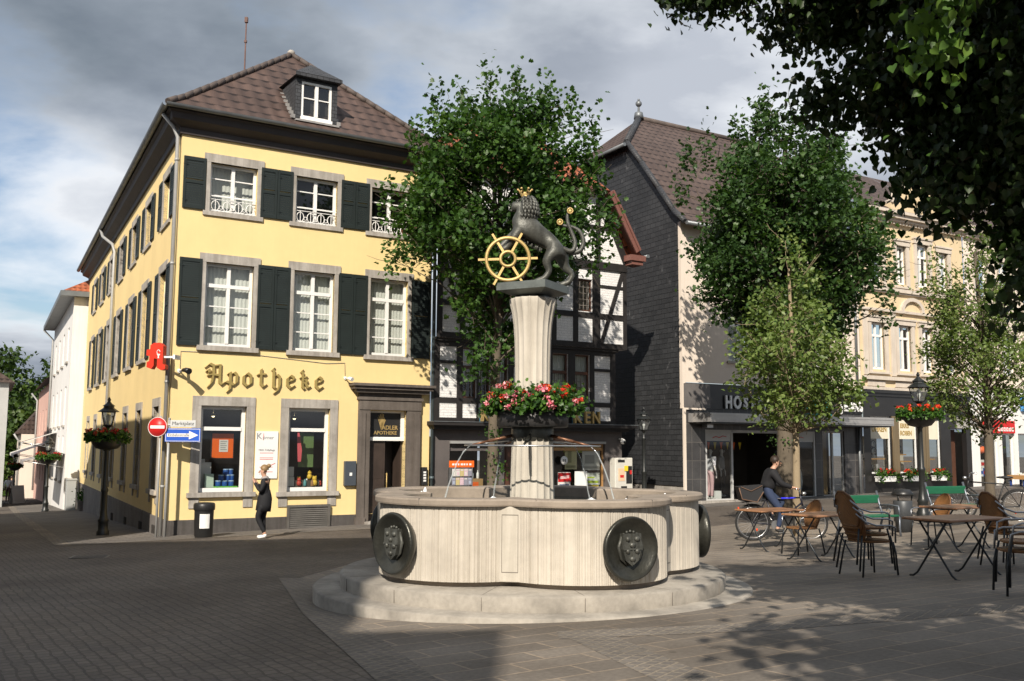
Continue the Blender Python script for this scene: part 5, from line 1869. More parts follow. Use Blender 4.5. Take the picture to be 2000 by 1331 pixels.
# ------------------------------------------------------------------ houses down the side street
WH = thing("white_house", "white three-storey house with an orange tiled roof down the side street", "building", P0, AF)
mb = MB()
u0_, u1_, o_ = 25.4, 41.0, 0.62
whw = [(27.5 + k * 3.4, 28.5 + k * 3.4, z, z + h_) for k in range(4) for (z, h_) in ((-.2, 2.2), (2.5, 1.9), (5.6, 1.7))]
wall_holes(mb, u0_, u1_, -2.6, 8.55, whw, TS, -o_)
mb.poly([(u0_, -o_, -2.6), (u0_, 5, -2.6), (u0_, 5, 8.55), (u0_, -o_, 8.55)], T=TS)
mb.poly([(u1_, -o_, -2.6), (u1_, 5, -2.6), (u1_, 5, 8.55), (u1_, -o_, 8.55)], T=TS)
mb.build("wall", WHITEWALL, WH)
for (a, b, c, d) in whw:
    w = frame_mb(a, b, c, d, TS, -o_ + .08, .08, [(a + b) / 2], [], []).build("window", WHITEPAINT, WH)
    pane_mb(a, b, c, d, TS, -o_ + .12).build("pane", GLASS, w)
    m = MB(); m.box(a - .1, b + .1, -o_ - .08, -o_ + .08, c - .1, c, TS); m.build("sill", GREYSTONE, w)
mb = MB()
R_ = [(u0_ - .4, -o_ - .55), (u1_ + .3, -o_ - .55), (u1_ + .3, 9.5), (u0_ - .4, 9.5)]
mb.mesh([TS @ Vector((x, y, 8.72)) for x, y in R_] + [TS @ Vector((u0_ + 4.2, 4.4, 12.2)), TS @ Vector((u1_ - 3, 4.4, 12.2))], [(0, 1, 5, 4), (1, 2, 5), (2, 3, 4, 5), (3, 0, 4)])
rf = mb.build("roof", ROOFRED, WH)
mb = MB(); mb.box(u0_ - .42, u1_ + .3, -o_ - .62, -o_, 8.5, 8.74, TS); mb.box(u0_ - .42, u0_, -o_, 4, 8.5, 8.74, TS); mb.build("eaves", ZINC, rf)
m = MB(); m.tube([TS @ Vector((u1_ + .1, -o_ - .6, 8.5)), TS @ Vector((u1_ - .2, -o_ - .08, 7.9)), TS @ Vector((u1_ - .2, -o_ - .08, -2))], .06, 8); m.build("downpipe", PIPEGREY, WH)
PK = thing("pink_house", "pale pink two-storey house with a brown roof beyond the white house", "building", P0, AF)
mb = MB()
pkw = [(43 + k * 4, 44 + k * 4, z, z + h_) for k in range(4) for (z, h_) in ((-.9, 2.0), (1.9, 2.0))]
wall_holes(mb, 41.0, 60, -3, 5.5, pkw, TS, -.55)
mb.poly([(60, -.55, -3), (60, 6, -3), (60, 6, 5.5), (60, -.55, 5.5)], T=TS)
mb.build("wall", PINKWALL, PK)
for (a, b, c, d) in pkw:
    w = frame_mb(a, b, c, d, TS, -.55 + .08, .08, [(a + b) / 2], [], []).build("window", WHITEPAINT, PK)
    pane_mb(a, b, c, d, TS, -.55 + .12).build("pane", GLASS, w)
mb = MB(); mb.mesh([TS @ Vector(q) for q in [(41, -1.0, 5.5), (60.4, -1.0, 5.5), (60.4, 5, 9.6), (41, 5, 9.6)]], [(0, 1, 2, 3)]); mb.build("roof", ROOFBROWN2, PK)
m = MB(); m.tube([TS @ Vector((60.2, -1.05, 5.45)), TS @ Vector((59.8, -.65, 4.9)), TS @ Vector((59.8, -.63, -2))], .07, 8); m.build("downpipe", PIPEGREY, PK)
CH_ = thing("cream_house", "low cream house with a steep brown tiled roof far down the street", "building", P0, AF)
mb = MB(); mb.box(60.6, 74, -1.6, 6, -3.5, 2.3, TS); mb.build("wall", CREAMWALL, CH_)
mb = MB(); mb.mesh([TS @ Vector(q) for q in [(60.6, -2.0, 2.3), (74, -2.0, 2.3), (74, 2.2, 7.6), (60.6, 2.2, 7.6)]], [(0, 1, 2, 3)])
mb.mesh([TS @ Vector(q) for q in [(60.6, -2.0, 2.3), (60.6, 2.2, 7.6), (60.6, 6, 2.3)]], [(0, 1, 2)]); mb.build("roof", ROOFBROWN2, CH_)
m = MB()
for k in range(4):
    m.box(62.5 + k * 3, 63.5 + k * 3, -1.64, -1.601, -.6, 1.2, TS)
    o = m.build("window", GLASS, CH_); m = MB()
m = MB(); m.tube([TS @ Vector((61, -2.1, 2.3)), TS @ Vector((61.2, -1.7, 1.7)), TS @ Vector((61.2, -1.7, -3))], .08, 8); m.build("downpipe", PIPEGREY, CH_)
# awnings and street clutter
def awning(lab, u0, u1, z, proj, drop, y, mt):
    t = thing("awning", lab, "awning", P0, AF)
    m = MB()
    m.mesh([TS @ Vector(q) for q in [(u0, y, z), (u1, y, z), (u1, y - proj, z - drop), (u0, y - proj, z - drop), (u0, y - proj, z - drop - .18), (u1, y - proj, z - drop - .18)]], [(0, 1, 2, 3), (3, 2, 5, 4)])
    m.build("cloth", mt, t)
    for u in (u0 + .1, u1 - .1):
        m = MB(); m.tube([TS @ Vector((u, y, z - drop - .3)), TS @ Vector((u, y - proj, z - drop))], .02, 5); m.build("arm", CHROME, t)


CANVAS = flat("canvas_white", (.62, .60, .56), .9)
CANVASG = flat("canvas_grey", (.28, .26, .25), .9)
awning("broad grey awning at the foot of the white house", 25.8, 31.5, 1.15, 1.7, .35, -.64, CANVASG)
awning("white awning farther down on the white house", 33, 40.5, 2.2, 1.6, .55, -.64, CANVAS)
awning("pale awning on the pink house", 44, 57, 1.6, 1.8, .7, -.58, CANVAS)
m = MB(); m.box(-.4, .4, -.2, .2, 0, 1.35, c=.02); m.box(-.42, .42, -.22, .22, 1.35, 1.41)
loc = P0 + RT @ (TS @ Vector((24.0, -.42, 0))); loc.z = gz(loc.x, loc.y)
tag(m.build("utility_cabinet", flat("cabinet_grey", (.36, .37, .36)), None, loc, R(118)), "pale grey utility cabinet against the far end of the yellow house", "cabinet")
# ------------------------------------------------------------------ leaves and flowers
def leaf_mesh(name, C, Axis, Nrm, size, mat, parent=None, rnd=None, kind='diamond', loc=None, props=None):
    C = np.asarray(C, float); n = len(C)
    A = np.asarray(Axis, float); A /= np.linalg.norm(A, axis=1, keepdims=True) + 1e-9
    N = np.asarray(Nrm, float)
    B = np.cross(N, A); B /= np.linalg.norm(B, axis=1, keepdims=True) + 1e-9
    N = np.cross(A, B)
    s = np.asarray(size, float).reshape(-1, 1)
    if kind == 'diamond':
        sh = [(0, 0, 0), (.42, .36, .10), (1, 0, -.05), (.42, -.36, .10)]
        faces = [(0, 3, 2), (0, 2, 1)]
    elif kind == 'maple':
        sh = [(0, 0, 0), (.22, .46, .06), (.50, .24, .02), (.62, .44, .10), (1, 0, -.08), (.62, -.44, .10), (.50, -.24, .02), (.22, -.46, .06)]
        faces = [(0, 2, 1), (0, 4, 3, 2), (0, 6, 5, 4), (0, 7, 6)]
    else:                                                     # heart-shaped linden leaf
        sh = [(.06, 0, 0), (-.06, .24, .05), (.16, .46, .10), (.46, .42, .09), (.78, .18, .0), (1.0, 0, -.08), (.78, -.18, .0), (.46, -.42, .09), (.16, -.46, .10), (-.06, -.24, .05)]
        faces = [(0, 5, 4, 3, 2, 1), (0, 9, 8, 7, 6, 5)]
    k = len(sh)
    V = np.empty((n, k, 3))
    for i, (a, b, c) in enumerate(sh):
        V[:, i] = C + A * s * a + B * s * b + N * s * c
    V = V.reshape(-1, 3)
    me = bpy.data.meshes.new(name)
    me.vertices.add(n * k)
    me.vertices.foreach_set("co", V.ravel())
    lt = sum(len(f) for f in faces)
    idx = np.concatenate([np.array(f) for f in faces])
    L = (np.arange(n)[:, None] * k + idx[None, :]).ravel()
    me.loops.add(n * lt)
    me.loops.foreach_set("vertex_index", L)
    starts, tot = [], []
    p = 0
    for f in faces:
        starts.append(p); tot.append(len(f)); p += len(f)
    ST = (np.arange(n)[:, None] * lt + np.array(starts)[None, :]).ravel()
    me.polygons.add(n * len(faces))
    me.polygons.foreach_set("loop_start", ST)
    me.update(calc_edges=True)
    at = me.attributes.new("rnd", 'FLOAT', 'POINT')
    rv = np.random.rand(n) if rnd is None else np.asarray(rnd)
    at.data.foreach_set("value", np.repeat(np.clip(rv, 0, 1), k).astype(np.float32))
    me.materials.append(mat)
    o = bpy.data.objects.new(name, me)
    scene.collection.objects.link(o)
    if parent is not None:
        o.parent = parent
    if loc is not None:
        o.location = loc
    if props:
        for a, b in props.items():
            o[a] = b
    return o


def rdir(n, rs):
    v = rs.normal(size=(n, 3))
    return v / np.linalg.norm(v, axis=1, keepdims=True)


GERLEAF = leaf_mat("geranium_leaf", (.016, .045, .008), (.04, .105, .014), (.11, .22, .035), .3)
PETRED = leaf_mat("red_petal", (.55, .015, .01), (.80, .05, .02), (.85, .13, .04), .25)
PETPINK = leaf_mat("pink_petal", (.62, .07, .14), (.80, .22, .30), (.85, .50, .52), .25)
PETDARK = leaf_mat("dark_red_petal", (.30, .01, .015), (.50, .03, .03), (.62, .06, .05), .25)
SOIL = M("planter_soil", (.03, .022, .016), .9)


def blossom(mat, name="blossom", seed=0, r=.045, n=26):
    rs = np.random.RandomState(seed)
    d = rdir(n, rs); d[:, 2] = np.abs(d[:, 2]) - .15
    return leaf_mesh(name, d * r * .55, rs.normal(size=(n, 3)) + d * .3, d, rs.uniform(.5, .9, n) * r, mat, rnd=rs.rand(n))


BLOS = {}


def put_blossoms(parent, spots, mats, seed, r=.045):
    random.seed(seed)
    for i, p in enumerate(spots):
        mt = random.choice(mats)
        key = (mt.name, r, i % 4)
        if key not in BLOS:
            b = blossom(mt, seed=i, r=r)
            BLOS[key] = b
            o = b
        else:
            o = BLOS[key].copy()
            scene.collection.objects.link(o)
        o.parent = parent
        o.location = p
        o.rotation_euler = (random.uniform(-.4, .4), random.uniform(-.4, .4), random.uniform(0, 6))


# ------------------------------------------------------------------ fountain
FX, FY, FZ = 0.25, 11.6, 0.05
FT = thing("fountain", "round stone fountain with scalloped basin, bronze medallions and a fluted central column", "fountain", (FX, FY, FZ))
BASINSTONE = M("basin_stone", (.52, .475, .405), .85, .18, 1.6, 70, .004, streak=.15)
STEPSTONE = M("step_stone", (.345, .315, .27), .85, .38, 2.2, 70, .004)
RIMSTONE = M("rim_stone", (.30, .25, .20), .75, .25, 3.5, 90, .003)
COLSTONE = M("column_stone", (.54, .50, .43), .85, .14, 2.0, 70, .003, streak=.28)
BRONZE = M("dark_bronze", (.060, .060, .050), .33, .45, 5, 40, .004, metal=.6, spec=.6)
BRONZE2 = M("weathered_bronze", (.115, .118, .105), .5, .45, 7, 45, .005, metal=.4, spec=.5, streak=.45)
LOBES = [-45 + 72 * k for k in range(5)]


def pol(phi, r, z=0):
    return Vector((r * math.sin(R(phi)), -r * math.cos(R(phi)), z))


def basin_R(phi, grow=0.0):
    """scalloped radius; phi in degrees from the viewer's side"""
    d = min(((phi - l + 180) % 360 - 180 for l in LOBES), key=abs)
    a, rho = 1.02, 0.965 + grow
    s = math.sin(R(d))
    return a * math.cos(R(d)) + math.sqrt(max(0, rho * rho - (a * s) ** 2))


def basin_outline(grow, n=360):
    return [pol(360 * k / n, basin_R(360 * k / n, grow)) for k in range(n)]


JOINT = M("joint_dark", (.16, .14, .12), .9)
m = MB(); m.lathe([(2.50, -.4), (2.51, .018), (2.48, .032), (1.9, .032)], 96, cap=False); m.build("base_disc", STEPSTONE, FT)
m = MB()
m.lathe([(2.21, .02), (2.215, .165), (2.185, .185), (1.2, .185)], 96, cap=False)
for k in range(14):                                          # joints of the step blocks
    p = pol(12 + k * 360 / 14, 2.2215, 0); q = Matrix.Rotation(math.atan2(p.y, p.x), 4, 'Z')
    m.box(2.205, 2.2175, -.0025, .0025, .04, .165, q, mi=1)
    m.box(1.6, 2.18, -.0025, .0025, .184, .1865, q, mi=1)
m.build("step", [STEPSTONE, JOINT], FT)
ol = basin_outline(-.08, 180)
m = MB(); m.vprism([(p.x, p.y) for p in ol], .15, .25, smooth=True, cap=False); m.build("basin_foot", RIMSTONE, FT)
# wall with combed grooves
random.seed(2)
pts, L = [], 0
N_ = 1500
prev = None
for k in range(N_):
    phi = 360 * k / N_
    d = (phi + 9) % 72
    notch = min(d, 72 - d)
    g = 0.0
    if notch > 4.6:
        g = (.5 + .5 * math.sin(k * 2.2 + 1.3 * math.sin(k * .37))) * random.uniform(-.012, -.001)
    r = basin_R(phi)
    pts.append(pol(phi, r + g))
m = MB(); m.vprism([(p.x, p.y) for p in pts], .238, .985, smooth=False, cap=False)
m.mesh([(p.x, p.y, .238) for p in pts] + [(p.x * .93, p.y * .93, .238) for p in pts], [(i, i + N_, (i + 1) % N_ + N_, (i + 1) % N_) for i in range(N_)])
m.build("basin_wall", BASINSTONE, FT)
for k in range(5):
    phi = -9 + 72 * k
    q = Matrix.Rotation(R(phi), 4, 'Z')
    m = MB()
    m.box(-.125, .125, -1.652, -1.45, .236, .986, q, c=.006)
    for (x0, x1, z0, z1) in ((-.085, .085, .33, .337), (-.085, .085, .90, .907), (-.085, -.080, .337, .90), (.080, .085, .337, .90)):
        m.box(x0, x1, -1.6545, -1.64, z0, z1, q, mi=1)
    for x in (-.13, .125):
        m.box(x, x + .006, -1.656, -1.5, .25, .98, q, mi=1)
    m.build("pilaster", [COLSTONE, JOINT], FT)
# rim
out, inn = basin_outline(.055, 360), basin_outline(-.27, 360)
rings = [(basin_outline(.02), .985), (basin_outline(.05), .99), (out, 1.005), (out, 1.045), (basin_outline(.04), 1.062), (basin_outline(-.25), 1.062), (inn, 1.045), (inn, .60)]
m = MB()
for (ra_, za), (rb_, zb) in zip(rings[:-1], rings[1:]):
    n = len(ra_)
    m.mesh([(p.x, p.y, za) for p in ra_] + [(p.x, p.y, zb) for p in rb_], [(i, (i + 1) % n, (i + 1) % n + n, i + n) for i in range(n)], True)
for k in range(10):
    phi = -9 + 36 * k + 9
    q = Matrix.Rotation(R(phi), 4, 'Z')
    r = basin_R(phi)
    m.box(-.003, .003, -r - .057, -r + .25, 1.0, 1.0635, q, mi=1)
m.build("basin_rim", [RIMSTONE, JOINT], FT)
mt, t_, b_ = new_mat("fountain_water")
b_.inputs['Base Color'].default_value = (.035, .05, .04, 1)
b_.inputs['Roughness'].default_value = .06
b_.inputs['Specular IOR Level'].default_value = .6
vv = coord(t_)
bump(t_, b_, noise(t_, vv, 9, 4), .02, .5)
WATER = mt
m = MB(); m.poly([(p.x, p.y, .93) for p in basin_outline(-.26, 180)]); m.build("water_surface", WATER, FT)
# medallions with coats of arms
def medallion(phi):
    c = pol(phi, basin_R(phi) + .0, .595)
    T = Matrix.Translation(c) @ Matrix.Rotation(R(phi), 4, 'Z') @ Matrix.Rotation(R(90), 4, 'X')
    m = MB()
    m.lathe([(.20, -.10), (.29, .02), (.312, .05), (.318, .078), (.310, .098), (.296, .10), (.27, .082), (.20, .048), (.12, .034), (.001, .03)], 48, T=T, cap=False)
    o = m.build("medallion", BRONZE, FT)
    m = MB()
    sh = [(-.105, .15), (.105, .15), (.11, .0), (.075, -.11), (0, -.165), (-.075, -.11), (-.11, 0)]
    m.prism(sh, -.105, -.02, T @ Matrix.Rotation(R(-90), 4, 'X'))
    rr = random.Random(int(phi) + 400)
    for (x, y) in ((-.055, .10), (.055, .10), (0, .04), (-.055, -.02), (.055, -.02), (0, -.095)):
        m.ball((x, y, .106), (.034 * rr.uniform(.7, 1.2), .03, .024), 8, T=T)
    m.box(-.11, .11, -.007, .007, .10, .118, T); m.box(-.007, .007, -.15, .15, .10, .1175, T)
    for k in range(7):
        a = R(-60 + k * 20 + 90)
        m.ball((.12 * math.cos(a) * 1.0, .05 + .12 * math.sin(a), .066), (.018, .018, .014), 6, T=T)
    for sx in (-1, 1):
        m.tube([T @ Vector((sx * .10, .12, .066)), T @ Vector((sx * .135, .02, .066)), T @ Vector((sx * .11, -.09, .066)), T @ Vector((sx * .04, -.16, .066))], [.016, .02, .016, .006], 6)
    m.build("crest", BRONZE2, o)


for l in LOBES:
    medallion(l)
# column
def flute(an, z):
    return 1.0 - .075 * (abs(math.sin(an * 9)) ** .6) + .03


m = MB()
m.lathe([(.262, .24), (.258, .9), (.248, 1.30), (.240, 1.62), (.236, 1.84)], 216, rfun=flute, cap=False)
m.lathe([(.214, 1.84), (.207, 2.3), (.208, 2.62), (.214, 2.86), (.226, 3.04), (.246, 3.18), (.268, 3.28), (.276, 3.335), (.270, 3.355), (.2, 3.36)], 216, rfun=flute, cap=False)
m.build("column", COLSTONE, FT)
m = MB(); m.lathe([(.215, 3.355), (.22, 3.375), (.20, 3.40)], 40, cap=False); m.build("capital_collar", BRONZE, FT)
# bowl for the flowers, spouts, ring
m = MB(); m.lathe([(.26, 1.83), (.40, 1.815), (.425, 1.83), (.43, 2.00), (.415, 2.005), (.41, 1.97), (.2, 1.95)], 64, cap=False)
m.build("flower_trough", M("trough_metal", (.05, .048, .048), .45, .2, 3, 50, .001, metal=.3), FT)
m = MB(); m.lathe([(.243, 1.66), (.25, 1.70), (.25, 1.80), (.243, 1.83)], 40, cap=False); m.build("collar", BRONZE, FT)
COPPER = M("copper_pipe", (.20, .10, .06), .45, .3, 5, 60, .001, metal=.6)
JET = glass_mat("water_jet", (.70, .73, .75), .28, .08)
FOAM = M("water_foam", (.80, .82, .84), .6, .05)
SPOUTS = [-9 + 72 * k for k in range(5)]
random.seed(12)
for phi in SPOUTS:
    a, b = pol(phi, .22, 1.725), pol(phi, .72, 1.605)
    m = MB()
    m.tube([a, a.lerp(b, .62)], .019, 10)
    m.tube([a.lerp(b, .60), b], [.016, .014], 8)
    m.build("spout", COPPER if phi != -9 else BRONZE, FT)
    if phi == -9:
        continue                                              # the front spout is dry
    # falling jet: a parabola into the basin
    pts, rad = [], []
    for k in range(15):
        s = k / 14
        tt_ = s * .36
        r = .72 + .95 * tt_
        z = 1.605 - .28 * tt_ - 4.9 * tt_ * tt_
        pts.append(pol(phi + math.sin(k * 1.7) * .25, r + random.uniform(-.004, .004), z))
        rad.append(.005 + .005 * s + random.uniform(-.002, .003))
    m = MB(); m.tube(pts, rad, 7); m.build("water_jet", JET, FT)
    m = MB()
    e = pts[-1]
    m.lathe([(.075, .9305), (.05, .935), (.03, .942), (.012, .955), (.003, .96)], 14, T=Matrix.Translation((e.x, e.y, 0)), rfun=lambda an, z: 1 + .3 * math.sin(an * 4 + 1) * math.cos(an * 3))
    m.build("water_splash", FOAM, FT)
m = MB()
rr = []
for k in range(64):
    rr.append(pol(360 * k / 64, .80, 1.60))
m.tube(rr, .011, 6, closed=True)
for phi in SPOUTS:
    m.tube([pol(phi, .24, 1.66), pol(phi, .80, 1.60)], .007, 6)
m.build("support_ring", CHROME, FT)
for (phi, r, h) in ((-96, 1.28, .17), (-82, 1.30, .14), (55, 1.25, .10), (78, 1.55, .14)):
    m = MB()
    rj = np.random.RandomState(int(phi) + 300)
    m.lathe([(.045, .92), (.030, .94), (.026, .93 + h * .5), (.020, .93 + h * .8), (.006, .93 + h)], 12, T=Matrix.Translation((*pol(phi, r)[:2], 0)), rfun=lambda an, z: 1 + .35 * math.sin(an * 3 + z * 60) * math.sin(an * 2 - z * 90))
    m.build("bubbling_jet", FOAM, FT)

# flowers round the column
FB = thing("geranium_ring", "ring of red and pink geraniums in the trough round the fountain column", "flowers", (FX, FY, FZ))
rs = np.random.RandomState(4)
n = 8600
an = rs.uniform(0, 2 * np.pi, n)
rad = .40 + rs.normal(0, .095, n)
zz_ = 2.045 + np.abs(rs.normal(0, .095, n)) - (rad > .50) * rs.uniform(0, .07, n)
bumpy = .035 * np.sin(an * 5 + 1) + .03 * np.sin(an * 11)
zz_ += bumpy * (zz_ > 2.0)
C = np.stack([rad * np.cos(an), rad * np.sin(an), zz_], 1)
nr = rdir(n, rs); nr[:, 2] = np.abs(nr[:, 2]) + .3; nr[:, 0] += .8 * np.cos(an); nr[:, 1] += .8 * np.sin(an)
leaf_mesh("foliage", C, rdir(n, rs), nr, rs.uniform(.035, .065, n), GERLEAF, FB, kind='maple')
sp = []
random.seed(6)
for k in range(95):
    a = random.uniform(0, 2 * math.pi)
    r = .40 + random.uniform(-.06, .20)
    z = 2.16 + random.uniform(-.02, .12) - max(0, r - .46) * 1.0 + .035 * math.sin(a * 5 + 1)
    sp.append((r * math.cos(a), r * math.sin(a), z))
put_blossoms(FB, sp, [PETRED, PETPINK, PETPINK, PETPINK, PETRED], 3, .052)

# ------------------------------------------------------------------ lion on its plate
LI = thing("lion_statue", "dark bronze crowned lion with two tails holding a gilt wheel on top of the column", "statue", (FX, FY, FZ))
PT = Matrix.Rotation(R(-16.5), 4, 'Z')
m = MB()
s_ = .325
T_ = Matrix.Rotation(R(16.5 + 45), 4, 'Z')
m.mesh([(-s_, -s_, 3.44), (s_, -s_, 3.44), (s_, s_, 3.44), (-s_, s_, 3.44), (-s_, -s_, 3.53), (s_, -s_, 3.53), (s_, s_, 3.53), (-s_, s_, 3.53),
        (-.2, -.2, 3.39), (.2, -.2, 3.39), (.2, .2, 3.39), (-.2, .2, 3.39)],
       [(0, 1, 5, 4), (1, 2, 6, 5), (2, 3, 7, 6), (3, 0, 4, 7), (4, 5, 6, 7), (1, 0, 8, 9), (2, 1, 9, 10), (3, 2, 10, 11), (0, 3, 11, 8), (11, 10, 9, 8)], T=T_)
m.build("plate", M("verdigris_bronze", (.17, .19, .18), .5, .3, 4, 60, .002, metal=.4), LI)


def L(px, py, d=0.0):
    return Vector(((px - 1041) / 163.8, d, 3.418 + (575 - py) * .0063))


J = {
 'hip': (L(1094, 482), (.085, .10)),
 'loin': (L(1076, 473), (.075, .085)),
 'rib': (L(1050, 460), (.095, .105)),
 'chest': (L(1022, 447), (.115, .12)),
 'neck': (L(1018, 424), (.085, .10)),
 'head': (L(1017, 402), (.068, .075)),
 'muz': (L(1003, 405), (.048, .056)),
 'nose': (L(996, 404), (.036, .042)),
 'sh1': (L(1012, 455, -.085), .060), 'el1': (L(1000, 472, -.10), .040), 'wr1': (L(990, 486, -.09), .030), 'pw1': (L(983, 491, -.09), .034), 'tp1': (L(977, 494, -.09), .022),
 'sh2': (L(1010, 455, .085), .060), 'el2': (L(994, 462, .10), .040), 'wr2': (L(983, 474, .09), .030), 'pw2': (L(976, 481, .09), .034), 'tp2': (L(971, 485, .09), .022),
 'th1': (L(1082, 494, -.085), (.080, .072)), 'kn1': (L(1065, 512, -.10), .048), 'hk1': (L(1073, 533, -.10), .030), 'an1': (L(1063, 547, -.10), .030), 'ft1': (L(1050, 552, -.10), .030), 'to1': (L(1041, 554, -.10), .020),
 'th2': (L(1100, 497, .085), (.080, .072)), 'kn2': (L(1103, 518, .10), .048), 'hk2': (L(1120, 534, .10), .030), 'an2': (L(1113, 549, .10), .030), 'ft2': (L(1100, 553, .10), .030), 'to2': (L(1092, 555, .10), .020),
}
BN = [('hip', 'loin'), ('loin', 'rib'), ('rib', 'chest'), ('chest', 'neck'), ('neck', 'head'), ('head', 'muz'), ('muz', 'nose')]
for k in '12':
    BN += [('chest', 'sh' + k), ('sh' + k, 'el' + k), ('el' + k, 'wr' + k), ('wr' + k, 'pw' + k), ('pw' + k, 'tp' + k),
           ('hip', 'th' + k), ('th' + k, 'kn' + k), ('kn' + k, 'hk' + k), ('hk' + k, 'an' + k), ('an' + k, 'ft' + k), ('ft' + k, 'to' + k)]
J = {k: (p, r * 1.28 if not hasattr(r, '__len__') else (r[0] * 1.28, r[1] * 1.28)) for k, (p, r) in J.items()}
body = skin("body", J, BN, BRONZE2, LI, 2)
# face details: brow, eyes, open jaw, ears
m = MB()
for d in (-.045, .045):
    m.ball(L(1009, 397, d), .014, 8)
    m.tube([L(1006, 394, d * .9), L(1013, 393, d * 1.15)], .012, 6)
    m.ball(L(1021, 390, d * 1.4), (.02, .012, .028), 8)
m.tube([L(1000, 410, -.02), L(1000, 410, .02)], .012, 6)
m.ball(L(993.5, 400.5), (.016, .024, .013), 8)
m.tube([L(999, 413, -.02), L(994, 411.5, 0), L(999, 413, .02)], .012, 6)
m.build("face", BRONZE2, LI)
# mane: overlapping locks
random.seed(9)
m = MB()
cm, ex = L(1030, 417), (.135, .14, .215)
for ring in range(11):
    th = R(24 + ring * 13)
    n = max(6, int(20 * math.sin(th)))
    for k in range(n):
        a = 2 * math.pi * (k + .5 * (ring % 2)) / n
        d = Vector((math.sin(th) * math.cos(a), math.sin(th) * math.sin(a), math.cos(th)))
        if d.x < -.50 and ring < 7:
            continue
        p = cm + Vector((d.x * ex[0], d.y * ex[1], d.z * ex[2])) + Vector((-.10 * max(0, -d.z), 0, 0))
        dn = Vector((d.x / ex[0], d.y / ex[1], d.z / ex[2])).normalized()
        tg = (Vector((0, 0, -1)) - dn * (-dn.z)).normalized()
        m.tube([p - dn * .03 - tg * .02, p + dn * .000 + tg * .012, p - dn * .002 + tg * .062], [.018, .022, .003], 5)
m.ball(cm, (ex[0] * .96, ex[1] * .96, ex[2] * .96), 16)
m.build("mane", BRONZE2, LI)
m = MB()
for k in range(16):                                          # belly fringe
    p = L(1018 + k * 2.6, 468 + k * 1.45)
    m.tube([p + Vector((0, random.uniform(-.04, .04), .02)), p + Vector((-.012, random.uniform(-.04, .04), -.035))], [.018, .003], 5)
m.build("belly_fringe", BRONZE2, LI)
for nm, path in (("tail", [(1100, 486), (1112, 491), (1121, 488), (1124, 474), (1118, 456), (1110, 436), (1109, 420), (1114, 415)]),
                 ("tail", [(1108, 490), (1122, 493), (1136, 487), (1141, 470), (1134, 452), (1120, 443), (1102, 440), (1094, 436)])):
    P = [L(x, y, .0 if path[0][0] == 1100 else .03) for x, y in path]
    Q = []
    for i in range(len(P) - 1):
        for k in range(5):
            s = k / 5
            p0, p1, p2, p3 = P[max(i - 1, 0)], P[i], P[i + 1], P[min(i + 2, len(P) - 1)]
            Q.append(.5 * ((2 * p1) + (p2 - p0) * s + (2 * p0 - 5 * p1 + 4 * p2 - p3) * s * s + (3 * p1 - p0 - 3 * p2 + p3) * s ** 3))
    Q.append(P[-1])
    m = MB(); m.tube(Q, [.034 - .018 * k / len(Q) for k in range(len(Q))], 8); tl = m.build(nm, BRONZE2, LI)
    m = MB()
    e = P[-1]
    m.ball(e + Vector((.0, 0, .012)), .036, 12); m.tube([e + Vector((.034 * math.cos(a), -.035, .012 + .034 * math.sin(a))) for a in [k * .6 for k in range(11)]], .008, 6, closed=True)
    m.build("tail_ball", GOLD, tl)
m = MB()
cc = L(1024, 383)
m.lathe([(.052, 0), (.058, .02), (.056, .035)], 20, T=Matrix.Translation(cc), cap=False)
for k in range(6):
    a = k * math.pi / 3
    p = cc + Vector((.056 * math.cos(a), .056 * math.sin(a), .03)); q = cc + Vector((.085 * math.cos(a), .085 * math.sin(a), .075))
    m.tube([p, p.lerp(q, .5) + Vector((0, 0, .012)), q], [.014, .01, .012], 6); m.ball(q, .016, 8)
m.build("crown", GOLD, LI)
wh = MB()
cw_ = L(991, 512, -.16)
Tq = Matrix.Translation(cw_) @ Matrix.Rotation(R(90), 4, 'X') @ Matrix.Rotation(R(0), 4, 'Z')
def annul(r0, r1, t0, t1, n=56):
    pr = [(r0, t0), (r1, t0), (r1, t1), (r0, t1), (r0, t0)]
    wh.lathe(pr, n, T=Tq, cap=False)
annul(.238, .275, -.018, .018)
annul(.072, .105, -.022, .022)
for k in range(6):
    a = R(k * 60 + 2)
    c_, s_2 = math.cos(a), math.sin(a)
    Tk = Tq @ Matrix.Rotation(a, 4, 'Z')
    wh.box(.10, .24, -.014, .014, -.012, .012, Tk); wh.box(.272, .355, -.013, .013, -.011, .011, Tk)
wh.build("wheel", GOLD, LI)
m = MB(); m.tube([L(991, 512, -.19), L(1000, 500, -.12), L(1008, 520, 0.0)], .012, 6)
m.tube([L(991, 558, -.16), L(991, 566, -.16)], .02, 6); m.build("wheel_bracket", BRONZE, LI)
# ------------------------------------------------------------------ street lamps
LAMPBLACK = M("lamp_black", (.016, .018, .017), .4, .25, 6, 80, .001, spec=.5)
SCROLLRS = np.random.RandomState(21)


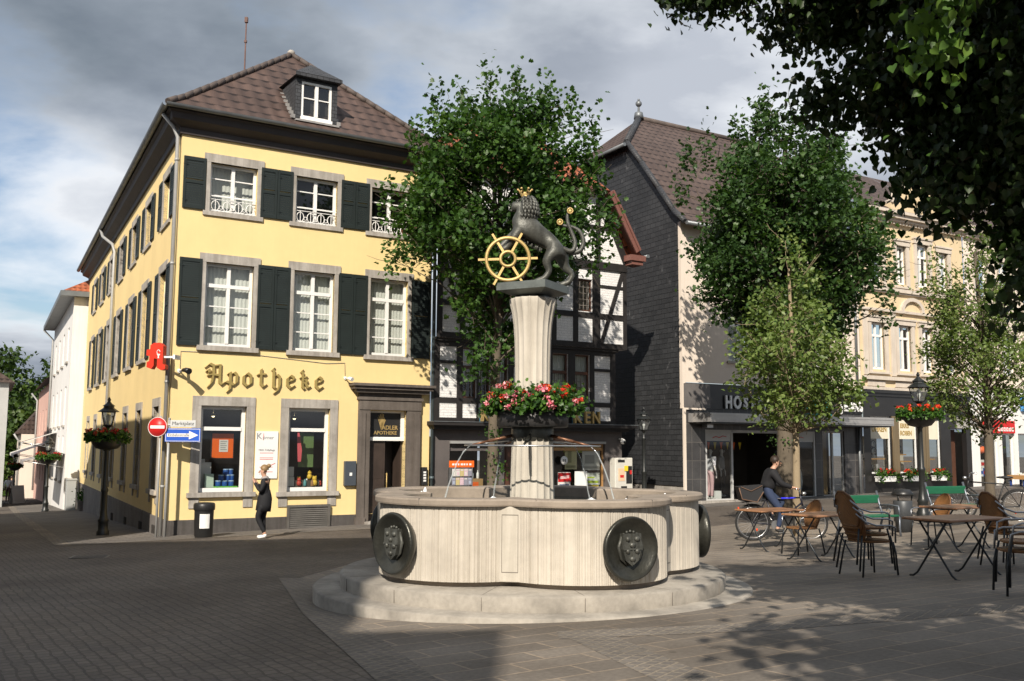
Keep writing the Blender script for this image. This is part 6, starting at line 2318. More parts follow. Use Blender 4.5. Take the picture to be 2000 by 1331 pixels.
def lantern(parent, z):
    """four-sided lantern wider at the top, with a stepped roof"""
    m = MB()
    m.lathe([(.035, z - .10), (.05, z - .06), (.10, z - .02), (.11, z)], 8)
    for k in range(4):
        a = math.pi / 4 + k * math.pi / 2
        c, s = math.cos(a), math.sin(a)
        m.tube([(.125 * c, .125 * s, z), (.215 * c, .215 * s, z + .33)], .011, 5)
        a2 = a + math.pi / 2
        m.tube([(.215 * c, .215 * s, z + .33), (.215 * math.cos(a2), .215 * math.sin(a2), z + .33)], .014, 5)
        m.tube([(.125 * c, .125 * s, z), (.125 * math.cos(a2), .125 * math.sin(a2), z)], .012, 5)
    o = m.build("lantern", LAMPBLACK, parent)
    m = MB()
    m.lathe([(.26, z + .33), (.245, z + .345), (.13, z + .43), (.12, z + .47), (.15, z + .48), (.06, z + .55), (.03, z + .60), (.045, z + .63), (.012, z + .70)], 8, smooth=False)
    m.build("lantern_roof", LAMPBLACK, o)
    m = MB()
    for k in range(4):
        a = math.pi / 4 + k * math.pi / 2; a2 = a + math.pi / 2
        m.poly([(.12 * math.cos(a), .12 * math.sin(a), z + .01), (.12 * math.cos(a2), .12 * math.sin(a2), z + .01), (.208 * math.cos(a2), .208 * math.sin(a2), z + .32), (.208 * math.cos(a), .208 * math.sin(a), z + .32)])
    m.build("lantern_glass", LAMPGLASS, o)
    m = MB(); m.lathe([(.03, z), (.03, z + .1), (.05, z + .13), (.05, z + .25), (.001, z + .28)], 10)
    m.build("bulb", SIGNWHITE, o)


def lamp_post(name, label, loc, h=3.4, basket=True, mats=(PETRED, PETDARK), seed=1, group=None):
    t = thing(name, label, "street lamp", loc, R(20), group)
    zl = h - .70
    m = MB()
    m.lathe([(.15, -.2), (.15, .10), (.125, .13), (.115, .32), (.135, .36), (.10, .42), (.075, .60), (.07, 1.05), (.088, 1.08), (.088, 1.12), (.062, 1.17), (.052, zl - .32), (.07, zl - .29), (.07, zl - .25), (.04, zl - .20), (.035, zl - .09)], 14)
    m.build("post", LAMPBLACK, t)
    lantern(t, zl)
    if basket:
        m = MB()
        m.lathe([(.10, zl - .62), (.26, zl - .58), (.36, zl - .46), (.41, zl - .34), (.42, zl - .33), (.3, zl - .36)], 20, cap=False)
        m.tube([(.08, 0, zl - .63), (-.08, 0, zl - .63)], .02, 6)
        m.build("flower_bowl", BLACKMETAL, t)
        rs = np.random.RandomState(seed)
        n = 1500
        an = rs.uniform(0, 2 * np.pi, n); rad = .46 * np.sqrt(rs.uniform(.25, 1.3, n))
        z = zl - .30 + np.abs(rs.normal(0, .07, n)) - (rad > .42) * rs.uniform(0, .14, n)
        nr = rdir(n, rs); nr[:, 2] = np.abs(nr[:, 2]) + .4
        leaf_mesh("foliage", np.stack([rad * np.cos(an), rad * np.sin(an), z], 1), rdir(n, rs), nr, rs.uniform(.05, .09, n), GERLEAF, t, kind='maple')
        random.seed(seed)
        sp = []
        for k in range(34):
            a = random.uniform(0, 6.28); r = .48 * math.sqrt(random.uniform(.2, 1))
            sp.append((r * math.cos(a), r * math.sin(a), zl - .18 + random.uniform(-.05, .07)))
        put_blossoms(t, sp, list(mats), seed + 40, .06)
    return t


def at_ground(x, y, dz=0.0):
    return Vector((x, y, gz(x, y) + dz))


lamp_post("street_lamp", "black lantern post with a basket of dark red flowers nearest the yellow house corner", at_ground(-10.12, 24.5), 3.42, True, (PETDARK, PETRED), 1)
lamp_post("street_lamp", "black lantern post with a flower basket in front of the white house down the street", at_ground(-20.6, 43.6), 3.4, True, (PETDARK, PETDARK), 2)
lamp_post("street_lamp", "far small lantern post with flower basket near the trees at the street end", at_ground(-34.4, 68.0), 3.4, True, (PETDARK, PETRED), 3)
lamp_post("street_lamp", "black lantern post with orange-red flower basket behind the café tables", at_ground(9.75, 23.3), 3.42, True, (PETRED, PETRED), 4)
lamp_post("street_lamp", "slender lantern post without flowers in front of the slate-hung gable wall", at_ground(4.12, 30.4), 3.1, False, (), 5)

# ------------------------------------------------------------------ traffic signs
zg = gz(-8.1, 23.05)
t = thing("sign_post", "grey post carrying the street name plate and the blue one-way sign", "sign post", (-8.06, 23.0, zg), R(12))
m = MB(); m.tube([(0, 0, -.3), (0, 0, 2.74)], .032, 10); m.lathe([(.036, 2.74), (.03, 2.77), (.001, 2.78)], 10); m.build("post", PIPEGREY, t)
m = MB(); m.box(-.08, .72, -.06, -.045, 2.21, 2.53, c=.004); m.box(-.04, .04, -.045, .04, 2.25, 2.29); m.box(-.04, .04, -.045, .04, 2.45, 2.49)
op = m.build("one_way_plate", SIGNBLUE, t)
m = MB(); m.box(-.065, .705, -.0635, -.061, 2.225, 2.235); m.box(-.065, .705, -.0635, -.061, 2.505, 2.515); m.box(-.065, -.055, -.0635, -.061, 2.235, 2.505); m.box(.695, .705, -.0635, -.061, 2.235, 2.505)
m.prism([(-.03, 2.33), (.46, 2.33), (.46, 2.27), (.67, 2.37), (.46, 2.47), (.46, 2.41), (-.03, 2.41)], -.0637, -.061)
m.build("arrow", SIGNWHITE, op)
text_mb("Einbahnstra\u00dfe", .085, .002, RX(.23, -.0655, 2.372)).build("lettering", INK, op)
m = MB(); m.box(.03, .60, -.05, -.035, 2.56, 2.72, c=.004); m.box(-.03, .03, -.045, .03, 2.60, 2.63)
npl = m.build("street_name_plate", flat("plate_grey", (.55, .56, .55)), t)
text_mb("Marktplatz", .115, .002, RX(.315, -.052, 2.64)).build("lettering", INK, npl)
t = thing("no_entry_sign", "round red no-entry sign on a thin grey post beside the house corner", "traffic sign", (-8.30, 22.95, gz(-8.3, 22.95)), R(-4))
m = MB(); m.tube([(.05, 0.02, -.3), (.05, .02, 2.82)], .028, 10); m.build("post", PIPEGREY, t)
m = MB(); m.lathe([(.235, -.01), (.235, .01), (.001, .011)], 32, T=Matrix.Translation((0, -.03, 2.56)) @ Matrix.Rotation(R(90), 4, 'X')); dd = m.build("disc", SIGNRED, t)
m = MB(); m.box(-.17, .17, -.0455, -.042, 2.525, 2.595); m.tube([(.225 * math.cos(k * .19635), -.043, 2.56 + .225 * math.sin(k * .19635)) for k in range(32)], .007, 5, closed=True); m.build("bar", SIGNWHITE, dd)

# ------------------------------------------------------------------ litter bins
t = thing("litter_bin", "black round litter bin with a white sticker against the pharmacy wall", "bin", at_ground(-7.0, 22.5), R(20))
m = MB(); m.lathe([(.17, -.05), (.19, .02), (.205, .05), (.215, .62)], 20, cap=False); m.lathe([(.16, -.02), (.001, -.02)], 20, cap=False); m.build("barrel", BLACKMETAL, t)
m = MB(); m.lathe([(.235, .62), (.24, .65), (.24, .74), (.22, .78), (.15, .79), (.14, .76), (.001, .74)], 20, cap=False); m.build("lid", BLACKMETAL, t)
m = MB()
for k in range(5):
    a0, a1 = R(-118 + k * 12), R(-106 + k * 12)
    m.poly([(.213 * math.cos(a0), .213 * math.sin(a0), .22), (.213 * math.cos(a1), .213 * math.sin(a1), .22), (.216 * math.cos(a1), .216 * math.sin(a1), .54), (.216 * math.cos(a0), .216 * math.sin(a0), .54)])
m.build("sticker", SIGNWHITE, t)
t = thing("litter_bin", "dark metal litter bin with a hood behind the green bench", "bin", at_ground(8.0, 20.1), R(-20))
m = MB(); m.lathe([(.15, 0), (.16, .2), (.18, .22), (.185, .62), (.17, .64)], 18); m.build("barrel", M("bin_grey", (.07, .075, .08), .45, .2, 5, 50, .001, metal=.3), t)
m = MB(); m.lathe([(.21, .74), (.21, .78), (.15, .86), (.001, .88)], 18)
for a in (0, 2.1, 4.2): m.tube([(.16 * math.cos(a), .16 * math.sin(a), .6), (.18 * math.cos(a), .18 * math.sin(a), .75)], .014, 5)
m.build("hood", BLACKMETAL, t)

# ------------------------------------------------------------------ café furniture
WICKER = None
def wicker_mat():
    m, t, b = new_mat("wicker")
    v = coord(t, 'Object')
    w1 = t.nodes.new("ShaderNodeTexWave"); w1.inputs['Scale'].default_value = 75; w1.bands_direction = 'Z'; w1.inputs['Distortion'].default_value = .6
    w2 = t.nodes.new("ShaderNodeTexWave"); w2.inputs['Scale'].default_value = 75; w2.bands_direction = 'X'; w2.inputs['Distortion'].default_value = .6
    t.links.new(v, w1.inputs['Vector']); t.links.new(v, w2.inputs['Vector'])
    mul = math_node(t, 'MULTIPLY', w1.outputs[1], w2.outputs[1])
    c = ramp(t, mul, [(0.0, (.20, .085, .026)), (.5, (.46, .22, .07)), (1, (.60, .32, .12))])
    n = noise(t, v, 6, 4)
    c = mix_col(t, .6, c, ramp(t, n, [(.3, (.6, .55, .5)), (.7, (1.1, 1.05, 1))]), 'MULTIPLY')
    t.links.new(c, b.inputs['Base Color'])
    b.inputs['Roughness'].default_value = .55
    bump(t, b, mul, .006, 1)
    return m


WICKER = wicker_mat()
TUBE = M("dark_tube", (.045, .05, .055), .35, .2, 6, 60, .0005, metal=.6)
TUBEL = M("light_tube", (.33, .34, .36), .3, .15, 6, 60, .0005, metal=.85)


def make_chair(name, label, loc, rotz, group=None):
    """faces local +x; origin on the ground"""
    t = thing(name, label, "chair", loc, rotz, group)
    m = MB()
    o_ = []
    for k in range(20):
        a = 2 * math.pi * k / 20
        c, s = math.cos(a), math.sin(a)
        e = 2.6
        o_.append((.225 * abs(c) ** (2 / e) * (1 if c > 0 else -1), .225 * abs(s) ** (2 / e) * (1 if s > 0 else -1)))
    m.vprism(o_, .435, .455, smooth=True)
    m.tube([(x * 1.02, y * 1.02, .445) for x, y in o_], .016, 6, closed=True)
    m.build("seat", WICKER, t)
    m = MB()
    # curved oval back
    rows = []
    for i in range(9):
        z = .47 + .43 * i / 8
        w = .205 * math.sqrt(max(.02, 1 - ((i / 8 - .42) / .60) ** 2))
        row = []
        for j in range(9):
            y = -w + 2 * w * j / 8
            x = -.205 - .115 * (i / 8) - .0 + .9 * y * y
            row.append((x, y, z))
        rows.append(row)
    vs = [p for r in rows for p in r]
    m.mesh(vs, [(i * 9 + j, i * 9 + j + 1, (i + 1) * 9 + j + 1, (i + 1) * 9 + j) for i in range(8) for j in range(8)], True)
    m.mesh([(x - .018, y, z) for x, y, z in vs], [(i * 9 + j, (i + 1) * 9 + j, (i + 1) * 9 + j + 1, i * 9 + j + 1) for i in range(8) for j in range(8)], True)
    m.build("backrest", WICKER, t)
    m = MB()
    edge = [r[0] for r in rows] + [p for p in rows[-1][1:-1]] + [r[-1] for r in reversed(rows)] + [p for p in reversed(rows[0][1:-1])]
    m.tube([(x - .009, y, z) for x, y, z in edge], .016, 7, closed=True)
    m.build("back_rim", M("wicker_rim", (.16, .07, .025), .5, .3, 20, 60, .001) if "wicker_rim" not in MATS else MATS["wicker_rim"], t)
    for sy in (-1, 1):
        m = MB(); m.tube([(.21, sy * .20, .435), (.235, sy * .215, .30), (.25, sy * .23, 0)], .013, 7); m.build("leg", TUBE, t)
        m = MB(); m.tube([(-.21, sy * .19, .44), (-.24, sy * .21, .30), (-.29, sy * .235, 0)], .013, 7); m.build("leg", TUBE, t)
        m = MB(); m.tube([(-.31, sy * .16, .80), (-.24, sy * .25, .70), (-.10, sy * .275, .655), (.12, sy * .275, .65), (.20, sy * .265, .62), (.22, sy * .235, .43)], .012, 7); m.build("armrest", TUBEL, t)
    return t


def make_table(name, label, loc, rotz, group=None, L_=1.15, W_=.68):
    t = thing(name, label, "table", loc, rotz, group)
    m = MB(); m.box(-L_ / 2, L_ / 2, -W_ / 2, W_ / 2, .695, .725, c=.008)
    m.build("tabletop", M("table_wood", (.34, .17, .085), .4, .3, 3, 40, .001, stretch=(1, 10, 1), spec=.5) if "table_wood" not in MATS else MATS["table_wood"], t)
    for x in (-L_ / 2 + .14, L_ / 2 - .14):
        m = MB(); m.tube([(x, -W_ / 2 + .08, .685), (x, W_ / 2 - .08, .685)], .013, 6); m.build("rail", TUBE, t)
    for x in (-L_ / 2 + .14, L_ / 2 - .14):
        for s in (-1, 1):
            m = MB()
            xo = x + s * .012
            m.tube([(xo, s * .20, .69), (xo, -s * .02, .36), (xo, -s * .23, .06), (xo, -s * .29, .015), (xo, -s * .34, .012)], .013, 7)
            m.build("leg", TUBE, t)
    return t


TA = R(31)
tb = make_table("cafe_table", "wooden folding café table farthest left, in front of the cyclist", at_ground(4.75, 18.0), TA, "folding café tables")
for (x, y, a, lb) in ((4.95, 15.7, R(36), "wooden folding café table between the single wicker chair and the chair stack"),
                      (5.50, 12.2, R(30), "large reddish folding café table nearest the camera"),
                      (7.40, 16.3, R(33), "wooden folding café table behind, in front of the rear green bench")):
    dup(tb, at_ground(x, y), a, lb)
GC = "wicker café chairs"
ch = make_chair("cafe_chair", "single wicker café chair facing left between the two left tables", at_ground(4.98, 16.9), R(200), GC)
stack_lab = ["bottom wicker chair of the stack left of the large reddish table", "middle wicker chair of the stack left of the large reddish table", "topmost wicker chair of the stack left of the large reddish table"]
for k in range(3):
    p = at_ground(4.62 - .035 * k, 12.75, .085 * k)
    dup(ch, p, R(18), stack_lab[k])
dup(ch, at_ground(7.35, 17.25), R(195), "single wicker chair beside the lamp post with its back to the rear bench")
lab2 = ["lower wicker chair of the pair stacked behind the large reddish table", "upper wicker chair of the pair stacked behind the large reddish table"]
for k in range(2):
    dup(ch, at_ground(6.72 - .035 * k, 13.3, .085 * k), R(15), lab2[k])
lab3 = ["lower wicker chair of the nearest pair at the right edge", "upper wicker chair of the nearest pair at the right edge"]
for k in range(2):
    dup(ch, at_ground(5.32 + .03 * k, 10.25, .085 * k), R(170), lab3[k])

GREENWOOD = M("green_slat", (.012, .115, .055), .45, .2, 3, 50, .001, stretch=(1, 8, 8))
BENCHMETAL = M("bench_metal", (.16, .175, .20), .4, .2, 6, 60, .0006, metal=.6)


def make_bench(name, label, loc, rotz, group=None, W=1.15):
    """sitter looks along local -y"""
    t = thing(name, label, "bench", loc, rotz, group)
    m = MB()
    for y, z in ((-.20, .44), (-.05, .43), (.10, .435)):
        m.box(-W / 2, W / 2, y - .065, y + .065, z - .018, z + .018, c=.006)
    m.build("seat", GREENWOOD, t)
    m = MB(); m.box(-W / 2, W / 2, .27, .30, .66, .82, c=.008); m.build("backrest", GREENWOOD, t)
    for sx in (-1, 1):
        x = sx * (W / 2 - .02)
        m = MB()
        m.tube([(x, .33, .90), (x, .25, .62), (x, .17, .42), (x, .24, .20), (x, .30, 0)], .024, 7)
        m.tube([(x, .17, .42), (x, -.26, .42), (x, -.25, .2), (x, -.28, 0)], .022, 7)
        m.tube([(x, .24, .62), (x, .0, .64), (x, -.24, .62), (x, -.26, .42)], .018, 7)
        m.tube([(x, .1 + .07 * math.cos(k * .7), .53 + .07 * math.sin(k * .7)) for k in range(9)] if False else [(x, .02 + .05 * math.cos(k * .7), .52 + .05 * math.sin(k * .7)) for k in range(9)], .010, 5)
        m.build("end_frame", BENCHMETAL, t)
    return t


bn = make_bench("park_bench", "green slatted bench with grey metal ends, left one behind the chair stack", at_ground(7.0, 19.3), R(25), "green park benches")
dup(bn, at_ground(9.35, 20.6), R(25), "green slatted bench with grey metal ends, right one beside the parked bicycle")

# ------------------------------------------------------------------ bicycles
RUBBER = M("tyre_rubber", (.018, .018, .018), .7, .2, 8, 60, .001)
def make_bike(name, label, loc, rotz, frame_mat, extra=True):
    """rolls along local +x, rear wheel at x=-0.58"""
    t = thing(name, label, "bicycle", loc, rotz)
    r = .335
    for x in (-.58, .58):
        m = MB(); m.tube([(x + r * math.cos(k * .19635), 0, r + r * math.sin(k * .19635)) for k in range(32)], .020, 7, closed=True); w = m.build("wheel", RUBBER, t)
        m = MB(); m.tube([(x + .30 * math.cos(k * .19635), 0, r + .30 * math.sin(k * .19635)) for k in range(32)], .010, 5, closed=True)
        for k in range(18):
            a = k * 2 * math.pi / 18
            m.tube([(x + .02 * math.cos(a + .5), .02 * (-1) ** k, r + .02 * math.sin(a + .5)), (x + .30 * math.cos(a), 0, r + .30 * math.sin(a))], .0022, 4, cap=False)
        m.tube([(x, -.05, r), (x, .05, r)], .022, 8)
        m.build("rim", CHROME, w)
    m = MB()
    bb, st, hd = (-.13, 0, .30), (-.30, 0, .80), (.40, 0, .84)
    m.tube([bb, st], .017, 7); m.tube([st, hd], .016, 7); m.tube([bb, (.42, 0, .74)], .019, 7); m.tube([(.38, 0, .90), (.43, 0, .68)], .02, 7)
    for s in (-1, 1):
        m.tube([bb, (-.58, s * .05, r)], .010, 6); m.tube([st, (-.58, s * .05, r)], .009, 6); m.tube([(.43, s * .03, .68), (.58, s * .05, r)], .012, 6)
    m.build("frame", frame_mat, t)
    m = MB(); m.tube([(-.30, 0, .80), (-.33, 0, .92)], .014, 6); m.ball((-.36, 0, .945), (.13, .075, .035), 10); m.ball((-.25, 0, .945), (.10, .04, .025), 10); m.build("saddle", INK, t)
    m = MB(); m.tube([(.38, 0, .90), (.36, 0, 1.0)], .014, 6); m.tube([(.22, -.28, 1.02), (.33, -.22, 1.03), (.37, 0, 1.0), (.33, .22, 1.03), (.22, .28, 1.02)], .012, 6); m.build("handlebar", CHROME, t)
    m = MB(); m.lathe([(.09, -.006), (.09, .006)], 20, T=Matrix.Translation((-.13, -.05, .30)) @ Matrix.Rotation(R(90), 4, 'X'))
    m.tube([(-.13, -.06, .30), (-.05, -.06, .16)], .009, 5); m.tube([(-.13, .06, .30), (-.21, .06, .44)], .009, 5); m.box(-.09, 0, -.14, -.06, .15, .17); m.box(-.25, -.16, .06, .14, .43, .45)
    m.build("crank", CHROME, t)
    for x, a0 in ((-.58, 20), (.58, 40)):
        m = MB(); m.tube([(x + .365 * math.cos(R(a0 + k * 12)), 0, r + .365 * math.sin(R(a0 + k * 12))) for k in range(12)], .017, 5); m.build("mudguard", INK, t)
    m = MB(); m.tube([(-.33, -.05, .78), (-.80, -.06, .74)], .008, 5); m.tube([(-.33, .05, .78), (-.80, .06, .74)], .008, 5); m.tube([(-.58, -.06, r), (-.68, -.06, .75)], .007, 5); m.tube([(-.58, .06, r), (-.68, .06, .75)], .007, 5); m.build("luggage_rack", INK, t)
    m = MB(); m.ball((-.86, 0, .62), (.02, .04, .03), 8); m.ball((-.50, -.02, .20), (.02, .012, .03), 8); m.build("reflector", flat("reflector_red", (.7, .06, .01)) if "reflector_red" not in MATS else MATS["reflector_red"], t)
    m = MB(); m.ball((.46, 0, .92), (.05, .04, .04), 8); m.build("headlight", CHROME, t)
    return t


BX, BY = 5.42, 19.75
zb = gz(BX, BY)
BK = make_bike("bicycle", "dark bicycle with blue top tube under the cyclist", (BX, BY, zb), R(0), flat("frame_dark", (.02, .02, .03), .35))
m = MB(); m.tube([(-.0, 0, .822), (.30, 0, .836)], .0185, 8); m.build("tube_wrap", flat("vivid_blue", (.04, .04, .75), .4), BK)
make_bike("bicycle", "black bicycle parked at the end of the right green bench", at_ground(10.35, 21.3), R(155), INK)
t = thing("saddle_bag", "bulky dark bag strapped on the rear of the cyclist's bicycle", "bag", (BX - .62, BY, zb + .75), 0)
m = MB()
m.mesh([(-.20, -.16, .02), (.20, -.16, .02), (.20, .16, .02), (-.20, .16, .02), (-.27, -.18, .30), (.22, -.18, .34), (.22, .18, .34), (-.27, .18, .30)], [(0, 3, 2, 1), (4, 5, 6, 7), (0, 1, 5, 4), (1, 2, 6, 5), (2, 3, 7, 6), (3, 0, 4, 7)])
m.build("body", flat("bag_black", (.02, .02, .022), .7), t)
m = MB(); m.tube([(-.26, -.19, .28), (-.20, -.175, .06), (.1, -.172, .0), (.22, -.185, .2)], .012, 6); m.tube([(-.22, -.19, .30), (-.02, -.185, .22), (.2, -.188, .33)], .008, 5); m.build("strap", flat("strap_brown", (.14, .08, .05), .6), t)

# ------------------------------------------------------------------ people
SKIN = M("skin", (.50, .29, .20), .5, .08, 6, 60, 0)
HAIRD = M("dark_hair", (.035, .022, .015), .55, .3, 20, 60, .002, stretch=(1, 1, .2))
HAIRB = M("blond_hair", (.28, .18, .08), .5, .3, 20, 60, .002, stretch=(1, 1, .2))


def finger_joints(J, B, wrist, hand, side_v, out_v, s, r=.008, curl=.5):
    """palm and five fingers after the wrist; hand = direction of the fingers"""
    d = Vector(hand).normalized(); sd = Vector(side_v).normalized(); o = Vector(out_v).normalized()
    W = Vector(J[wrist][0])
    J[s + 'palm'] = (W + d * .05, (.034, .018)); B.append((wrist, s + 'palm'))
    J[s + 'knuck'] = (W + d * .085, (.036, .015)); B.append((s + 'palm', s + 'knuck'))
    for i, (off, ln) in enumerate(((-.027, .060), (-.009, .072), (.009, .068), (.027, .054))):
        a = W + d * .098 + sd * off
        b = a + (d * (1 - curl * .5) + o * curl * .5) * ln * .5
        c = b + (d * (1 - curl) + o * curl) * ln * .5
        J[s + 'f%da' % i] = (a, r * 1.1); J[s + 'f%db' % i] = (b, r); J[s + 'f%dc' % i] = (c, r * .85)
        B += [(s + 'knuck', s + 'f%da' % i), (s + 'f%da' % i, s + 'f%db' % i), (s + 'f%db' % i, s + 'f%dc' % i)]
    a = W + d * .035 - sd * .042 + o * .01
    J[s + 'tha'] = (a, r * 1.3); J[s + 'thb'] = (a + d * .03 - sd * .016 + o * .014, r * 1.1); J[s + 'thc'] = (a + d * .058 - sd * .012 + o * .026, r * .9)
    B += [(s + 'palm', s + 'tha'), (s + 'tha', s + 'thb'), (s + 'thb', s + 'thc')]


def person(name, label, cat, loc, rotz, P, skin_mat, clothes, hair=None, fingers=True, head_s=1.0, scale=1.0, group=None, face=True):
    """P: joint positions facing local +x. clothes: list of (part, material, joints dict of radii, bones, grow)"""
    t = thing(name, label, cat, loc, rotz, group)
    hs = head_s
    J = {
        'pelvis': (P['pelvis'], (.105, .082)), 'waist': (P['waist'], (.088, .070)), 'chest': (P['chest'], (.112, .088)),
        'neckb': (P['neckb'], .060), 'neck': (P['neck'], .048), 'jaw': (P['jaw'], (.060, .062)), 'head': (P['head'], (.075, .088)), 'crown': (P['crown'], (.055, .062)),
    }
    B = [('pelvis', 'waist'), ('waist', 'chest'), ('chest', 'neckb'), ('neckb', 'neck'), ('neck', 'jaw'), ('jaw', 'head'), ('head', 'crown')]
    for s in 'lr':
        J[s + 'sh'] = (P[s + 'sh'], .048); J[s + 'el'] = (P[s + 'el'], .034); J[s + 'wr'] = (P[s + 'wr'], (.027, .022))
        B += [('chest', s + 'sh'), (s + 'sh', s + 'el'), (s + 'el', s + 'wr')]
        J[s + 'hip'] = (P[s + 'hip'], .068); J[s + 'kn'] = (P[s + 'kn'], .046); J[s + 'an'] = (P[s + 'an'], .038)
        J[s + 'heel'] = (P[s + 'heel'], .036); J[s + 'toe'] = (P[s + 'toe'], (.038, .024))
        B += [('pelvis', s + 'hip'), (s + 'hip', s + 'kn'), (s + 'kn', s + 'an'), (s + 'an', s + 'heel'), (s + 'heel', s + 'toe')]
        if fingers:
            hd = P.get(s + 'hand', (0, 0, -1))
            finger_joints(J, B, s + 'wr', hd, P.get(s + 'side', (1, 0, 0)), P.get(s + 'out', (0, -1 if s == 'l' else 1, 0)), s, curl=P.get('curl', .5))
        else:
            hd = Vector(P.get(s + 'hand', (0, 0, -1)))
            J[s + 'palm'] = (Vector(P[s + 'wr']) + hd * .08, (.035, .02)); J[s + 'tip'] = (Vector(P[s + 'wr']) + hd * .16, (.024, .012))
            B += [(s + 'wr', s + 'palm'), (s + 'palm', s + 'tip')]
    body = skin("body", J, B, skin_mat, t, 1 if not fingers else 2)
    f = Vector(P.get('face', (1, 0, 0))).normalized()
    sd = Vector((0, 0, 1)).cross(f).normalized()
    up = f.cross(sd)
    H = Vector(P['head'])
    if face:
        m = MB()
        m.tube([H + f * .085 + up * .012, H + f * .112 - up * .022, H + f * .088 - up * .03], [.009, .015, .01], 7)
        for s in (-1, 1):
            m.ball(H + sd * s * .082 - up * .012, (.014, .012, .028), 8)
        m.tube([H + f * .088 - up * .062 - sd * .022, H + f * .096 - up * .060, H + f * .088 - up * .062 + sd * .022], .0075, 6)
        m.build("face", skin_mat, t)
        m = MB()
        for s in (-1, 1):
            m.ball(H + f * .082 + sd * s * .033 + up * .012, .0105, 7)
        m.build("eyes", INK, t)
    for part, mat, rad, bones, *rest in clothes:
        JJ = {k: (J[k][0] if not isinstance(r, tuple) or len(r) != 3 else Vector(J[k][0]) + Vector((0, 0, r[2])), r if not isinstance(r, tuple) or len(r) == 2 else r[:2]) for k, r in rad.items()}
        skin(part, JJ, bones, mat, t, 2)
    return t, H, f, sd, up


TORSO = {'pelvis': (.155, .130), 'waist': (.142, .118), 'chest': (.165, .130), 'neckb': (.070, .066)}
TB = [('pelvis', 'waist'), ('waist', 'chest'), ('chest', 'neckb')]
ARMS = {s + j: r for s in 'lr' for j, r in (('sh', .070), ('el', .052), ('wr', .036))}
ARMB = [b for s in 'lr' for b in (('chest', s + 'sh'), (s + 'sh', s + 'el'), (s + 'el', s + 'wr'))]
LEGS = {s + j: r for s in 'lr' for j, r in (('hip', .098), ('kn', .066), ('an', .050))}
LEGB = [b for s in 'lr' for b in (('pelvis', s + 'hip'), (s + 'hip', s + 'kn'), (s + 'kn', s + 'an'))]
SHOES = lambda s: ({s + 'an': .046, s + 'heel': .044, s + 'toe': (.044, .034)}, [(s + 'an', s + 'heel'), (s + 'heel', s + 'toe')])


def hair_cap(t, H, f, sd, up, mat, back=.02, r=(.092, .098, .10), bun=None, low=0.0):
    m = MB()
    c = H + up * .035 - f * back
    n, k = 16, 8
    vs = []
    for i in range(k + 1):
        th = math.pi * .62 * i / k
        for j in range(n):
            a = 2 * math.pi * j / n
            x, y, z = math.sin(th) * math.cos(a), math.sin(th) * math.sin(a), math.cos(th)
            drop = low * max(0, -x) * (i / k)
            zz2 = max(z, .18) if x > .45 else z
            p = c + f * x * r[0] + sd * y * r[1] + up * (zz2 * r[2] - drop)
            vs.append(p)
    m.mesh(vs, [(i * n + j, i * n + (j + 1) % n, (i + 1) * n + (j + 1) % n, (i + 1) * n + j) for i in range(k) for j in range(n)], True)
    if bun:
        m.ball(c - f * bun[0] + up * bun[1], bun[2], 10)
    m.build("hair", mat, t)


# woman walking past the pharmacy, hand at her face
P = dict(pelvis=(0, 0, .86), waist=(.01, 0, 1.0), chest=(.0, 0, 1.17), neckb=(.02, 0, 1.31), neck=(.035, 0, 1.36), jaw=(.055, 0, 1.41), head=(.05, 0, 1.475), crown=(.04, 0, 1.53), face=(1, .12, -.18),
         lsh=(.0, .17, 1.25), lel=(.06, .22, 1.02), lwr=(.22, .10, 1.22), lhand=(.35, -.2, .9), lside=(0, 1, .2), lout=(.2, -1, 0),
         rsh=(.0, -.17, 1.25), rel=(.03, -.23, 1.01), rwr=(.20, -.12, 1.18), rhand=(.4, .2, .9), rside=(0, -1, .2), rout=(.2, 1, 0),
         lhip=(0, .09, .80), lkn=(.14, .09, .47), lan=(-.03, .08, .12), lheel=(-.05, .08, .06), ltoe=(.12, .08, .03),
         rhip=(0, -.09, .80), rkn=(.05, -.09, .45), ran=(.02, -.09, .09), rheel=(-.01, -.09, .04), rtoe=(.17, -.09, .028))
BLACKCLOTH = flat("black_cloth", (.012, .012, .014), .8)
GREYCLOTH = flat("grey_scarf", (.30, .27, .26), .9)
wx, wy = -5.42, 21.7
t, H, f, sd, up = person("person", "woman in black with grey scarf and white shoes walking past the pharmacy", "person", at_ground(wx, wy, .0), R(184), P, SKIN,
    [("leggings", BLACKCLOTH, {**{k: (v if k[1:] != 'an' else .045) for k, v in LEGS.items()}, 'pelvis': (.15, .125)}, LEGB),
     ("cardigan", BLACKCLOTH, {**TORSO, **ARMS}, TB + ARMB),
     ("shoe", SIGNWHITE, *SHOES('l')), ("shoe", SIGNWHITE, *SHOES('r')),
     ("scarf", GREYCLOTH, {'chest': (.10, .09, .05), 'neckb': (.105, .095), 'neck': (.085, .08)}, [('chest', 'neckb'), ('neckb', 'neck')])])
hair_cap(t, H, f, sd, up, HAIRB, .025, bun=(.10, .05, .05))
m = MB(); m.tube([(.01, 0, 1.06), (.008, 0, .98), (.005, 0, .88), (.02, 0, .74), (.035, 0, .60)], [.115, .135, .158, .165, .168], 16); m.build("skirt", BLACKCLOTH, t)
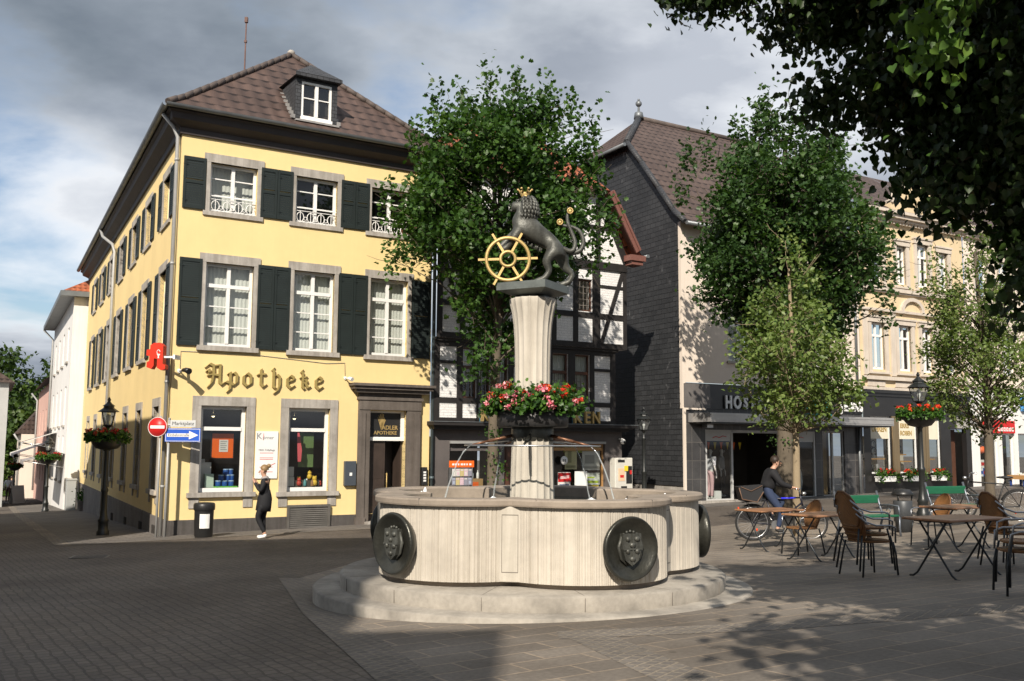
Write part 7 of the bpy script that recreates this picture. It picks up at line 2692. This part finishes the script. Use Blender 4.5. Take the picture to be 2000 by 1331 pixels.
# cyclist
P = dict(pelvis=(-.30, 0, .99), waist=(-.25, 0, 1.11), chest=(-.20, 0, 1.28), neckb=(-.15, 0, 1.40), neck=(-.12, 0, 1.445), jaw=(-.085, 0, 1.48), head=(-.09, 0, 1.545), crown=(-.105, 0, 1.595), face=(1, -.05, -.06),
         lsh=(-.19, .20, 1.34), lel=(-.05, .27, 1.12), lwr=(.17, .25, 1.05), lhand=(.8, 0, -.1), lside=(0, 1, 0), lout=(0, 0, -1),
         rsh=(-.19, -.20, 1.34), rel=(-.06, -.27, 1.12), rwr=(.16, -.25, 1.05), rhand=(.8, 0, -.1), rside=(0, -1, 0), rout=(0, 0, -1),
         lhip=(-.28, .09, .93), lkn=(.08, .11, .74), lan=(-.16, .10, .52), lheel=(-.21, .10, .485), ltoe=(-.07, .10, .475),
         rhip=(-.28, -.09, .93), rkn=(-.02, -.12, .56), ran=(-.10, -.11, .24), rheel=(-.15, -.11, .20), rtoe=(.02, -.11, .18), curl=.9)
JEANS_ = flat("blue_denim", (.028, .042, .085), .85)
t, H, f, sd, up = person("person", "dark-haired man with glasses and black jacket riding the bicycle", "person", (BX, BY, zb), 0, P, SKIN,
    [("jeans", JEANS_, {**LEGS, 'pelvis': (.165, .14), 'waist': (.12, .10)}, LEGB + [('pelvis', 'waist')]),
     ("jacket", BLACKCLOTH, {**{k: ((v[0] * 1.2, v[1] * 1.28)) for k, v in TORSO.items()}, **{k: v * 1.22 for k, v in ARMS.items()}}, TB + ARMB),
     ("shoe", INK, *SHOES('l')), ("shoe", INK, *SHOES('r'))])
hair_cap(t, H, f, sd, up, HAIRD, .02)
m = MB()
for s in (-1, 1):
    m.tube([H + f * .100 + sd * (s * .034 + .024 * math.cos(k * .7)) + up * (.012 + .018 * math.sin(k * .7)) for k in range(9)], .003, 5, closed=True)
    m.tube([H + f * .098 + sd * s * .058 + up * .016, H - f * .0 + sd * s * .085 + up * .012], .0028, 4)
m.tube([H + f * .10 - sd * .01 + up * .016, H + f * .10 + sd * .01 + up * .016], .003, 4)
m.build("glasses", INK, t)
# people far down the street
ST = dict(pelvis=(0, 0, .93), waist=(0, 0, 1.08), chest=(0, 0, 1.28), neckb=(0, 0, 1.44), neck=(.01, 0, 1.49), jaw=(.025, 0, 1.54), head=(.015, 0, 1.61), crown=(.0, 0, 1.67), face=(1, 0, 0),
          lsh=(0, .19, 1.37), lel=(-.02, .25, 1.1), lwr=(.06, .25, .86), rsh=(0, -.19, 1.37), rel=(-.02, -.25, 1.1), rwr=(.06, -.25, .86),
          lhip=(0, .09, .87), lkn=(.06, .09, .48), lan=(-.02, .09, .09), lheel=(-.04, .09, .04), ltoe=(.13, .10, .028),
          rhip=(0, -.09, .87), rkn=(.0, -.09, .47), ran=(-.12, -.09, .11), rheel=(-.15, -.09, .06), rtoe=(.01, -.10, .028))
for (x, y, a, top, leg, lb) in ((-34.0, 66.5, 100, SIGNWHITE, flat("brown_trousers", (.10, .06, .05)), "distant person in a white top and brown trousers walking down the street"),
                                (-28.55, 54.5, -80, flat("pale_pink_top", (.55, .42, .42)), GREYCLOTH, "distant person in pale clothes at the left edge of the street"),
                                (-36.6, 72.0, 80, BLACKCLOTH, INK, "distant person in dark clothes beside the far lantern post")):
    t, H, f, sd, up = person("person", lb, "person", at_ground(x, y), R(a), ST, SKIN,
        [("trousers", leg, {**LEGS, 'pelvis': (.14, .115)}, LEGB), ("top", top, {**TORSO, **ARMS}, TB + ARMB), ("shoe", INK, *SHOES('l')), ("shoe", INK, *SHOES('r'))], fingers=False)
    hair_cap(t, H, f, sd, up, HAIRD)
# shop mannequins
MANW = flat("mannequin_white", (.62, .60, .57), .4)
TEE = flat("white_tee", (.72, .72, .76), .8)
for (u, n, a, top, leg, lb, skn) in ((1.40, .30, 0, TEE, flat("pale_pink_cloth", (.62, .40, .42), .8), "mannequin in white T-shirt and pale pink trousers in the left clothes-shop window", MANW),
                                    (3.15, 1.6, -60, flat("grey_shirt", (.30, .31, .32), .8), INK, "mannequin in grey shirt inside the dark shop entrance", MANW),
                                    (5.62, .32, -70, flat("navy_jacket", (.02, .025, .04), .8), flat("white_trousers", (.6, .6, .58), .8), "mannequin in dark jacket and white trousers in the right clothes-shop window", INK),
                                    (4.75, .6, -40, flat("dark_shirt", (.05, .06, .06), .8), flat("khaki", (.16, .15, .11), .8), "mannequin in dark shirt and khaki trousers behind the street tree", INK)):
    loc = K0 + RT @ Vector((u, n, 0)); loc.z = -.09
    Pm = dict(ST); Pm.update(rkn=(.01, -.09, .48), ran=(-.01, -.09, .09), rheel=(-.03, -.09, .04), rtoe=(.14, -.10, .028))
    person("mannequin", lb, "mannequin", loc, AF + R(a), Pm, skn, [("trousers", leg, {**LEGS, 'pelvis': (.135, .11)}, LEGB), ("top", top, {**TORSO, **{k: v for k, v in ARMS.items() if k[1:] != 'wr'}}, TB + [b for b in ARMB if b[1][1:] != 'wr'])], fingers=False)
m = MB(); m.box(1.72, 2.0, .4, .7, -.1, .18)
tag(m.build("plinth_box", SIGNWHITE, None, K0, AF), "white box on the floor of the left clothes-shop window", "box")

# ------------------------------------------------------------------ goods and plants on the right
t = thing("sales_table", "sales table with blue trestle legs and wooden top before the white shop", "table", B0, AF)
u0, u1, n0, n1 = 15.5, 17.7, -1.9, -1.2
zt = .62
m = MB(); m.box(u0, u1, n0, n1, zt - .16, zt); m.build("tabletop", WOODLIGHT, t)
for x in (u0 + .1, u0 + .75, u1 - .8, u1 - .1):
    for y in (n0 + .08, n1 - .08):
        m = MB(); m.box(x - .03, x + .03, y - .03, y + .03, -.4, zt - .16); m.build("leg", flat("trestle_blue", (.03, .06, .22)) if "trestle_blue" not in MATS else MATS["trestle_blue"], t)
random.seed(31)
cl = [PAPER, BLUE, SIGNWHITE, CARD, ORANGE, LIME]
for k in range(12):
    x, y = random.uniform(u0 + .15, u1 - .15), random.uniform(n0 + .12, n1 - .12)
    h = random.uniform(.03, .12)
    m = MB(); m.box(-.08, .08, -.06, .06, 0, h, c=.004); m.box(-.075, .075, -.062, -.058, h * .3, h * .6, mi=1)
    tag(m.build("book", [cl[k % 6], cl[(k + 2) % 6]], None, B0 + RT @ Vector((x, y, zt)), random.uniform(0, 3)), "book lying on the sales table with blue legs", "book", "books on the sales table")
t = thing("paper_lantern", "orange lantern-shaped ornament hanging in the white shop window", "ornament", B0 + RT @ Vector((16.45, .5, 1.6)), AF)
m = MB(); m.lathe([(.02, -.16), (.16, -.1), (.2, 0), (.12, .14), (.02, .2)], 12); m.build("shade", ORANGE, t)
m = MB(); m.tube([(0, 0, .2), (0, 0, .6)], .006, 5); m.build("cord", INK, t)
for k, (x, z, mt) in enumerate([(16.2, .5, SIGNWHITE), (16.45, .5, BLUE), (16.7, .5, SIGNWHITE), (16.3, .85, PAPER)]):
    m = MB(); m.box(-.12, .12, -.1, .1, 0, .34, c=.01); m.box(-.1, .1, -.103, -.1005, .1, .24, mi=1)
    tag(m.build("parcel", [mt, SIGNRED if k % 2 else BLUE], None, B0 + RT @ Vector((x, .45, z)), AF), "wrapped packet on display in the white shop window", "packet", "packets in the white shop window")

PETMIX = [PETDARK, PETRED]
for i, (a, b, lb) in enumerate([(8.92, 9.98, "white flower box with red flowers under the first watch-shop window"), (10.52, 11.56, "white flower box with red flowers under the second watch-shop window"), (12.25, 13.0, "white flower box with red flowers under the third watch-shop window")]):
    t = thing("flower_box", lb, "flower box", B0 + RT @ Vector(((a + b) / 2, -.22, .40)), AF)
    w = (b - a) / 2
    m = MB(); m.box(-w, w, -.10, .10, 0, .17, c=.01); m.box(-w - .015, w + .015, -.115, .115, .17, .20); m.build("planter", SIGNWHITE, t)
    rs = np.random.RandomState(50 + i)
    n = 700
    C = np.stack([rs.uniform(-w, w, n), rs.normal(0, .08, n), .22 + np.abs(rs.normal(0, .10, n))], 1)
    ends = np.abs(C[:, 0]) > w * .75
    C[ends, 2] -= rs.uniform(0, .25, ends.sum())
    C[ends, 1] -= .12
    nr = rdir(n, rs); nr[:, 2] = np.abs(nr[:, 2]) + .2
    leaf_mesh("foliage", C, rdir(n, rs), nr, rs.uniform(.05, .09, n), GERLEAF, t, kind='maple')
    random.seed(i)
    put_blossoms(t, [(random.uniform(-w * .9, w * .9), random.uniform(-.12, .08), random.uniform(.28, .46)) for k in range(22)], PETMIX, 70 + i, .06)
# planter and board far down the street
t = thing("notice_stand", "small white advertising board on the pavement far down the street", "board", at_ground(-30.2, 60.2), R(60))
m = MB(); m.mesh([(-.4, -.2, 0), (.4, -.2, 0), (.4, 0, 1.1), (-.4, 0, 1.1), (-.4, .2, 0), (.4, .2, 0)], [(0, 1, 2, 3), (5, 4, 3, 2)]); m.build("board", SIGNWHITE, t)
t = thing("tub_plant", "potted bush beside the lantern post in front of the white house", "plant", at_ground(-18.6, 42.9), 0)
m = MB(); m.lathe([(.2, 0), (.27, .4), (.29, .45), (.25, .42), (.001, .4)], 14, cap=False); m.build("pot", DARKSTONE, t)
rs = np.random.RandomState(77); n = 500
leaf_mesh("foliage", rs.normal(0, 1, (n, 3)) * [.17, .17, .14] + [0, 0, .66], rdir(n, rs), rdir(n, rs), rs.uniform(.06, .1, n), GERLEAF, t)
# ------------------------------------------------------------------ trees
BARK = M("tree_bark", (.13, .105, .075), .9, .3, 5, 35, .012, stretch=(1, 1, .35))
BARKPALE = M("pale_bark", (.30, .235, .15), .85, .2, 5, 40, .006, stretch=(1, 1, .35))
MAPLE = leaf_mat("maple_leaf", (.018, .046, .010), (.042, .098, .018), (.090, .17, .034), .34)
MAPLE2 = leaf_mat("deep_green_leaf", (.018, .044, .012), (.040, .088, .022), (.080, .145, .034), .32)
LIGHTLEAF = leaf_mat("young_leaf", (.06, .10, .025), (.13, .19, .045), (.22, .27, .085), .32)
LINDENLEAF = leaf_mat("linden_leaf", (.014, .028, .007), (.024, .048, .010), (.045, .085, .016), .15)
LINDENBR = leaf_mat("linden_bract", (.05, .05, .018), (.09, .08, .03), (.15, .13, .045), .2)
FARLEAF = leaf_mat("far_leaf", (.022, .045, .010), (.05, .09, .018), (.10, .15, .03), .25)


def tree(name, label, loc, prof, trunk_r, trunk_top, nclump, per, lsize, leafmat, barkmat, seed, clump_r=.42, shoots=(), up=.25,
         group=None, kind='maple', droop=0.0, first_branch=1.8, squash=(1, 1), wob=.12, sprigs=0, lean=(0, 0), inner=.35):
    """prof: [(z, crown radius)]; clumps of leaves on curved limbs that leave a tapering trunk"""
    rs = np.random.RandomState(seed)
    t = thing(name, label, "tree", loc, 0, group)
    zs_ = [p[0] for p in prof]; rr_ = [p[1] for p in prof]
    ph = rs.uniform(0, 6.28, 6)

    def env(z, a):
        r = np.interp(z, zs_, rr_)
        return r * (1 + .11 * math.sin(2 * a + ph[0] + z * .9) + .09 * math.sin(3 * a + ph[1] - z * 1.3) + .09 * math.sin(5 * a + ph[2] + z * 2.1))
    # trunk
    tp = []
    n = 12
    for i in range(n + 1):
        k = i / n
        tp.append(Vector((lean[0] * k + wob * math.sin(k * 5 + ph[3]) * k, lean[1] * k + wob * math.cos(k * 4 + ph[4]) * k, -.2 + (trunk_top + .2) * k)))
    m = MB()
    m.tube(tp, [trunk_r * (1.25 if i == 0 else 1.0) * (1 - .78 * (i / n) ** 1.1) + .008 for i in range(n + 1)], 12)
    m.build("trunk", barkmat, t)
    # clump centres
    Cs = []
    tries = 0
    zmin, zmax = zs_[0], zs_[-1]
    while len(Cs) < nclump and tries < nclump * 60:
        tries += 1
        z = rs.uniform(zmin, zmax); a = rs.uniform(0, 2 * np.pi)
        rmax = max(rr_) * 1.2
        r = rmax * math.sqrt(rs.uniform(0, 1))
        e = env(z, a)
        if r > e or (r < e * .5 and rs.uniform() > inner):
            continue
        c = Vector((r * math.cos(a) * squash[0] + lean[0] * .7, r * math.sin(a) * squash[1] + lean[1] * .7, z))
        if min([(c - q).length for q in Cs] or [9]) < clump_r * .62:
            continue
        Cs.append(c)
    for s_ in shoots:
        Cs.append(Vector(s_))
    # limbs
    m = MB()
    for c in Cs:
        hr = math.hypot(c.x, c.y)
        za = max(first_branch, min(trunk_top * .97, c.z - hr * rs.uniform(.55, 1.0) - .1))
        k = (za + .2) / (trunk_top + .2) * n
        i = min(int(k), n - 1)
        a = tp[i].lerp(tp[i + 1], k - i)
        mid = a.lerp(c, .5) + Vector((rs.normal(0, .08), rs.normal(0, .08), (.16 - droop) * hr))
        r0 = max(.010, trunk_r * .30 * (1 - .7 * za / trunk_top))
        pts = [a, a.lerp(mid, .5) + Vector((0, 0, .03)), mid, mid.lerp(c, .55), c]
        m.tube(pts, [r0, r0 * .8, r0 * .55, r0 * .36, .005], 5)
        for q in range(3):
            e = c + Vector(rs.normal(0, clump_r * .75, 3))
            m.tube([mid.lerp(c, .6 + .13 * q), mid.lerp(e, .85), e], [r0 * .3, .006, .003], 4, cap=False)
    m.build("limb", barkmat, t)
    # leaves
    allC, allA, allN, allS, allR = [], [], [], [], []
    for ci, c in enumerate(Cs):
        k = int(per * rs.uniform(.65, 1.35))
        if ci >= len(Cs) - len(shoots):
            k = int(per * .55)
            P = rs.normal(0, 1, (k, 3)) * [clump_r * .32, clump_r * .32, clump_r * .80]
        else:
            P = rs.normal(0, 1, (k, 3)) * clump_r * np.array([.62, .62, .46])
            P[:, 2] -= droop * np.abs(P[:, 0] ** 2 + P[:, 1] ** 2) * 1.2
        outd = np.array([c.x, c.y, 0.0]); ln = np.linalg.norm(outd); outd = outd / ln if ln > 1e-6 else outd
        nr = rdir(k, rs) * .75 + np.array([0, 0, .75]) + outd * .35
        ax = rdir(k, rs) * .8 + outd * .6 + np.array([0, 0, up - droop * 1.2])
        allC.append(P + np.array(c)); allA.append(ax); allN.append(nr)
        allS.append(lsize * rs.uniform(.65, 1.25, k))
        allR.append(np.clip(rs.uniform(.15, .85) * .55 + rs.normal(.22, .16, k), 0, 1))
    for q in range(sprigs):                                   # sprouts on the trunk
        z = rs.uniform(.9, first_branch + .4); a = rs.uniform(0, 6.28)
        k = 26
        P = rs.normal(0, .10, (k, 3)) + [math.cos(a) * (trunk_r + .06), math.sin(a) * (trunk_r + .06), z]
        allC.append(P); allA.append(rdir(k, rs)); allN.append(rdir(k, rs) + [0, 0, .5]); allS.append(lsize * .6 * rs.uniform(.6, 1.1, k)); allR.append(rs.uniform(.2, .9, k))
    leaf_mesh("crown", np.concatenate(allC), np.concatenate(allA), np.concatenate(allN), np.concatenate(allS), leafmat, t, np.concatenate(allR), kind)
    return t


def on(x, y): return (x, y, gz(x, y))


tree("plane_tree", "dense dark green street tree directly behind the fountain column", (-.44, 24, gz(-.44, 24)),
     [(2.36, 0.23), (3.51, 0.4), (4.76, 0.75), (5.56, 1.25), (6.59, 1.8), (7.62, 2.1), (8.65, 2.0), (9.56, 1.85), (10.14, 1.45), (10.7, 0.8)], .145, 9.3, 172, 165, .125, MAPLE, BARK, 11, .41,
     shoots=[(-1.54, 0.2, 10.65), (-0.86, 0.1, 10.59), (-0.17, -0.2, 11.11), (0.48, 0.1, 11.16), (1.26, 0.0, 10.88), (1.89, 0.2, 10.48), (2.46, 0.1, 10.02), (-2.0, 0, 9.68), (-2.63, -0.2, 7.96), (2.8, 0.1, 7.74), (2.51, 0.1, 6.82), (-2.57, 0, 6.59), (2.45, -.3, 8.7), (2.65, -.2, 8.25), (2.3, -.3, 9.2), (2.0, -.3, 9.3), (2.2, -.4, 8.4), (2.9, -.2, 7.5)], first_branch=2.3, sprigs=8, inner=.30, wob=.16, lean=(.05, 0))
tree("plane_tree", "large dark green street tree in front of the clothes shop", (7.5, 27.0, gz(7.5, 27)),
     [(4.0, .6), (4.9, 1.25), (6.0, 1.85), (7.2, 2.3), (8.6, 2.3), (9.6, 1.85), (10.3, 1.3), (10.9, .65), (11.2, .2)], .24, 10.6, 225, 165, .125, MAPLE2, BARK, 23, .44,
     shoots=[(-.45, 0, 11.3), (-.2, .1, 11.6), (-1.1, 0, 10.7), (-1.9, .1, 10.1), (.9, .1, 11.0), (1.7, 0, 10.3), (-2.5, 0, 9.9), (2.9, 0, 7.8), (3.2, .1, 6.6), (3.0, 0, 5.6), (-2.7, 0, 8.9)], first_branch=3.4, sprigs=9, inner=.45, lean=(.25, 0))
tree("young_tree", "young pale yellow-green street tree with drooping twigs and smooth trunk", (5.92, 20.4, gz(5.92, 20.4)),
     [(2.3, .45), (2.7, 1.1), (3.2, 1.4), (3.8, 1.25), (4.4, .9), (5.1, .55), (5.7, .3), (6.1, .15)], .085, 5.6, 88, 90, .105, LIGHTLEAF, BARKPALE, 31, .30, droop=.35, first_branch=2.1, inner=.4, wob=.04, kind='diamond',
     shoots=[(-.1, 0, 6.2), (.2, 0, 5.9)])
tree("young_tree", "light green street tree at the right edge before the white shop", (13.15, 27.0, gz(13.15, 27)),
     [(1.9, .5), (2.6, 1.2), (3.4, 1.5), (4.4, 1.55), (5.4, 1.35), (6.4, 1.0), (7.3, .6), (8.0, .25)], .13, 7.0, 105, 110, .11, LIGHTLEAF, BARK, 41, .34, first_branch=1.9, inner=.5, kind='diamond',
     shoots=[(-.6, 0, 7.9), (.3, 0, 8.3), (-1.3, 0, 6.8)], droop=.1)
# far trees closing the street
random.seed(14)
for i, (x, y, s_, lb) in enumerate([(-50.5, 96, 1.0, "tall leafy tree at the left end of the row closing the street"), (-45.5, 100, .98, "broad leafy tree in the middle of the row closing the street"), (-41.5, 104, .85, "lower leafy tree at the right end of the row closing the street"), (-53.5, 88, .98, "bushy tree nearest the left edge at the street end"), (-44.5, 90, .62, "low dark bush-like tree in front of the far tree row")]):
    ft = tree("broadleaf_tree", lb, (x, y, gz(x, y) - .3),
         [(1.2, 2.0), (3, 3.4), (5, 4.2), (7, 4.0), (9, 3.2), (10.8, 2.0), (12.2, .7)] if s_ > .7 else [(.5, 2.4), (2, 3.2), (4, 3.0), (6, 2.0), (7.5, .7)], .28, 10 if s_ > .7 else 6, 85, 80, .46, FARLEAF, BARK, 60 + i, 1.0, first_branch=1.4, inner=.6, group=None, kind='diamond')
    ft.scale = (1.18, 1.18, 1.18)

# the linden overhanging the square from the right, branches hanging into the view
LN = thing("linden_tree", "big dark linden with drooping flowering branches overhanging the square at upper right", "tree", on(8.2, 1.5))
lx, ly, lz = LN.location
m = MB()
trunk = [Vector((0, 0, -.3)), Vector((.05, .05, 1.5)), Vector((-.05, .2, 3.2)), Vector((-.2, .5, 5.0)), Vector((-.4, .8, 7.0)), Vector((-.5, 1.0, 9.5))]
m.tube(trunk, [.42, .36, .33, .28, .2, .06], 14)
m.build("trunk", BARK, LN)
rs = np.random.RandomState(88)
limb = MB()
CC, AA, NV, SS, RV = [], [], [], [], []
# boughs: centre (world), radii, leaf count
boughs = [
    # lower curtain that shows in the picture
    ((1.72, 7.0, 5.15), (.78, .60, .36), 900), ((2.30, 7.1, 4.95), (.60, .60, .34), 750), ((2.05, 6.9, 4.62), (.16, .22, .30), 170), ((1.25, 7.0, 5.12), (.30, .4, .22), 220),
    ((2.75, 6.6, 4.60), (.60, .65, .55), 1300), ((2.12, 6.3, 3.98), (.30, .32, .24), 320), ((2.55, 6.3, 4.05), (.50, .5, .42), 900), ((3.3, 6.4, 4.2), (.60, .6, .6), 1500), ((2.75, 6.2, 3.62), (.42, .5, .42), 900),
    ((3.2, 6.0, 3.45), (.48, .55, .45), 1200), ((2.62, 6.0, 3.25), (.28, .35, .26), 380), ((3.35, 6.1, 3.2), (.36, .45, .34), 900), ((2.95, 5.9, 3.02), (.24, .35, .24), 380), ((3.0, 5.7, 2.66), (.20, .28, .22), 420), ((3.65, 6.3, 3.75), (.5, .6, .55), 1500), ((2.86, 5.75, 2.50), (.12, .2, .12), 110),
    ((3.6, 6.4, 3.3), (.30, .5, .3), 700), ((3.4, 5.8, 4.6), (.8, .8, .5), 1400), ((2.6, 5.9, 5.0), (.9, .8, .4), 1200), ((3.9, 5.6, 4.0), (.7, .8, .7), 1400), ((3.05, 5.5, 3.7), (.5, .6, .5), 900), ((2.9, 5.2, 4.2), (.6, .6, .5), 900),
    # crown above the frame: coarser, it only throws shade
    ((3.6, 4.6, 6.2), (1.6, 2.0, 1.0), 1500), ((6.0, 5.2, 5.6), (2.0, 2.0, 1.4), 1800), ((5.6, 2.0, 6.8), (2.6, 2.4, 1.6), 2000), ((8.6, 3.6, 6.8), (2.4, 2.6, 1.8), 1800), ((7.2, 1.0, 9.0), (3.0, 3.0, 1.8), 1900), ((9.8, 0.0, 7.5), (2.4, 2.6, 1.8), 1300), ((4.6, 6.4, 7.6), (1.4, 1.6, .8), 700), ((10.5, 5.5, 6.5), (2.4, 2.2, 1.6), 1300), ((2.0, 4.1, 6.1), (.8, .9, .6), 700), ((3.2, 4.0, 5.9), (1.1, .9, .8), 1300), ((4.6, 4.0, 5.6), (1.1, 1.0, .9), 1400), ((1.75, .2, 5.8), (1.0, .5, .4), 1500)]
for bi, (c, r, n) in enumerate(boughs):
    vis = bi < 22
    c = np.array(c) + (np.array([.22, 0, .12]) if vis else 0) - np.array([lx, ly, lz])
    # sub-sprays inside the bough
    ns = max(3, n // 45)
    d = rdir(ns, rs) * (rs.uniform(.15, 1, (ns, 1)) ** .4)
    sc = c + d * np.array(r)
    src = Vector((-.3, .6, 5.5)) if c[2] > 3.2 else Vector((-.25, .5, 4.6))
    e0 = Vector(c)
    mid = src.lerp(e0, .55) + Vector((0, 0, .5))
    limb.tube([src, src.lerp(mid, .5) + Vector((0, 0, .25)), mid, mid.lerp(e0, .6) + Vector((0, 0, .12)), e0], [.10, .075, .05, .025, .008], 6)
    for k in range(ns):
        limb.tube([mid.lerp(e0, .7), e0.lerp(Vector(sc[k]), .5) + Vector((0, 0, .06)), Vector(sc[k])], [.010, .007, .003], 4, cap=False)
        q = int(n * (2.5 if vis else 1)) // ns
        sp = .105 if vis else .42
        P = rs.normal(0, 1, (q, 3)) * [sp, sp, sp * .9]
        P[:, 2] -= .04 if vis else .2
        CC.append(P + sc[k])
        AA.append(rdir(q, rs) * .7 + np.array([0, 0, -.75]))
        NV.append(rdir(q, rs) + np.array([0, -.3, .35]))
        SS.append((.056 if vis else .20) * rs.uniform(.7, 1.25, q))
        RV.append(np.clip(rs.uniform(.1, .8) * .5 + rs.normal(.22, .15, q), 0, 1))
limb.build("limb", BARK, LN)
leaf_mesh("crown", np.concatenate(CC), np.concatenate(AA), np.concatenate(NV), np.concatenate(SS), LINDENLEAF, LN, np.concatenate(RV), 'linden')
# a sprig at the outer edge, its sunlight painted into brighter leaf colour
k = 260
leaf_mesh("sprig_painted_sunlit", rs.normal(0, 1, (k, 3)) * [.11, .14, .20] + [2.28 - lx, 5.0 - ly, 3.93 - lz], rdir(k, rs) * .6 + np.array([0, 0, -.7]), rdir(k, rs) + np.array([-.2, -.6, .5]), rs.uniform(.045, .07, k),
          leaf_mat("linden_leaf_painted_sunlit", (.05, .11, .02), (.09, .18, .03), (.16, .27, .05), .35), LN, None, 'linden', props={'kind': 'stuff'})
# pale bracts and seed clusters hanging among the leaves
B_C, B_A = [], []
for (c, r, n) in boughs[:22]:
    k = n // 26
    d = rdir(k, rs) * (rs.uniform(.6, 1, (k, 1)))
    B_C.append(np.array(c) + np.array([.22, 0, .12]) - np.array([lx, ly, lz]) + d * np.array(r) - [0, 0, .05])
B_C = np.concatenate(B_C); k = len(B_C)
leaf_mesh("flower_bracts", B_C, rdir(k, rs) * .35 + np.array([0, 0, -1]), rdir(k, rs), rs.uniform(.05, .085, k), LINDENBR, LN, None, 'diamond', props={'kind': 'stuff'})
